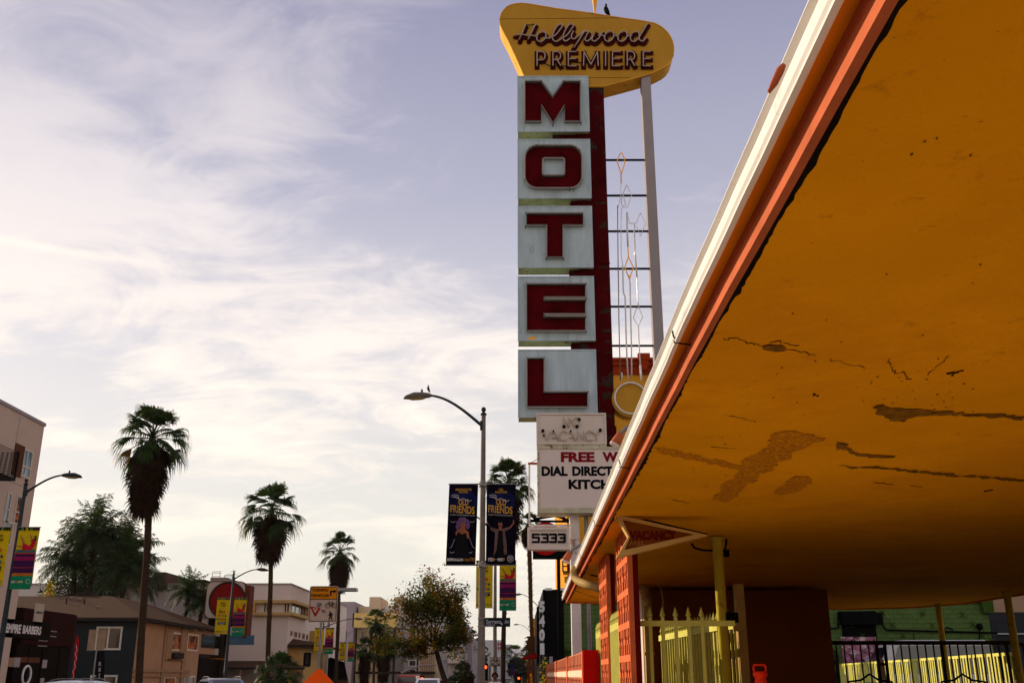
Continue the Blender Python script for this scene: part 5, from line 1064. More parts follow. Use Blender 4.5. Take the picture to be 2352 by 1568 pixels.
def fan_palm(name, loc, H, cw, skirt, label, group, seed, tr=(0.20, 0.17), nleaf=46, lean=(0, 0), dense=1.0, bulge=0.0):
    """H: top of the crown above the base; cw: crown width; skirt: length of the dead-leaf skirt"""
    r = random.Random(seed); b = Vector(loc); f = thing(name, loc, label, 'palm tree', group); L_ = cw*0.28; pl_ = cw*0.25
    ch = H-cw*0.40; top = b+Vector((lean[0], lean[1], ch)); pts = []; rad = []
    nt_ = 40
    for i in range(nt_+1):
        t = i/nt_; p = b.lerp(top, t)+Vector((0.12*math.sin(t*5+seed), 0, 0))*min(1, t*2)*(1-t); pts.append(p); rad.append((tr[0]+(tr[1]-tr[0])*t)*(1+.05*r.uniform(-1, 1))*(1.35 if t < .03 else 1))
    m = MB(); m.tube(pts, rad, 10)
    for i in range(int(70*dense)):      # boot stubs
        t = r.uniform(.35, .98); p = b.lerp(top, t)+Vector((0.12*math.sin(t*5+seed), 0, 0))*min(1, t*2)*(1-t); a = r.uniform(0, 6.28); rr_ = tr[1]*0.95; q = p+Vector((math.cos(a)*rr_, math.sin(a)*rr_, 0)); m.tube([q, q+Vector((math.cos(a)*.07, math.sin(a)*.07, .07))], [.035,.01], 3)
    m.build('trunk', 'trunk_brown', f)
    m = MB()
    for i in range(nleaf):
        t = (i+.5)/nleaf; el = R(84-120*t**0.95+r.uniform(-12, 12)); az = i*2.399+r.uniform(-.3, .3)
        m.use('palm_yellow' if (t > .85 and r.random() < .05) else 'palm_green'); fan_leaf(m, top+Vector((0,0,.1+.2*(1-t))), az, el, pl_*r.uniform(.85, 1.2), L_*r.uniform(.85, 1.1), r, .5+t*.7)
    m.build('crown', None, f)
    m = MB(); m.use('dead_frond'); ns = int(150*dense*max(.35, skirt/2.5))
    for i in range(ns):
        t = r.random(); z = -skirt*.78*t**.9; a = r.uniform(0, 6.28); k = math.sin(min(1, (.18+t)*1.1)*math.pi*.80)
        rad_ = tr[1]*.8+cw*.27*k*(1-.50*t)*r.uniform(.45,1.15); p = top+Vector((math.cos(a)*rad_*.5, math.sin(a)*rad_*.5, z+.15)); q = top+Vector((math.cos(a)*rad_, math.sin(a)*rad_, z-.25*L_))
        el = R(-62-22*r.random()); fan_leaf(m, p, a, el, .3*L_, L_*r.uniform(.5, 1.25)*(1-.2*t), r, .35, 10)
    core = [top+Vector((0,0,.15))]+[top+Vector((0,0,-skirt*.8*q)) for q in (.15,.35,.6,.85,1)]
    m.tube(core, [tr[1], cw*.09, cw*.12, cw*.11, cw*.07, tr[1]], 12)
    m.build('dead_leaf_skirt', None, f); return f
def groundloc(u, Y, v=1560, z=0.14): return Vector((P(u, v, Y).x, Y, z))
G_ = 'fan palms lining the far pavement'
def lean_for(utop, vtop, Y, base): return (P(utop, vtop, Y).x-base.x, 0)
b = groundloc(322, 57, 1568); fan_palm('fan_palm', b, P(345,948,57).z, 4.6, 4.5, 'tallest fan palm at left with a long shaggy brown skirt', G_, 11, (.21,.19), 46, (P(346,1040,57).x-b.x, 0))
b = groundloc(617, 75, 1568); fan_palm('fan_palm', b, P(622,1122,75).z, 5.2, 3.2, 'fan palm with an open crown between the round red sign and the yellow framed window', G_, 23, (.19,.15), 34, (P(623,1190,75).x-b.x, 0))
b = groundloc(771, 105, 1568); fan_palm('fan_palm', b, P(778,1232,105).z, 4.7, 3.9, 'third fan palm rising behind the TURNING VEHICLES plate', G_, 37, (.20,.17), 30, (P(780,1290,105).x-b.x, 0))
b = groundloc(1154.5, 62, 1568); fan_palm('fan_palm', b, P(1165,1068,62).z, 3.7, 3.7, 'dark fan palm behind the right black theatre banner', 'fan palms on the near pavement', 41, (.15,.13), 46, (P(1168,1140,62).x-b.x, 0))
b = groundloc(1228, 84, 1568); fan_palm('fan_palm', b, P(1238,1186,84).z, 2.6, 1.6, 'leaning palm whose ragged lit trunk drops below the 5333 box', 'fan palms on the near pavement', 53, (.14,.20), 26, (P(1222,1260,84).x-b.x-.3, 0), 2.2)
for (u, ut, v, Y, cw, sk, lab) in ((858,860,1403,138,4.0,5.5,'short fan palm with a long skirt before the yellow flats'), (880,884,1462,150,4.2,5.0,'dark fan palm under the left limbs of the leafy tree'), (836,838,1470,132,3.6,4.5,'dark shaggy palm just left of the short fan palm')):
    b = groundloc(u, Y, 1568); fan_palm('fan_palm', b, P(ut, v, Y).z, cw, sk, lab, G_, u, (.2,.18), 30, (0, 0), .7)
for (u, v, Y, cw, lab) in ((1082,1448,210,3.6,'lone thin far palm left of the nearest lamp pole'), (1112,1486,300,3.4,'tall thin far palm right of the nearest lamp pole, upper one'), (1106,1505,310,3.6,'lower of the two thin far palms beside the nearest lamp pole'), (1184,1481,210,4.4,'far palm with a drooping crown before the hills'), (1191,1512,200,4.0,'far palm low before the hills beside the distant lamp'), (1200,1517,230,4.4,'far palm nearest to the thatched screen'), (1209,1485,260,3.0,'far palm half hidden by the thatched screen')):
    b = groundloc(u+1, Y, 1560); fan_palm('fan_palm', b, P(u, v, Y).z, cw*1.3, 2.0, lab, 'small far palms', u, (.17,.13), 20, (P(u,v,Y).x-b.x, 0), .5)
def feather_palm(loc, H, L_, nf, label, seed, tr=.2, heads=((0, 0, 0),)):
    r = random.Random(seed); b = Vector(loc); f = thing('feather_palm', loc, label, 'palm tree', 'feathery palms behind the houses')
    m = MB(); m2 = MB()
    for (hx, hy, hz) in heads:
        top = b+Vector((hx, hy, H-L_*.55+hz)); m.tube([b+Vector((hx*.6, hy*.6, 0)), b.lerp(top, .5)+Vector((hx*.2,0,0)), top], [tr*1.3, tr, tr*.9], 8)
        for i in range(nf):
            t = (i+.5)/nf; az = i*2.399; el = R(86-100*t+r.uniform(-8, 8)); ln = L_*r.uniform(.8, 1.1); pts = []; p = Vector(top); d = Vector((math.cos(az)*math.cos(el), math.sin(az)*math.cos(el), math.sin(el)))
            m2.use('palm_yellow' if (t > .85 and r.random() < .25) else 'frond_green')
            for k in range(13):
                pts.append(p.copy()); p = p+d*ln/12; d = (d+Vector((0, 0, -.105-.05*t))).normalized()
            m2.tube(pts, [.03*(1-k/14) for k in range(13)], 3)
            for k in range(1, 13):
                dd = (pts[k]-pts[k-1]).normalized(); sd = dd.cross(Vector((0,0,1))); sd = sd.normalized() if sd.length > .01 else Vector((1,0,0)); lw = L_*.23*math.sin(math.pi*(.12+.8*k/13))
                for q in (0, .33, .66):
                    pb = pts[k-1].lerp(pts[k], q)
                    for s in (-1, 1):
                        v_ = (sd*s+dd*.6+Vector((0,0,r.uniform(-1.0,.2)))).normalized()*lw*r.uniform(.8,1.1); w = dd*.026*L_/3
                        e = pb+v_; m2.add([pb-w, pb+w, pb+v_*.6+w+Vector((0,0,-.0)), pb+v_*.6-w, e+Vector((0,0,-lw*.28))], [(0,1,2,3),(3,2,4)])
    m.build('trunk', 'trunk_brown', f); m2.build('crown', None, f); return f
b = groundloc(190, 92, 1568); feather_palm(b, P(170,1182,92).z, 4.0, 64, 'large feathery palm clump spreading behind the brown hip roof', 5, .22, ((-.6,0,0),(1.7,1.5,-1.6),(-2.6,1.0,-2.2),(3.2,-1,-3.4)))
b = groundloc(412, 96, 1568); feather_palm(b, P(412,1328,96).z, 2.6, 34, 'small bright feathery palm before the white building, left of the round red sign', 9, .18, ((0,0,0),(1.5,0,-1.0)))
def leafy_mass(m, c, rx, ry, rz, n, ls, r, mats, hollow=.35):
    for i in range(n):
        while True:
            p = Vector((r.uniform(-1,1), r.uniform(-1,1), r.uniform(-1,1)))
            if hollow < p.length < 1: break
        p = Vector((c[0]+p.x*rx, c[1]+p.y*ry, c[2]+p.z*rz)); a = Vector((r.uniform(-1,1), r.uniform(-1,1), r.uniform(-.7,.7))).normalized(); bb = a.cross(Vector((r.uniform(-1,1), r.uniform(-1,1), r.uniform(-1,1)))).normalized(); s = ls*r.uniform(.6,1.2)
        m.use(r.choice(mats)); m.add([p-a*s*.5, p+bb*s*.22, p+a*s*.5, p-bb*s*.22], [(0,1,2,3)])
# leafy street tree leaning over the road
r = random.Random(77); YT_ = 36.0
base = Vector((P(1026,1568,YT_).x+.55, YT_, .14)); f = thing('street_tree', base, 'leafy street tree with green and orange leaves leaning over the road', 'tree', None)
tk = MB(); lf = MB(); tips = []
fork = P(1000,1482,YT_)
tk.tube([base, P(1024,1568,YT_), P(1013,1535,YT_), P(1006,1508,YT_), fork], [.13,.105,.09,.085,.08], 10)
def grow(p, d, L_, rad, depth):
    pts = [p.copy()]; 
    for k in range(4):
        d = (d+Vector((r.uniform(-.32,.32), r.uniform(-.32,.32), r.uniform(-.14,.26)))).normalized(); p = p+d*L_/4; pts.append(p.copy())
        if depth <= 2: tips.append((p.copy(), depth))
    tk.tube(pts, [rad*(1-.13*k) for k in range(5)], 5)
    if depth > 0:
        for k in range(3 if depth > 1 else 3):
            nd = (d+Vector((r.uniform(-.95,.95), r.uniform(-.95,.95), r.uniform(-.45,.65)))).normalized(); grow(pts[r.choice((2,3,4))], nd, L_*r.uniform(.60,.82), rad*.55, depth-1)
limbs = [((985,1470),(930,1425)),((985,1465),(960,1390)),((1000,1470),(1000,1380)),((1010,1480),(1040,1410)),((1010,1490),(1062,1470)),((978,1480),(912,1470)),((1005,1500),(1050,1505)),((1003,1506),(960,1515)),((995,1460),(1020,1372)),((990,1470),(945,1440)),((1008,1480),(1055,1440))]
for (a_, b_) in limbs:
    q = P(*b_, YT_)+Vector((0, r.uniform(-.7,.9), 0)); p0 = fork.lerp(P(*a_, YT_), .6); d = (q-p0); tk.tube([fork, p0], [.07,.05], 6); grow(p0, d.normalized(), d.length*.72, .034, 3)
leafc = Vector(P(980,1432,YT_))
for (p, dpt) in tips:
    if r.random() > .80: continue
    for _ in range(r.randint(6, 11)):
        q = p+Vector((r.gauss(0,.12), r.gauss(0,.12), r.gauss(0,.10))); out_ = (q-leafc)
        a = Vector((r.uniform(-1,1), r.uniform(-1,1), r.uniform(-.8,.3))).normalized(); bb = a.cross(Vector((r.uniform(-.6,.6), r.uniform(-.6,.6), 1))).normalized(); s = r.uniform(.08,.15)
        lf.use('leaf_orange' if r.random() < .24+.2*math.sin(q.x*3+q.z*2) else 'leaf_green'); lf.add([q, q+a*s*.45+bb*s*.26, q+a*s+Vector((0,0,-s*.12)), q+a*s*.45-bb*s*.26], [(0,1,2,3)])
for (u, v, ru, rv, n_) in ((940,1432,36,24,420),(905,1458,26,22,260),(975,1395,40,26,520),(1020,1402,36,26,480),(1048,1450,28,26,380),(985,1440,44,24,560),(1045,1500,26,18,240),(940,1478,30,16,220),(1015,1372,24,16,220),(965,1505,18,10,110),(1060,1425,18,16,150)):
    c_ = P(u, v, YT_); q_ = P(u+ru, v-rv, YT_); leafy_mass(lf, c_, q_.x-c_.x, .75, q_.z-c_.z, int(n_*.62), .125, r, ['leaf_green','leaf_green','leaf_green','leaf_orange','leaf_dark'], 0)
tk.tube([P(1050,1448,YT_), P(1068,1462,YT_), P(1084,1470,YT_), P(1094,1488,YT_)], [.015,.011,.008,.005], 4); tk.tube([P(1068,1462,YT_), P(1090,1466,YT_)], [.008,.005], 4)
leafy_mass(lf, P(1092,1490,YT_), .12, .1, .14, 26, .09, r, ['leaf_dark','leaf_green'], 0)
tk.build('trunk', 'bark_dark', f); lf.build('crown', None, f)
def bush(name, u0, u1, vt, Y, label, mats, n=1600, ls=.16, cat='bush', vb=1590, trunk=True, dy=1.6, tree=False):
    x0, x1 = P(u0, 1540, Y).x, P(u1, 1540, Y).x; zt = P((u0+u1)/2, vt, Y).z; c = ((x0+x1)/2, Y, (zt+.3)/2+ (0 if not tree else zt*.12)); rr_ = random.Random(int(u0*7+vt)); f = thing(name, (c[0], Y, .13), label, cat)
    m = MB(); m.tube([(c[0],Y,.13),(c[0]+.1,Y,zt*.5),(c[0],Y,zt*.8)], [.12,.08,.03], 7); m.build('trunk' if tree else 'stem', 'bark_dark', f)
    m = MB(); k = 7; rx = (x1-x0)/2; rz = (zt-.2)/2 if not tree else (zt*.38)
    for i in range(k):
        cc = (c[0]+rx*.62*rr_.uniform(-1,1), Y+dy*.5*rr_.uniform(-1,1), c[2]+rz*.5*rr_.uniform(-1,.9)); leafy_mass(m, cc, rx*.52, dy*.6, rz*.52, n//k, ls, rr_, mats, .2)
    m.build('foliage' if not tree else 'crown', None, f)
bush('hedge', 1028, 1094, 1517, 78, 'dark hedge-like shrubs at the foot of the leafy tree', ['leaf_dark'], 3600, .42, dy=2.2)
bush('far_tree', 1168, 1226, 1508, 150, 'dark rounded far tree in the middle of the street end', ['leaf_dark'], 3600, .7, 'tree', tree=True, dy=4)
bush('far_tree', 1203, 1228, 1503, 140, 'reddish leaved far tree left of the red awning', ['leaf_orange','leaf_dark'], 800, .5, 'tree', tree=True, dy=3)
bush('shrub', 1206, 1232, 1543, 90, 'orange-red leaved shrub below the small yellow banner', ['leaf_orange','leaf_orange','print_orange'], 900, .25, dy=1)
bush('shrub', 1234, 1284, 1500, 38, 'yellow flecked shrub before the black 5401 front', ['leaf_yellow','leaf_dark','leaf_dark'], 1500, .11, dy=.8)
bush('far_tree', 1104, 1116, 1506, 170, 'small round far tree beside the red traffic light', ['leaf_dark'], 500, .6, 'tree', tree=True, dy=2)
bush('shrub', 1893, 1932, 1475, 43, 'dark rose bush at the corner of the office wall', ['leaf_dark'], 1300, .2, dy=.8)
b = groundloc(640, 60, 1568); fan_palm('small_palm', b, P(640,1512,60).z, 3.0, .3, 'squat bright green fan palm at the foot of the second palm trunk', None, 71, (.16,.14), 34, (0, 0), .3)
bush('shrub', 62, 110, 1325, 78, 'golden green bush beside the feathery palms, left over the barber shop', ['leaf_yellow','leaf_green','leaf_green','leaf_orange'], 1500, .25, dy=1.4, tree=True, cat='tree')
bush('leafy_tree', 88, 268, 1240, 96, 'dark rounded tree filling in between the feathery palms behind the hip roof', ['leaf_dark','leaf_dark','frond_green'], 5200, .36, 'tree', tree=True, dy=3)
# ================================================================ buildings
def xwin(par, X, tl, br, cv, name='window', frame='window_frame', glass='glass_dark', t=.07, out_=.05, mull=None, sill=False):
    a = PX(*cv(*tl), X); b = PX(*cv(*br), X); y0, y1 = sorted((a.y, b.y)); z0, z1 = sorted((a.z, b.z)); s = 1 if X < 0 else -1
    m = MB(); xa, xb = sorted((X+s*.002, X+s*out_))
    for (p, q, r_, w_) in ((y0,y1,z1-t,z1),(y0,y1,z0,z0+t),(y0,y0+t,z0+t,z1-t),(y1-t,y1,z0+t,z1-t)): m.box(xa, xb, p, q, r_, w_)
    if mull:
        for kind, q in mull:
            if kind == 'v': yy = y0+(y1-y0)*q; m.box(xa, xb-.005, yy-t/2, yy+t/2, z0+t, z1-t)
            else: zz2 = z0+(z1-z0)*q; m.box(xa, xb-.006, y0+t, y1-t, zz2-t/2, zz2+t/2)
    w = m.build(name, frame, par); m = MB(); m.quad((X+s*.012,y0+t*.5,z0+t*.5),(X+s*.012,y1-t*.5,z0+t*.5),(X+s*.012,y1-t*.5,z1-t*.5),(X+s*.012,y0+t*.5,z1-t*.5)); m.build('pane', glass, w); return w
def ywin(par, Y, u0, u1, v0, v1, name='window', frame='window_frame', glass='glass_dark', t=.07, mull=None, out_=.05):
    a = P(u0, v1, Y); b = P(u1, v0, Y); m = MB(); m.frame(a.x, b.x, a.z, b.z, t, Y-out_, Y-.002)
    if mull:
        for q in mull: xx_ = a.x+(b.x-a.x)*q; m.box(xx_-t/2, xx_+t/2, Y-out_+.005, Y-.002, a.z+t, b.z-t)
    w = m.build(name, frame, par); m = MB(); m.quad((a.x+t*.5,Y-.012,a.z+t*.5),(b.x-t*.5,Y-.012,a.z+t*.5),(b.x-t*.5,Y-.012,b.z-t*.5),(a.x+t*.5,Y-.012,b.z-t*.5)); m.build('pane', glass, w); return w
a1 = crop(0, 1550, 2.6133); a2 = crop(0, 2050, 2.3017); a3 = crop(500, 2100, 2.485); a4 = crop(850, 1900, 1.886)
# pale pink modern block, far left
X = -24.0; cor = PX(102, 978, X); bld = thing('apartment_building', (X-6, 38, .14), 'pinkish stucco apartment block at the far left edge with dark balcony rail', 'building')
m = MB(); m.box(X-16, X, 42.5, cor.y, .14, cor.z); m.build('wall', 'stucco_pink', bld)
m = MB(); m.box(X-16.1, X+.06, 42.4, cor.y+.06, cor.z-.02, cor.z+.14); m.build('parapet_cap', 'stucco_lavender_and_shade', bld)
xwin(bld, X, (250,628), (300,960), a1, glass='glass_blue', t=.09, mull=[('v',.45),('h',.38)]); xwin(bld, X, (78,1085), (75,1410), a1, glass='glass_blue', mull=[('h',.42)]); xwin(bld, X, (178,1120), (215,1440), a1, glass='glass_orange_reflection', mull=[('h',.42)])
xwin(bld, X, (45,2135-1550+800), (100,2400-1550+800), a1, t=.08)
m = MB(); a = PX(*a1(162,575), X); b = PX(*a1(205,940), X); m.box(X+.002, X+.05, min(a.y,b.y), max(a.y,b.y), min(a.z,b.z), max(a.z,b.z)); m.build('timber_panel', 'wood_panel', bld)
m = MB(); z = PX(*a1(0,940), X).z; m.box(X+.001, X+.01, 42.6, cor.y-.02, z-.02, z+.02); y = PX(*a1(165,575), X).y; m.box(X+.001, X+.01, y-.015, y+.015, z+.03, cor.z-.1); m.build('wall_joint', 'stucco_lavender_and_shade', bld)
bal = MB(); a = PX(0,1030,X+1.0); b = PX(15,1092,X+1.0); y0, y1 = 42.6, PX(34,1080,X+1.0).y
bal.box(X+.01, X+1.1, y0, y1, b.z-.12, b.z); 
for k in range(14): zz2 = b.z+.08+k*.085; bal.box(X+1.05, X+1.08, y0, y1, zz2-.012, zz2+.012); bal.box(X+.02, X+1.05, y1-.03, y1, zz2-.012, zz2+.012)
bal.box(X+1.03, X+1.10, y1-.06, y1, b.z, b.z+1.25); bal.build('balcony', 'steel_black', bld)
# barber shop
X = -24.2; sh = thing('barber_shop', (X-4, 57, .14), 'dark low storefront with EMPIRE BARBERS lettering at bottom left', 'shop')
zt = 4.75; m = MB(); m.box(X-8, X, 50.2, 56.4, .14, zt); m.build('wall', 'shop_dark', sh)
m = MB(); m.box(X+.002, X+.12, 50.3, 56.3, 3.05, 4.70); m.build('fascia', 'shop_red', sh)
m = MB(); a = PX(0,1428,X); b = PX(128,1470,X); y0 = PX(4,1440,X).y; y1 = PX(108,1450,X).y; m.box(X+.122, X+.2, y0, y1, PX(50,1466,X).z, PX(50,1424,X).z); sb = m.build('sign_board', 'shop_dark', sh)
m = MB(); m.use('print_white')
def xtext(s_, ul, vl, ur, vt_, X_, bold=.04):
    a = PX(ul, vl, X_); y1_ = PX(ur, vl, X_).y; z1_ = PX(ul, vt_, X_).z; text(m, s_, (X_, a.y, a.z), (0, y1_-a.y, 0), (0, 0, z1_-a.z), bold)
xtext('EMPIRE', 12.5, 1451.5, 47, 1430, X+.21); xtext('BARBERS', 51, 1454, 94, 1434, X+.21); m.build('lettering', None, sb)
m = MB(); a = PX(77,1434,X+.2); m.box(X+.13, X+.2, a.y, a.y+.9, a.z, a.z+1.05); m.build('poster', 'round_white', sh); m = MB(); m.use('ink_black')
for k, s_ in enumerate(('BARBER SHOP',)): text(m, s_, (X+.205, a.y+.1, a.z+.55), (0,.7,0), (0,0,.12), .03)
m.build('lettering', None, sh); m = MB(); m.use('street_sign_ink'); a = PX(92,1447,X+.2)
for k in range(4): m.quad((X+.126,a.y+.15,a.z-.25*k),(X+.126,a.y+1.2+.9*(k<2),a.z-.25*k),(X+.126,a.y+1.2+.9*(k<2),a.z-.25*k+.05),(X+.126,a.y+.15,a.z-.25*k+.05))
m.build('price_lines', 'steel_grey', sh)
m = MB(); c = PX(61,1549,X+.3); m.tube([(X+.3, c.y+.42*math.cos(R(t)), c.z+.42*math.sin(R(t))) for t in range(0,360,15)], .055, 8, closed=True); m.build('ring_lamp', None if False else 'print_white', sh, smooth=True)
for (p, q) in (((22,1509),(30,1530)),((35,1509),(45,1531)),((100,1514),(107,1533)),((95,1556),(100,1575))):
    a = PX(*p, X+.06); b = PX(*q, X+.06); m = MB(); m.box(X+.002, X+.05, min(a.y,b.y), max(a.y,b.y), min(a.z,b.z), max(a.z,b.z)); m.build('notice', 'trim_tan' if p[0] == 22 else 'stucco_lavender_and_shade', sh)
m = MB(); a = PX(38,1515,X); b = PX(90,1515,X); m.box(X+.002, X+.04, a.y, b.y, a.z-.1, a.z+.15); m.build('awning_rail', 'wood_panel', sh)
for y in (51.5, 53.0, 55.0):
    m = MB(); m.box(X+.002, X+.05, y, y+.06, .14, 2.9); m.build('door_frame', 'steel_black', sh)
# teal and tan house with a brown hip roof
XH, YH = -25.7, 70.0; hs = thing('house', (-31, 78, .14), 'two storey house, teal wall facing us and tan side wall under a brown hip roof', 'house')
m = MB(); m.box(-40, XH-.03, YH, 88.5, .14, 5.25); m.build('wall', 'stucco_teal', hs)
m = MB(); m.box(XH-.03, XH, YH+.02, 88.5, .14, 5.25); tw = m.build('side_wall', 'stucco_tan', hs, label='tan side wall')
E1, E2, E3, E4 = Vector((XH+.6,YH-.6,5.30)), Vector((-41,YH-.6,5.30)), Vector((XH+.6,89.2,5.25)), Vector((-41,89.2,5.25)); R1, R2, R3 = Vector((-30.5,77,7.25)), Vector((-38.2,77,7.25)), Vector((-30.5,83,7.25))
m = MB(); m.add([E1,E2,E3,E4,R1,R2,R3,Vector((-38.2,83,7.25))], [(1,0,4,5),(0,2,6,4),(2,3,7,6),(3,1,5,7),(4,6,7,5)]); m.build('roof', 'shingle', hs)
m = MB(); m.box(-41, XH+.6, YH-.62, YH-.58, 5.10, 5.29); m.box(XH+.58, XH+.62, YH-.6, 89.2, 5.06, 5.27); m.box(-41, XH+.58, YH-.58, 89.1, 5.08, 5.12); m.build('eaves', 'roof_edge', hs)
for (u, v, hh_) in ((262,1410,17),(334,1408,16)):
    u_, v_ = u*.0+a2(u*2.3 if False else (605 if u == 262 else 770), 855)[0], a2(0, 855)[1]; p = P(u_, v_, 74.0); m = MB(); m.cyl(p-Vector((0,0,.3)), p+Vector((0,0,.50)), .055, 8); m.tube([p+Vector((0,0,-.05)), p+Vector((0,0,.02))], [.18,.08], 8); m.build('vent_pipe', 'roof_edge', hs)
for (x, y) in ((665,775),(735,785),(905,860),(225,895)): p = P(*a2(x, y), 75.5 if y < 800 else 72.5); m = MB(); m.tube([p+Vector((-.12,0,-.06)), p+Vector((.12,0,-.02))], [.09,.04], 6); m.build('roof_vent', 'vent_metal', hs)
p = P(*a2(780,768), 77.3); m = MB(); m.box(p.x-.55, p.x+.55, 77, 78, 6.9, 7.55); m.build('chimney', 'roof_edge', hs)
ywin(hs, YH, 216, 283, 1438, 1492, t=.12, mull=[.48]); ywin(hs, YH, 202, 271, 1549, 1600, t=.12, mull=[.5])
for (x0_, x1_) in ((1150,1175),(1235,1245)):
    pass
for (tl, br, gl) in (((440,1055),(545,1250),'glass_orange_reflection'),((622,1072),(712,1252),'glass_orange_reflection'),((385,1500),(480,1700),'glass_orange_reflection'),((588,1492),(672,1690),'glass_dark')):
    w = xwin(tw, XH, tl, br, a3, glass=gl, t=.12, out_=.08)
m = MB()
for (tl, br) in (((415,1020),(580,1048)),((415,1020),(438,1340)),((557,1020),(585,1345)),((405,1325),(545,1345))):
    a = PX(*a3(*tl), XH); b = PX(*a3(*br), XH); m.box(XH+.002, XH+.14, min(a.y,b.y), max(a.y,b.y), min(a.z,b.z), max(a.z,b.z))
m.build('window_surround', 'trim_tan', tw)
m = MB(); a = PX(*a3(450,1262), XH); b = PX(*a3(525,1325), XH); m.box(XH+.01, XH+.45, min(a.y,b.y), max(a.y,b.y), min(a.z,b.z), max(a.z,b.z)); m.build('air_conditioner', 'roof_edge', tw)
for xx_ in (395, 590): a = PX(*a3(xx_, 1200), XH); m = MB(); m.box(XH+.002, XH+.10, a.y-.35, a.y+.35, .14, 5.05); m.build('pilaster', 'trim_tan', tw)
m = MB(); z = PX(*a3(350,1440), XH).z; m.box(XH+.003, XH+.13, YH+.05, 82, z-.12, z+.06); z2 = PX(*a3(350,1492), XH).z; m.box(XH+.003, XH+.13, YH+.05, 82, z2-.10, z2); m.build('string_course', 'trim_tan', tw)
for (tl, br, mm) in (((765,1080),(975,1230),'glass_dark'),((735,1275),(950,1700),'shop_dark')):
    a = PX(*a3(*tl), XH); b = PX(*a3(*br), XH); m = MB(); m.box(XH+.002, XH+.05, min(a.y,b.y), max(a.y,b.y), min(a.z,b.z), max(a.z,b.z)); m.build('dark_opening', mm, tw)
for (tl, br, mm, nm) in (((775,1135),(880,1155),'glass_blue','reflection_strip'),((750,1285),(840,1320),'roof_edge','fascia_panel'),((845,1320),(955,1330),'print_orange','orange_awning')):
    a = PX(*a3(*tl), XH+.05); b = PX(*a3(*br), XH+.05); m = MB(); m.box(XH+.052, XH+.08+(.5 if nm == 'orange_awning' else 0), min(a.y,b.y), max(a.y,b.y), min(a.z,b.z), max(a.z,b.z)); m.build(nm, mm, tw)
m = MB()
for q in (640, 735, 820, 915): a = PX(*a3(q, 1045), XH); m.box(XH+.002, XH+.5, a.y-.15, a.y+.15, a.z-.05, a.z+.2)
m.build('rafter_end', 'trim_tan', tw)
# white three storey block behind
Y = 100.0; cw_ = P(668, 1341, Y); bw_ = thing('office_block', (cw_.x-10, 110, .14), 'white three storey block with a cream framed corner window band', 'building')
m = MB(); m.box(-58, cw_.x, Y, 134, .14, cw_.z); m.build('wall', 'stucco_white', bw_)
m = MB(); m.box(-58.1, cw_.x+.08, Y-.08, 134.1, cw_.z-.05, cw_.z+.10); m.build('parapet_cap', 'stucco_lavender_and_shade', bw_)
a = P(580,1413,Y); b = P(668,1378,Y); m = MB(); x1_ = cw_.x+.6; m.box(a.x, x1_, Y-.6, Y-.001, b.z-.28, b.z); m.box(a.x, x1_, Y-.6, Y-.001, a.z, a.z+.28); m.box(a.x, a.x+.3, Y-.6, Y-.001, a.z+.28, b.z-.28); m.box(cw_.x+.001, x1_, Y-.001, 108, b.z-.28, b.z); m.box(cw_.x+.001, x1_, Y-.001, 108, a.z, a.z+.28); m.box(cw_.x+.001, x1_, 107.7, 108, a.z+.28, b.z-.28); m.build('window_surround', 'frame_cream', bw_)
for (u0, u1, mu) in ((604,619,[.5]),(651,667,[.5])): ywin(bw_, Y, u0, u1, 1383, 1407, t=.10, mull=mu)
m = MB(); m.box(cw_.x+.002, cw_.x+.05, Y+1.0, 107.4, a.z+.3, b.z-.3); w = m.build('window', 'glass_dark', bw_)
for y in (102.5, 104.5, 106.2): m = MB(); m.box(cw_.x+.05, cw_.x+.09, y-.08, y+.08, a.z+.3, b.z-.3); m.build('mullion', 'window_frame', w)
for (tl, br) in (((588,1170),(600,1210)),((617,1177),(634,1222)),((650,1183),(659,1226)),((678,1190),(692,1236)),((707,1198),(716,1242))): xwin(bw_, cw_.x, tl, br, a4, frame='trim_tan', t=.12)
for (tl, br) in (((660,1000),(674,1045)),((688,1012),(698,1060)),((686,1060),(694,1100)),((760,1208),(770,1245))): xwin(bw_, cw_.x, tl, br, a4, glass='stucco_warm', t=.1)
m = MB(); a = PX(*a4(735,1172), cw_.x); b = PX(*a4(762,1262), cw_.x); m.box(cw_.x+.01, cw_.x+.7, min(a.y,b.y), max(a.y,b.y), min(a.z,b.z), max(a.z,b.z)); m.build('yellow_fin', 'frame_cream', bw_)
for (u0, u1, v0, v1, mm) in ((310,341,1324,1341,'roof_box'),(341,356,1324,1341,'roof_box'),(356,386,1328,1341,'shingle'),(388,418,1324,1360,'roof_box'),(418,470,1330,1341,'roof_edge'),(482,520,1325,1341,'vent_metal')):
    a = P(u0, v1, Y+4); b = P(u1, v0, Y+4); m = MB(); m.box(a.x, b.x, Y+(4 if v1 < 1350 else -1.0), Y+9, cw_.z-.4 if v1 < 1350 else a.z, b.z); m.build('rooftop_unit', mm, bw_)
for (u, v) in ((488,1312),(516,1320)):
    m = MB(); a = P(u, 1330, Y+5); t = P(u, v, Y+5)
    for dx in (0, .8): m.tube([a+Vector((dx,0,-.6)), t+Vector((dx,0,0))], .035, 4)
    for q in (.4, .8, 1.0): z = a.z+(t.z-a.z)*q; m.tube([(a.x,a.y,z),(a.x+.8,a.y,z)], .03, 4)
    m.build('rooftop_ladder', 'steel_grey', bw_)
m = MB(); m.tube([P(304,1345,Y+4.5), P(306,1322,Y+4.5), P(316,1325,Y+4.5)], .05, 4); m.build('roof_mast', 'steel_grey', bw_)
m = MB(); b0 = P(536.7,1341,Y+6); t0 = P(536.7,1308,Y+6); m.tube([b0-Vector((0,0,.5)), t0], .04, 4)
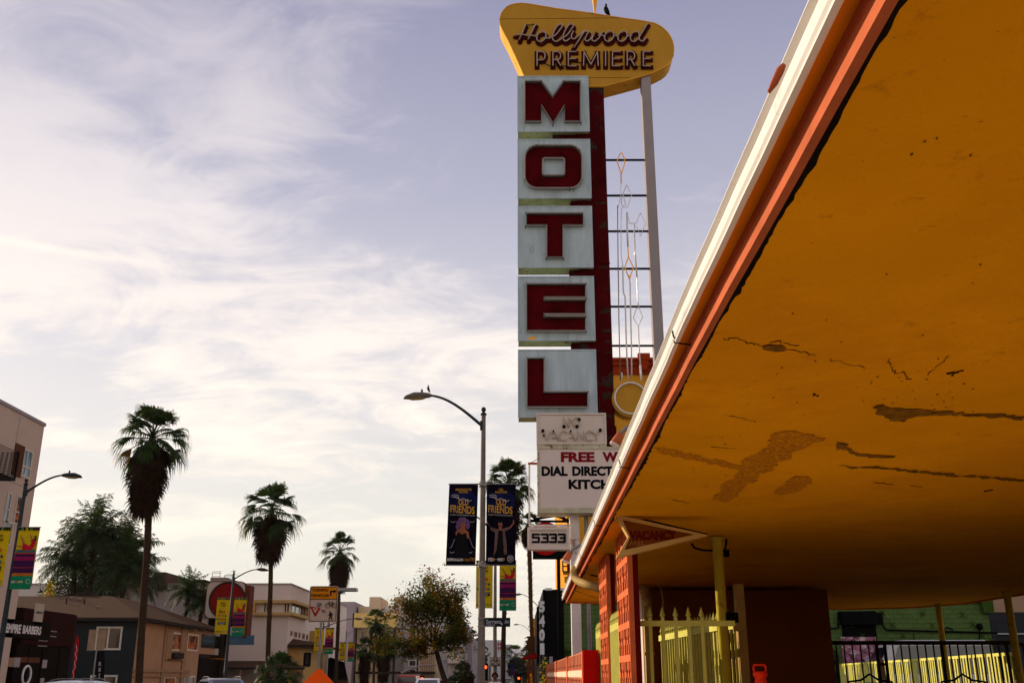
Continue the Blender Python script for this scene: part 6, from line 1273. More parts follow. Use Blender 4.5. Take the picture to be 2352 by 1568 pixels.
for (u0, u1, v) in ((520,550,1318),(525,548,1322),(530,543,1312)): m.tube([P(u0,v,Y+6), P(u1,v-1.5,Y+6)], .02, 4)
m.build('tv_aerial', 'steel_grey', bw_)
# round red sign on a white board
Y = 90.0; rs = thing('round_sign', (P(520,1400,Y).x, Y, .14), 'big rounded white sign board with a dark red disc', 'sign')
a = P(468,1420,Y); b = P(566,1334,Y); pts = rrect(a.x, a.z, b.x, b.z+0, .55); m = MB(); m.prism([(x, Y, z) for x, z in pts], (0, .55, 0)); m.build('case', 'round_edge', rs)
pts2 = rrect(a.x+.07, a.z+.07, b.x-.07, b.z-.07, .5); m = MB(); m.prism([(x, Y-.03, z) for x, z in pts2], (0, .028, 0)); m.build('board', 'round_white', rs)
m = MB(); m.box(b.x-.01, b.x+.38, Y+.05, Y+1.5, a.z-1.6, b.z-.35); m.build('case_side', 'round_edge', rs)
c = P(522,1378,Y-.05); rad = abs(P(522,1337,Y).z-c.z); m = MB(); m.cyl((c.x,Y-.12,c.z),(c.x,Y-.031,c.z), rad, 40); d_ = m.build('disc', 'round_red', rs); m = MB(); m.tube([(c.x+rad*math.cos(R(t)), Y-.10, c.z+rad*math.sin(R(t))) for t in range(0,360,9)], .09, 8, closed=True); m.build('disc_rim', 'roof_edge', d_, smooth=True)
m = MB()
for q in (.16,.26,.36): m.tube([(c.x-rad*.62+q*1.2*math.cos(R(t)), Y-.125, c.z+.05+q*1.9*math.sin(R(t))) for t in range(60,300,20)], .018, 4)
m.build('faint_emblem', 'sign_maroon', d_)
a2_ = P(470,1432,Y); m = MB(); m.box(P(478,1430,Y).x, P(560,1430,Y).x, Y+.05, Y+.5, P(470,1438,Y).z, P(470,1420,Y).z); m.build('lower_board', 'shop_dark', rs)
m = MB(); m.box(P(498,1480,Y-2).x, P(568,1480,Y-2).x, Y+.1, Y+.3, P(470,1480,Y).z, P(470,1458,Y).z); m.build('reader_panel', 'glass_blue', rs); m = MB(); m.box(P(520,1400,Y).x-.4, P(520,1400,Y).x+.4, Y+.1, Y+.4, .14, a.z); m.build('post', 'roof_edge', rs)
# second brown roofed house with a lower porch
Y = 101.0; xr = P(694,1480,Y).x; h2 = thing('house', (xr-6, 108, .14), 'brown roofed house with a lit tan end wall, right of the second palm', 'house')
ze = P(694,1480,Y).z; m = MB(); m.box(xr-15, xr-1.6, Y, 114, .14, ze); m.build('wall', 'stucco_brown', h2); m = MB(); m.box(xr-1.6, xr, Y-.02, 114, .14, ze); m.build('end_wall', 'frame_cream', h2, label='warm tan end wall')
zr = P(560,1447,Y+4).z; m = MB(); q = [Vector((xr+1.3,Y-.7,ze)),Vector((xr-16,Y-.7,ze)),Vector((xr+1.3,115,ze)),Vector((xr-16,115,ze)),Vector((xr-4.8,Y+5,zr)),Vector((xr-11,Y+5,zr))]; m.add(q, [(1,0,4,5),(0,2,4),(2,3,5,4),(3,1,5)]); m.build('roof', 'shingle', h2)
m = MB(); m.box(xr-16, xr+1.3, Y-.72, Y-.68, ze-.22, ze-.01); m.box(xr+1.26, xr+1.30, Y-.68, 115, ze-.22, ze-.01); m.build('eaves', 'roof_edge', h2)
ywin(h2, Y-.02, 696, 715, 1498, 1530, frame='steel_black', t=.2); ywin(h2, Y, 560, 590, 1486, 1500, t=.12)
m = MB(); zp = P(600,1531,Y-4).z; zq = P(600,1512,Y-1).z; q = [Vector((xr+1.5,Y-4,zp)),Vector((xr-13,Y-4,zp)),Vector((xr-4,Y-.05,zq)),Vector((xr-9,Y-.05,zq)),Vector((xr+.8,Y-.05,zp+.1)),Vector((xr-12,Y-.05,zp+.1))]; m.add(q, [(1,0,2,3),(0,4,2),(5,1,3)]); m.build('porch_roof', 'shingle', h2)
m = MB(); m.box(xr-12.8, xr+1.2, Y-4.0, Y-3.9, zp-.2, zp-.02); m.build('porch_fascia', 'roof_edge', h2)
for i in range(8): m = MB(); x_ = xr-12.4+i*1.9; m.box(x_-.12, x_+.12, Y-3.8, Y-3.55, .14, zp-.2); m.build('porch_post', 'trim_tan', h2)
p = P(568,1452,Y+3); m = MB(); m.box(p.x-.8, p.x+.5, Y+2, Y+3, p.z-1.4, p.z+.6); m.build('chimney', 'roof_edge', h2)
# mosaic wall right of it
Y = 112.0; m = MB(); m.poly([P(744,1560,Y),P(748,1512,Y),P(760,1509,Y),P(790,1520,Y),P(800,1560,Y)]); m.prism([P(744,1575,Y),P(748,1512,Y),P(760,1509,Y),P(790,1520,Y),P(800,1575,Y)], (0,.5,0)); m.build('mosaic_wall', 'shingle', label='low speckled wall with a curved top behind the TURNING VEHICLES post', cat='wall')
# pale apartment blocks farther off
def blk(name, label, parts, wins=(), cat='building'):
    first_ = parts[0]; Y = first_[4]; f = thing(name, (P((first_[0]+first_[1])/2, 1560, Y).x, Y, .13), label, cat)
    for i, (u0, u1, v0, v1, Y, dep, mm, nm) in enumerate(parts):
        a = P(u0, v1, Y); b = P(u1, v0, Y); m = MB(); m.box(a.x, b.x, Y, Y+dep, .13 if v1 > 1560 else a.z, b.z); m.build(nm, mm, f)
    for (u0, u1, v0, v1, Y, mm) in wins:
        a = P(u0, v1, Y-.12); b = P(u1, v0, Y-.12); m = MB(); m.frame(a.x, b.x, a.z, b.z, .14, Y-.2, Y-.1); w = m.build('window', 'window_frame', f); m = MB(); m.box(a.x+.1, b.x-.1, Y-.16, Y-.11, a.z+.1, b.z-.1); m.build('pane', mm, w)
    return f
bl = [(770,815,1381,1570,150,20,'stucco_lavender_and_shade','wall'),(815,874,1392,1570,152,20,'stucco_warm','wall'),(809,910,1407,1440,150,2,'stucco_yellow','upper_storey'),(848,874,1370,1392,160,10,'stucco_warm','stair_tower'),(872,905,1391,1570,153,18,'stucco_white','wall'),(905,928,1370,1412,162,10,'stucco_warm','stair_tower'),(905,1000,1392,1570,154,18,'stucco_white','wall'),(926,960,1425,1570,151,3,'stucco_lavender_and_shade','wall_bay'),(960,1060,1440,1570,150,3,'stucco_warm','wall_bay'),(840,872,1438,1570,150.5,1.5,'stucco_warm','wall_bay')]  # left lavender wall has its shade put into the colour
f = blk('apartment_block', 'cluster of pale yellow flats with shade coloured in as lavender behind the leafy tree', bl,
 [(826,840,1446,1475,152,'glass_dark'),(826,840,1484,1510,152,'glass_dark'),(847,860,1446,1475,150.5,'glass_dark'),(847,860,1484,1510,150.5,'glass_dark'),(880,900,1410,1440,153,'roof_edge'),(938,957,1480,1506,151,'glass_dark'),(938,957,1514,1530,151,'glass_dark'),(938,957,1535,1555,151,'glass_dark'),(826,840,1520,1545,152,'glass_dark'),(878,898,1450,1480,153,'glass_dark'),(878,898,1490,1520,153,'glass_dark'),(938,957,1440,1466,151,'glass_dark')])
for i in range(7):
    u = 966+i*5; a = P(u, 1570, 149.9); b = P(u+1.2, 1445, 149.9); m = MB(); m.box(a.x, b.x, 149.85, 149.98, .13, b.z); m.build('wall_rib', 'stucco_tan', f)
m = MB(); a = P(815,1547,150); b = P(1000,1541,150); m.box(a.x, b.x, 149.2, 149.7, a.z, b.z); m.build('canopy', 'roof_edge', f)
f = blk('apartment_block', 'grey balconied flats right behind the leafy tree trunk', [(1010,1062,1420,1570,120,24,'far_light','wall'),(1062,1085,1462,1570,126,18,'stucco_lavender_and_shade','wall')],
 [(1018,1026,1455,1478,120,'glass_dark'),(1018,1026,1495,1515,120,'glass_dark'),(1040,1048,1455,1478,120,'glass_dark'),(1040,1048,1495,1515,120,'glass_dark'),(1068,1074,1500,1515,126,'glass_dark'),(1056,1061,1500,1515,120,'glass_dark'),(1030,1036,1525,1545,120,'glass_dark')])
for v in (1482, 1520): a = P(1028, v, 118.8); m = MB(); m.box(a.x, a.x+1.6, 118.8, 120, a.z-.1, a.z+.0); m.box(a.x, a.x+1.6, 118.8, 118.9, a.z, a.z+1.0); m.build('balcony', 'stucco_white', f)
f = blk('far_building', 'far dark grey building with a bright green window panel', [(1084,1108,1466,1570,330,30,'far_dark','wall'),(1085,1097,1478,1490,329.5,.4,'far_lime','green_panel'),(1097,1103,1478,1487,329.5,.4,'glass_blue','window')])
f = blk('far_building', 'far pale hotel block with a red letter W sign', [(1100,1152,1469,1570,420,40,'far_light','wall'),(1152,1176,1479,1570,440,40,'far_light','wall'),(1103,1120,1500,1570,400,10,'stucco_white','lower_wing')])
m = MB(); a = P(1157,1489,419); b = P(1166,1482,419); text(m, 'W', (a.x,438,a.z), (b.x-a.x,0,0), (0,0,b.z-a.z), .04); m.build('lettering', 'sign_maroon', f); m = MB(); a = P(1143,1491,418)
for q in range(4): m.box(a.x+(q%2)*.9, a.x+.6+(q%2)*.9, 418, 418.5, a.z+(q//2)*1.6, a.z+1.1+(q//2)*1.6)
m.build('red_emblem', 'sign_maroon', f)
f = blk('far_shop', 'far shop with red tiled signs left of the nearest lamp pole', [(1076,1099,1509,1530,240,8,'sign_maroon','sign_board'),(1077,1096,1532,1552,238,6,'awning_red','awning'),(1074,1102,1496,1570,245,14,'stucco_tan','wall')])
m = MB(); m.use('print_orange')
for k in range(3): a = P(1079,1518+k*5,239.9); b = P(1096,1515+k*5,239.9); m.quad((a.x,239.9,a.z),(b.x,239.9,a.z),(b.x,239.9,b.z),(a.x,239.9,b.z))
m.build('sign_lines', None, f)
f = blk('far_kiosk', 'far purple poster panel at the dark trees by the street end', [(1172,1183,1524,1537,130,.3,'banner_blue','poster'),(1172,1183,1537,1550,130,.3,'print_plum','panel'),(1176,1179,1550,1570,130,.3,'steel_grey','post')], cat='poster')
f = blk('far_sign', 'small pale sign plate on the distant lamp pole before the hills', [(1185.5,1194,1519,1527,205,.2,'stucco_warm','plate'),(1188.5,1190.5,1527,1570,205,.2,'steel_grey','post')], cat='sign')
f = blk('far_tower', 'hazy far grey block on the hill foot at the street end', [(1255,1262,1490,1570,300,10,'far_grey','wall'),(1245,1255,1497,1570,320,10,'far_light','wall')])
# green brick building 5401
Y = 45.0; gb = thing('brick_building', (10, Y, .13), 'green brick building with a black front and parapet beyond the motel', 'building')
zt = P(1300,1354,Y).z; x0 = P(1247,1400,Y).x; x1 = P(2283,1500,Y).x
m = MB(); m.box(x0+.9, x1, Y, 66, .13, zt-.55); wl = m.build('wall', 'brick_green', gb)
m = MB(); m.box(x0, x0+.9, Y-.25, 66, .13, zt); m.build('front_pier', 'steel_black', gb); m = MB(); m.box(x0+.9, x1+.05, Y-.1, 66, zt-.56, zt+.05); m.build('parapet', 'steel_black', gb); m = MB()
for i in range(40): m.box(x0+.1+i*.55, x0+.4+i*.55, Y-.27, Y-.24, zt-.04, zt+.06)
m.build('parapet_tile', 'numeral_white', gb)
m = MB(); a = P(1266,1488,Y); m.box(a.x-.0, P(1306,1488,Y).x, Y-.06, Y-.002, .13, P(1270,1489,Y).z); m.tube([P(1266,1492,Y-.1), P(1300,1492,Y-.1), P(1303,1496,Y-.1)], .06, 6); m.tube([P(1303,1494,Y-.1), P(1360,1490,Y-.1), P(1420,1490,Y-.1)], .05, 6); m.build('painted_panel', 'paint_green', gb)
m = MB(); m.box(P(1335,1500,Y).x, P(1376,1500,Y).x, Y-.05, Y-.002, P(1340,1548,Y).z, P(1340,1500,Y).z); m.build('mural_panel', 'steel_black', gb); m = MB(); m.use('street_sign_ink'); m.tube([P(1346,1538,Y-.1),P(1356,1530,Y-.1),P(1366,1518,Y-.1),P(1350,1514,Y-.1),P(1372,1512,Y-.1)], .015, 4); m.build('scrawl', None, gb)
m = MB(); m.box(P(1261,1510,Y).x, P(1269,1510,Y).x, Y-.35, Y-.28, P(1265,1530,Y).z, P(1265,1507,Y).z); m.build('notice_plate', 'stucco_lavender_and_shade', gb)
m = MB(); m.box(P(1927,1420,Y).x, P(2019,1420,Y).x, Y-.5, Y-.002, P(1960,1434,Y).z, P(1960,1407,Y).z); m.box(P(1934,1450,Y).x, P(2012,1450,Y).x, Y-.05, Y-.002, .13, P(1960,1434,Y).z); sd = m.build('shutter_window', 'steel_black', gb)
m = MB(); a = P(1940,1568,Y); b = P(2010,1462,Y); m.box(a.x, b.x, Y-.09, Y-.051, .4, b.z); m.build('poster', 'poster_print', sd)
m = MB(); zz3 = P(2050,1452,Y).z
m.tube([P(1893,1442,Y-.1), P(1925,1442,Y-.1), P(1925,1405,Y-.1), P(2010,1404,Y-.1), P(2018,1420,Y-.1), P(2035,1446,Y-.1), P(2270,1452,Y-.1), P(2290,1452,Y-.1)], .045, 6)
m.tube([P(2170,1470,Y-.1), P(2168,1446,Y-.1), P(2175,1439,Y-.1), P(2190,1446,Y-.1)], .03, 5); m.tube([P(2247,1500,Y-.1), P(2250,1452,Y-.1), P(2250,1436,Y-.1)], .03, 5); m.ball(P(2250,1438,Y-.15), .15); m.tube([P(2098,1480,Y-.1), P(2098,1453,Y-.1)], .015, 4); m.ball(P(2101,1480,Y-.2), .18, .15, .09)
m.build('cable_run', 'steel_black', gb)
m = MB(); re = random.Random(6)
for i in range(16): p = P(1935+23*i, [1409,1433,1459,1470][i % 4]+re.uniform(-3,3), Y-.04); m.tube([p+Vector((-.11,0,.11)), p+Vector((.11,0,-.11))], .02, 4); m.tube([p+Vector((-.11,0,-.11)), p+Vector((.11,0,.11))], .02, 4)
m.build('anchor_plate', 'paint_green', gb)
m = MB(); m.box(x1-.3, x1+.15, Y-.3, Y+.0, zt-1.0, zt+.4); m.build('corner_pipe', 'paint_green', gb)
blk('dark_building', 'dark grey wall with a terracotta upper band at the far right under the canopy', [(2288,2420,1405,1560,54,6,'far_dark','wall'),(2284,2420,1360,1405,54.5,6,'stucco_tan','upper_band'),(2292,2420,1453,1456,53.9,.1,'far_light','string_course')])
# blade of numerals 5401
Y = 42.0; bl_ = thing('numeral_blade', (P(1242,1450,Y).x, Y, .13), 'vertical blade of white raised numerals 5 4 0 1 on a black post', 'sign')
m = MB(); m.box(P(1233,1450,Y).x, P(1238.5,1450,Y).x, Y-.1, Y+.3, P(1240,1528,Y).z, P(1240,1393,Y).z); m.cyl((P(1243,1500,Y).x,Y+.1,.13), P(1243,1380,Y)+Vector((0,.1,0)), .04, 8); m.build('post', 'steel_black', bl_)
kn = crop(2100, 2300, 3.6375)
for ch, xa_, xb_, ya_, yb_ in (('5',208,300,375,535),('4',208,300,580,745),('0',208,300,780,950),('1',222,292,985,1150)):
    m = MB(); a = P(*kn(xa_, yb_), Y-.3); b = P(*kn(xb_, ya_), Y-.3); vs_, fs, q0, q1, r0, r1 = text_shape(ch, .06)
    fr = [Vector((a.x+(b.x-a.x)*(v[0]-q0)/(q1-q0)*.85, Y-.3, a.z+(b.z-a.z)*(v[1]-r0)/(r1-r0))) for v in vs_]; n = len(fr); bk_ = [p+Vector((0,.28,0)) for p in fr]
    from collections import Counter
    ed = Counter(); 
    for f_ in fs:
        for i in range(len(f_)): ed[frozenset((f_[i], f_[(i+1) % len(f_)]))] += 1
    side = [(a_, b_, b_+n, a_+n) for f_ in fs for a_, b_ in [(f_[i], f_[(i+1) % len(f_)]) for i in range(len(f_))] if ed[frozenset((a_, b_))] == 1]
    m.add(fr+bk_, [tuple(f_) for f_ in fs]+[tuple(i+n for i in reversed(f_)) for f_ in fs]+[tuple(reversed(s_)) for s_ in side]); m.build('numeral', 'numeral_white', bl_)
# thatched screen, red awning
Y = 70.0; th = thing('thatched_screen', (P(1226,1480,Y).x, Y, .13), 'ragged brown thatched screen box left of the black 5401 front', 'screen'); m = MB(); a = P(1213,1510,Y); b = P(1246,1461,Y); m.box(a.x+.1, b.x, Y, Y+3, a.z, b.z); rt = random.Random(9)
for i in range(260):
    x = rt.uniform(a.x, b.x); z = rt.uniform(a.z, b.z); l_ = rt.uniform(.2,.6); m.box(x-l_/2, x+l_/2, Y-rt.uniform(.03,.16), Y+.01, z-.025, z+.025)
m.build('thatch', 'thatch', th); m = MB(); m.box(a.x, a.x+.12, Y-.05, Y+.1, .13, b.z); m.box(b.x-.12, b.x, Y-.05, Y+.1, .13, b.z); m.build('post', 'round_edge', th)
Y = 56.0; m = MB(); q = [P(1192,1512,Y),P(1236,1496,Y),P(1240,1508,Y),P(1236,1511,Y)]; m.prism(q, (0,2.5,0)); m.cyl((P(1238,1500,Y).x,Y+1,.13), P(1238,1508,Y)+Vector((0,1,0)), .05, 8); m.build('awning', 'awning_red', label='small pointed red awning left of the numeral blade', cat='awning')
# tall orange building behind
Y = 62.0; ob_ = thing('orange_building', (9, Y, .13), 'tall orange building with a dark red cornice rising behind the motel sign', 'building')
x0 = P(1304,1300,Y).x; x1 = x0+16; zc = P(1440,838,Y).z; zt = P(1440,828,Y).z
m = MB(); m.box(x0, x1, Y, Y+20, .13, zt); m.build('wall', 'motel_orange', ob_)
kq = crop(2000, 1050, 2.24); z1_ = P(*kq(1200,868), Y).z; z2_ = P(*kq(1200,930), Y).z; z3_ = P(*kq(1200,1005), Y).z
m = MB(); m.box(x0-.35, x1+.2, Y-.45, Y-.001, z2_+.3, z1_); m.box(x0-.22, x1+.2, Y-.30, Y-.001, z2_, z2_+.29); m.box(x0-.10, x1+.2, Y-.14, Y-.001, z3_, z2_-.01); m.build('cornice', 'cornice_red', ob_)
a = P(*kq(1250,940), Y-.5); b = P(*kq(1325,840), Y-.5); m = MB(); m.box(a.x, b.x, Y-.75, Y-.46, a.z, b.z-.3); m.box(a.x-.1, b.x+.1, Y-.8, Y-.45, b.z-.3, P(*kq(1290,822), Y-.5).z); m.box(a.x+.1, b.x-.1, Y-.9, Y-.5, a.z-.25, a.z); m.build('corner_bracket', 'cornice_red', ob_)
for (v0, v1, u0, u1, mm, nm) in ((1284,1292,1304,1318,'motel_orange','balcony_slab'),(1292,1315,1303,1318,'cornice_red','red_recess'),(1320,1326,1304,1318,'cornice_red','red_recess')):
    a = P(u0, v1, Y-.4); b = P(u1, v0, Y-.4); m = MB(); m.box(a.x, b.x, Y-.42, Y-.002, a.z, b.z); m.build(nm, mm, ob_)
m = MB(); a = P(1293,1312,Y-.5); b = P(1304,1288,Y-.5)
m.tube([a, (a.x,a.y,b.z), b, (b.x,b.y,a.z), a], .06, 4); m.tube([(a.x,a.y,(a.z+b.z)/2),(b.x,b.y,(a.z+b.z)/2)], .05, 4); m.build('fire_escape', 'steel_black', ob_)
m = MB(); a = P(1293,1319,Y-.3); b = P(1304,1311,Y-.3); m.box(a.x, b.x+.1, Y-.4, Y-.1, a.z, b.z); m.box(P(1296,1330,Y).x, P(1304,1330,Y).x, Y-.3, Y, P(1296,1338,Y).z, P(1296,1324,Y).z); m.build('side_ledge', 'motel_orange', ob_)
# ================================================================ vehicles
def car(x, y, rz, L_, W_, H, body, label, group, kind='sedan'):
    f = thing('parked_car' if kind == 'sedan' else kind, (0,0,0), label, 'car' if kind == 'sedan' else 'van', group); ORG[f.name] = Vector((0,0,0)); h = H
    if kind == 'sedan': prof = [(-.5,.22),(-.5,.50),(-.47,.60),(-.24,.66),(-.10,.95),(.0,.995),(.16,1.0),(.30,.96),(.44,.70),(.49,.66),(.5,.45),(.5,.22)]
    else: prof = [(-.5,.16),(-.5,.42),(-.47,.50),(-.36,.56),(-.24,.93),(-.18,.985),(-.1,1.0),(.46,1.0),(.495,.96),(.5,.5),(.5,.16)]
    m = MB(); n = len(prof); secs = []
    for s, inset in ((-1, 1), (1, 1)):
        pass
    ys = [-.5,-.47,-.40,0,.40,.47,.5]
    vs_ = []
    for yv in ys:
        e = abs(yv)/.5
        for (px_, pz_) in prof:
            tumble = 1-.16*max(0, (pz_-.6)/.4)**1.0*(1 if abs(yv) > .3 else .6); dz = -.045*max(0, e-.75)*4*(1 if pz_ > .6 else 0) if e > .75 else 0
            vs_.append((yv*W_*tumble, px_*L_*(1-.02*e*e), (pz_+dz*.5)*h))
    fs = [(k*n+i, k*n+(i+1) % n, (k+1)*n+(i+1) % n, (k+1)*n+i) for k in range(len(ys)-1) for i in range(n)]
    m.add(vs_, fs); m.poly([vs_[i] for i in range(n)]); m.poly([vs_[(len(ys)-1)*n+i] for i in range(n)]); bd = m.build('body', body, f, smooth=False)
    for pl_ in bd.data.polygons: pl_.use_smooth = abs(pl_.normal.x) < .9
    def glassquad(i0, i1, nm, pull=.012):
        (a, b), (c, d) = prof[i0], prof[i1]; m = MB(); w0 = W_*.40*(1-.10*max(0,(b-.6)/.4)); w1 = W_*.38*(1-.13*max(0,(d-.6)/.4)); nx_, nz_ = -(d-b)*h, (c-a)*L_; l_ = math.hypot(nx_, nz_); nx_, nz_ = nx_/l_*pull*-1, nz_/l_*pull
        if nz_ < 0: nx_, nz_ = -nx_, -nz_
        p = lambda t, w: (w, (a+(c-a)*t)*L_+(-(abs(nx_)) if c > a and i0 < 6 else abs(nx_)), (b+(d-b)*t)*h+abs(nz_)+.004)
        m.quad(p(.10,-w0), p(.10,w0), p(.92,w1), p(.92,-w1)); m.build(nm, 'car_glass', f)
    if kind == 'sedan': glassquad(3, 4, 'windscreen'); glassquad(8, 7, 'rear_window')
    else: glassquad(3, 4, 'windscreen')
    for s in (-1, 1):
        m = MB(); y0_, y1_ = (-.19, .36) if kind == 'sedan' else (-.28, -.08); zt_ = .90 if kind == 'sedan' else .84; zb_ = .67 if kind == 'sedan' else .60
        m.quad((s*W_*.487*.985, y0_*L_, zb_*h), (s*W_*.487*.985, y1_*L_*1.05, zb_*h), (s*W_*.447, y1_*L_*.8, zt_*h), (s*W_*.447, (y0_+.10)*L_, zt_*h)); m.build('side_window', 'car_glass', f)
        m = MB(); m.box(s*W_*.44-.12, s*W_*.44+.12, -.505*L_, -.49*L_, .42*h, .52*h); m.build('headlight', 'headlight', f)
        m = MB(); m.ball((s*W_*.53, -.17*L_, .66*h), .10, .05, .07); m.build('mirror', body, f, smooth=True)
        for yy in (-.31, .31):
            m = MB(); m.cyl((s*(W_/2-.20), yy*L_, .32), (s*(W_/2+.01), yy*L_, .32), .32, 20); w = m.build('wheel', 'tyre', f); m = MB(); m.cyl((s*(W_/2+.008), yy*L_, .32), (s*(W_/2+.02), yy*L_, .32), .19, 12); m.build('rim', 'steel_grey', w)
    if kind == 'sedan':
        for s in (-1, 1): m = MB(); m.tube([(s*W_*.40,-.06*L_,.99*h),(s*W_*.41,.0,1.035*h),(s*W_*.41,.18*L_,1.035*h),(s*W_*.40,.26*L_,.99*h)], .018, 5); m.build('roof_rail', 'steel_grey', f)
    f.location = (x, y, .0); f.rotation_euler = (0, 0, rz); return f
G1 = 'cars on the street'
p = P(205,1564,40); car(p.x, 40, R(78), 4.5, 1.8, 1.43, 'car_silver', 'silver car roof at the bottom edge before the teal house', G1)
p = P(500,1560,48); car(p.x, 49, R(30), 4.4, 1.8, 1.49, 'car_grey', 'dark grey car with roof rails at the bottom edge before the tan wall', G1)
p = P(978,1566,66); car(p.x, 68, R(0), 4.4, 1.75, 1.42, 'car_silver', 'white car roof just right of the red van', G1)
p = P(929,1560,80); rv = car(p.x, 84, R(180), 5.0, 1.62, 1.60, 'van_red', 'red van with a grey roof and dark back window, far down the street', G1, 'van')
m = MB(); m.box(-.62, .62, -2.35, 1.2, 1.585, 1.70); m.build('roof_pod', 'vent_metal', rv); m = MB(); m.box(-.66, .66, 2.49, 2.515, 1.1, 1.48); m.build('rear_window', 'car_glass', rv)
p = P(2105,1500,42.6); wv = car(p.x, 42.6, R(-90), 5.6, 1.9, P(2105,1469,42.6).z, 'van_white', 'white van parked behind the lit parking fence under the far canopy edge', None, 'van')
# cargo side glass reads dark from here
hv = P(2105,1469,42.6).z; m = MB(); m.quad((.965,-1.5,.56*hv),(.965,2.7,.56*hv),(.90,2.7,.92*hv),(.90,-1.0,.92*hv)); m.build('dark_side_panel', 'car_glass', wv)

# ================================================================ person on the pavement
pb = groundloc(1137, 29, 1552, .14); pn = thing('person', pb, 'person with short red-brown hair and a white shirt, below the BIKE LANE plate', 'person')
S_ = (P(1137,1544,29).z-.14)/1.70
def skinmesh(verts, edges, radii, name, mats, pick, parent):
    me = bpy.data.meshes.new(name); me.from_pydata([Vector(v)*S_ for v in verts], edges, []); ob = bpy.data.objects.new(name, me); COL.objects.link(ob)
    mod = ob.modifiers.new('skin', 'SKIN'); ss = ob.modifiers.new('sub', 'SUBSURF'); ss.levels = 2; ss.render_levels = 2
    for i, r_ in enumerate(radii):
        sv = me.skin_vertices[0].data[i]; sv.radius = ((r_[0] if isinstance(r_, tuple) else r_)*S_, (r_[1] if isinstance(r_, tuple) else r_)*S_)
    me.skin_vertices[0].data[0].use_root = True; dg = bpy.context.evaluated_depsgraph_get(); dg.update(); m2 = bpy.data.meshes.new_from_object(ob.evaluated_get(dg)); bpy.data.objects.remove(ob)
    o = bpy.data.objects.new(name, m2); COL.objects.link(o); m2.materials.clear()
    for q in mats: m2.materials.append(MATS[q])
    for pl_ in m2.polygons: pl_.material_index = pick(pl_.center/S_); pl_.use_smooth = True
    o.parent = parent; ORG[o.name] = ORG[parent.name]; return o
V_ = [(0,0,.94),(0,.0,1.08),(0,.01,1.22),(0,.01,1.38),(0,.0,1.46),(0,-.01,1.52),(0,-.02,1.59),(0,-.01,1.655)]
Rd = [(.15,.10),(.13,.09),(.14,.10),(.13,.09),(.06,.055),(.055,.055),(.075,.09),(.055,.065)]; E_ = [(i, i+1) for i in range(7)]
def chain(st, pts, rad):
    k = st
    for p_, r_ in zip(pts, rad): V_.append(p_); Rd.append(r_); E_.append((k, len(V_)-1)); k = len(V_)-1
    return k
for s in (-1, 1):
    k = chain(0, [(s*.10,0,.86),(s*.11,-.03*s,.50),(s*.11,.05*s,.10),(s*.12,-.08,.05)], [.085,.062,.042,.035])
    k = chain(3, [(s*.18,0,1.40),(s*.235,.02,1.13),(s*.24,-.05,.90),(s*.24,-.07,.83)], [.055,.042,.030,.026])
    for j, (dx, L2) in enumerate(((-.026,.075),(-.009,.088),(.009,.082),(.026,.065))): chain(k, [(s*.24+dx,-.09,.775),(s*.24+dx,-.10,.775-L2*.6),(s*.24+dx,-.09,.775-L2)], [.009,.008,.007])
    chain(k, [(s*.205,-.10,.80),(s*.20,-.115,.765)], [.010,.008])
pick = lambda c: 2 if c.z < .92 and abs(c.x) < .2 else (1 if c.z < 1.45 and c.z > .9 and (abs(c.x) < .2 or c.z > 1.14) else 0)
bd = skinmesh(V_, E_, Rd, 'body', ['skin','shirt_white','denim'], pick, pn)
m = MB(); c = pb
def hp(x, y, z): return pb+Vector((x, y, z))*S_
for i in range(60):
    rq = random.Random(i); t = rq.uniform(0, 6.28); q = rq.uniform(0, 1.9); d = Vector((math.sin(q)*math.cos(t), math.sin(q)*math.sin(t), math.cos(q)))
    if d.y < -.55 and d.z < .35: continue
    m.ball(hp(d.x*.082, .0+d.y*.095, 1.61+d.z*.085), .028*S_, n=6, m=4)
m.build('hair', 'hair_red', pn, smooth=True)
m = MB(); m.tube([hp(0,-.105,1.60), hp(0,-.13,1.575)], [.012,.016], 6)
for s in (-1, 1): m.ball(hp(s*.085,0,1.585), .012, .02, .03, 6, 5)
m.build('face_feature', 'skin', pn, smooth=True); m = MB()
for s in (-1, 1): m.ball(hp(s*.03,-.098,1.605), .009, n=6, m=4)
m.ball(hp(0,-.104,1.545), .02, .008, .006, 6, 4); m.build('eye', 'ink_black', pn)

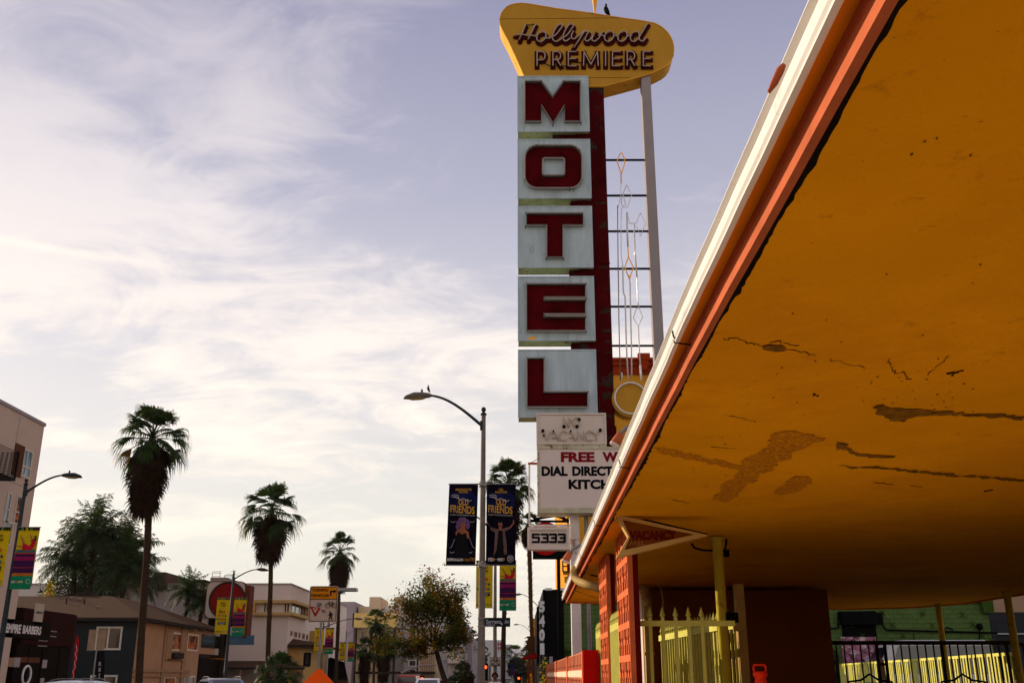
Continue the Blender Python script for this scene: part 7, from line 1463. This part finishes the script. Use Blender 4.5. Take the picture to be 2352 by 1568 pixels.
# ================================================================ small things behind the office
Y = 18.6; a = P(2010,1568,Y); sx = P(2022,1540,Y).x; st_ = thing('sandwich_sign', (sx, Y, .13), 'narrow white folding sign leaning behind the dark railing', 'sign'); zt_ = P(2022,1508,Y).z
m = MB(); m.prism([(sx-.10,Y,.13),(sx-.03,Y,zt_-.5),(sx+.02,Y,zt_-.5),(sx-.02,Y,.13)], (0,.04,0)); m.build('leg', 'umbrella_white', st_); m = MB(); m.prism([(sx+.0,Y+.05,.13),(sx-.02,Y+.05,zt_),(sx+.10,Y+.05,zt_-.05),(sx+.17,Y+.05,.13)], (0,.03,0)); m.build('board', 'umbrella_white', st_); m = MB(); m.box(sx-.03, sx+.12, Y+.02, Y+.05, zt_-.14, zt_-.10); m.build('hinge', 'steel_black', st_)
def scroll_chair(u, Y, lab):
    x = P(u, 1560, Y).x; f = thing('garden_chair', (x, Y, .13), lab, 'chair', 'scrolled iron chairs under the canopy'); zt_ = P(u, 1547, Y).z; w = .42
    m = MB(); m.tube([(x-w,Y,.9),(x-w,Y,zt_-.30),(x-w*.7,Y,zt_-.10),(x-w*.3,Y,zt_-.08),(x,Y,zt_),(x+w*.3,Y,zt_-.08),(x+w*.7,Y,zt_-.10),(x+w,Y,zt_-.30),(x+w,Y,.9)], .016, 6)
    for s in (-1, 1): m.tube([(x+s*(.20+.11*math.cos(R(t))*(1-t/700)), Y, zt_-.27+.11*math.sin(R(t))*(1-t/700)) for t in range(0,560,30)], .012, 5)
    m.build('backrest', 'steel_black', f); m = MB(); m.box(x-w, x+w, Y-.5, Y, .95, 1.0); m.build('seat', 'steel_black', f)
    for sx_ in (-1, 1):
        for yy in (-.48, -.02): m = MB(); m.cyl((x+sx_*(w-.02), Y+yy, .13), (x+sx_*(w-.02), Y+yy, .95), .016, 6); m.build('leg', 'steel_black', f)
scroll_chair(1998, 14.6, 'scrolled black iron chair left of the white folding sign'); scroll_chair(2212, 14.6, 'scrolled black iron chair farther right behind the railing')
p = P(1500,1566,15.2); m = MB(); p = P(2000,1566,15.4); m.tube([(p.x,15.4,.13),(p.x,15.4,1.2),(p.x,15.4,p.z-.06),(p.x,15.4,p.z)], [.16,.15,.13,.10], 14); m.build('blue_bin', 'blue_plastic', smooth=True, label='blue plastic drum just under the left iron chair back', cat='bin')
# a wire across the street on the left
# ================================================================ hills and haze
m = MB(); rh = random.Random(12); n = 120; vs_ = []; Yh = 6500.0
for i in range(n+1):
    x = -3500+7000*i/n; hz = P(1210,1478,Yh).z*(.62+.38*math.exp(-((x-60)/600)**2))+16*math.sin(i*.5)+10*math.sin(i*1.3+1)+rh.uniform(-5,5); hz = max(20, hz)
    vs_ += [(x, Yh-300, -2), (x, Yh, hz), (x, Yh+500, -2)]
m.add(vs_, [(i*3+k, (i+1)*3+k, (i+1)*3+k+1, i*3+k+1) for i in range(n) for k in (0, 1)]); struct('hills', m, 'far_light', True)  # pale hill colour stands in for most of the haze
hz_ = MB(); hz_.box(-3600, 3600, -62, 7200, -2.5, 330); hm = bpy.data.materials.new('haze_air'); hm.use_nodes = True; t = hm.node_tree; t.nodes.clear(); o = t.nodes.new('ShaderNodeOutputMaterial'); v = t.nodes.new('ShaderNodeVolumePrincipled'); v.inputs['Color'].default_value = (.93,.90,.90,1); v.inputs['Density'].default_value = .00005; v.inputs['Anisotropy'].default_value = .2
t.links.new(v.outputs[0], o.inputs['Volume']); MATS['haze_air'] = hm
HZ = True
if HZ: hz_.build('haze', 'haze_air', kind='stuff', origin=(0,0,0))
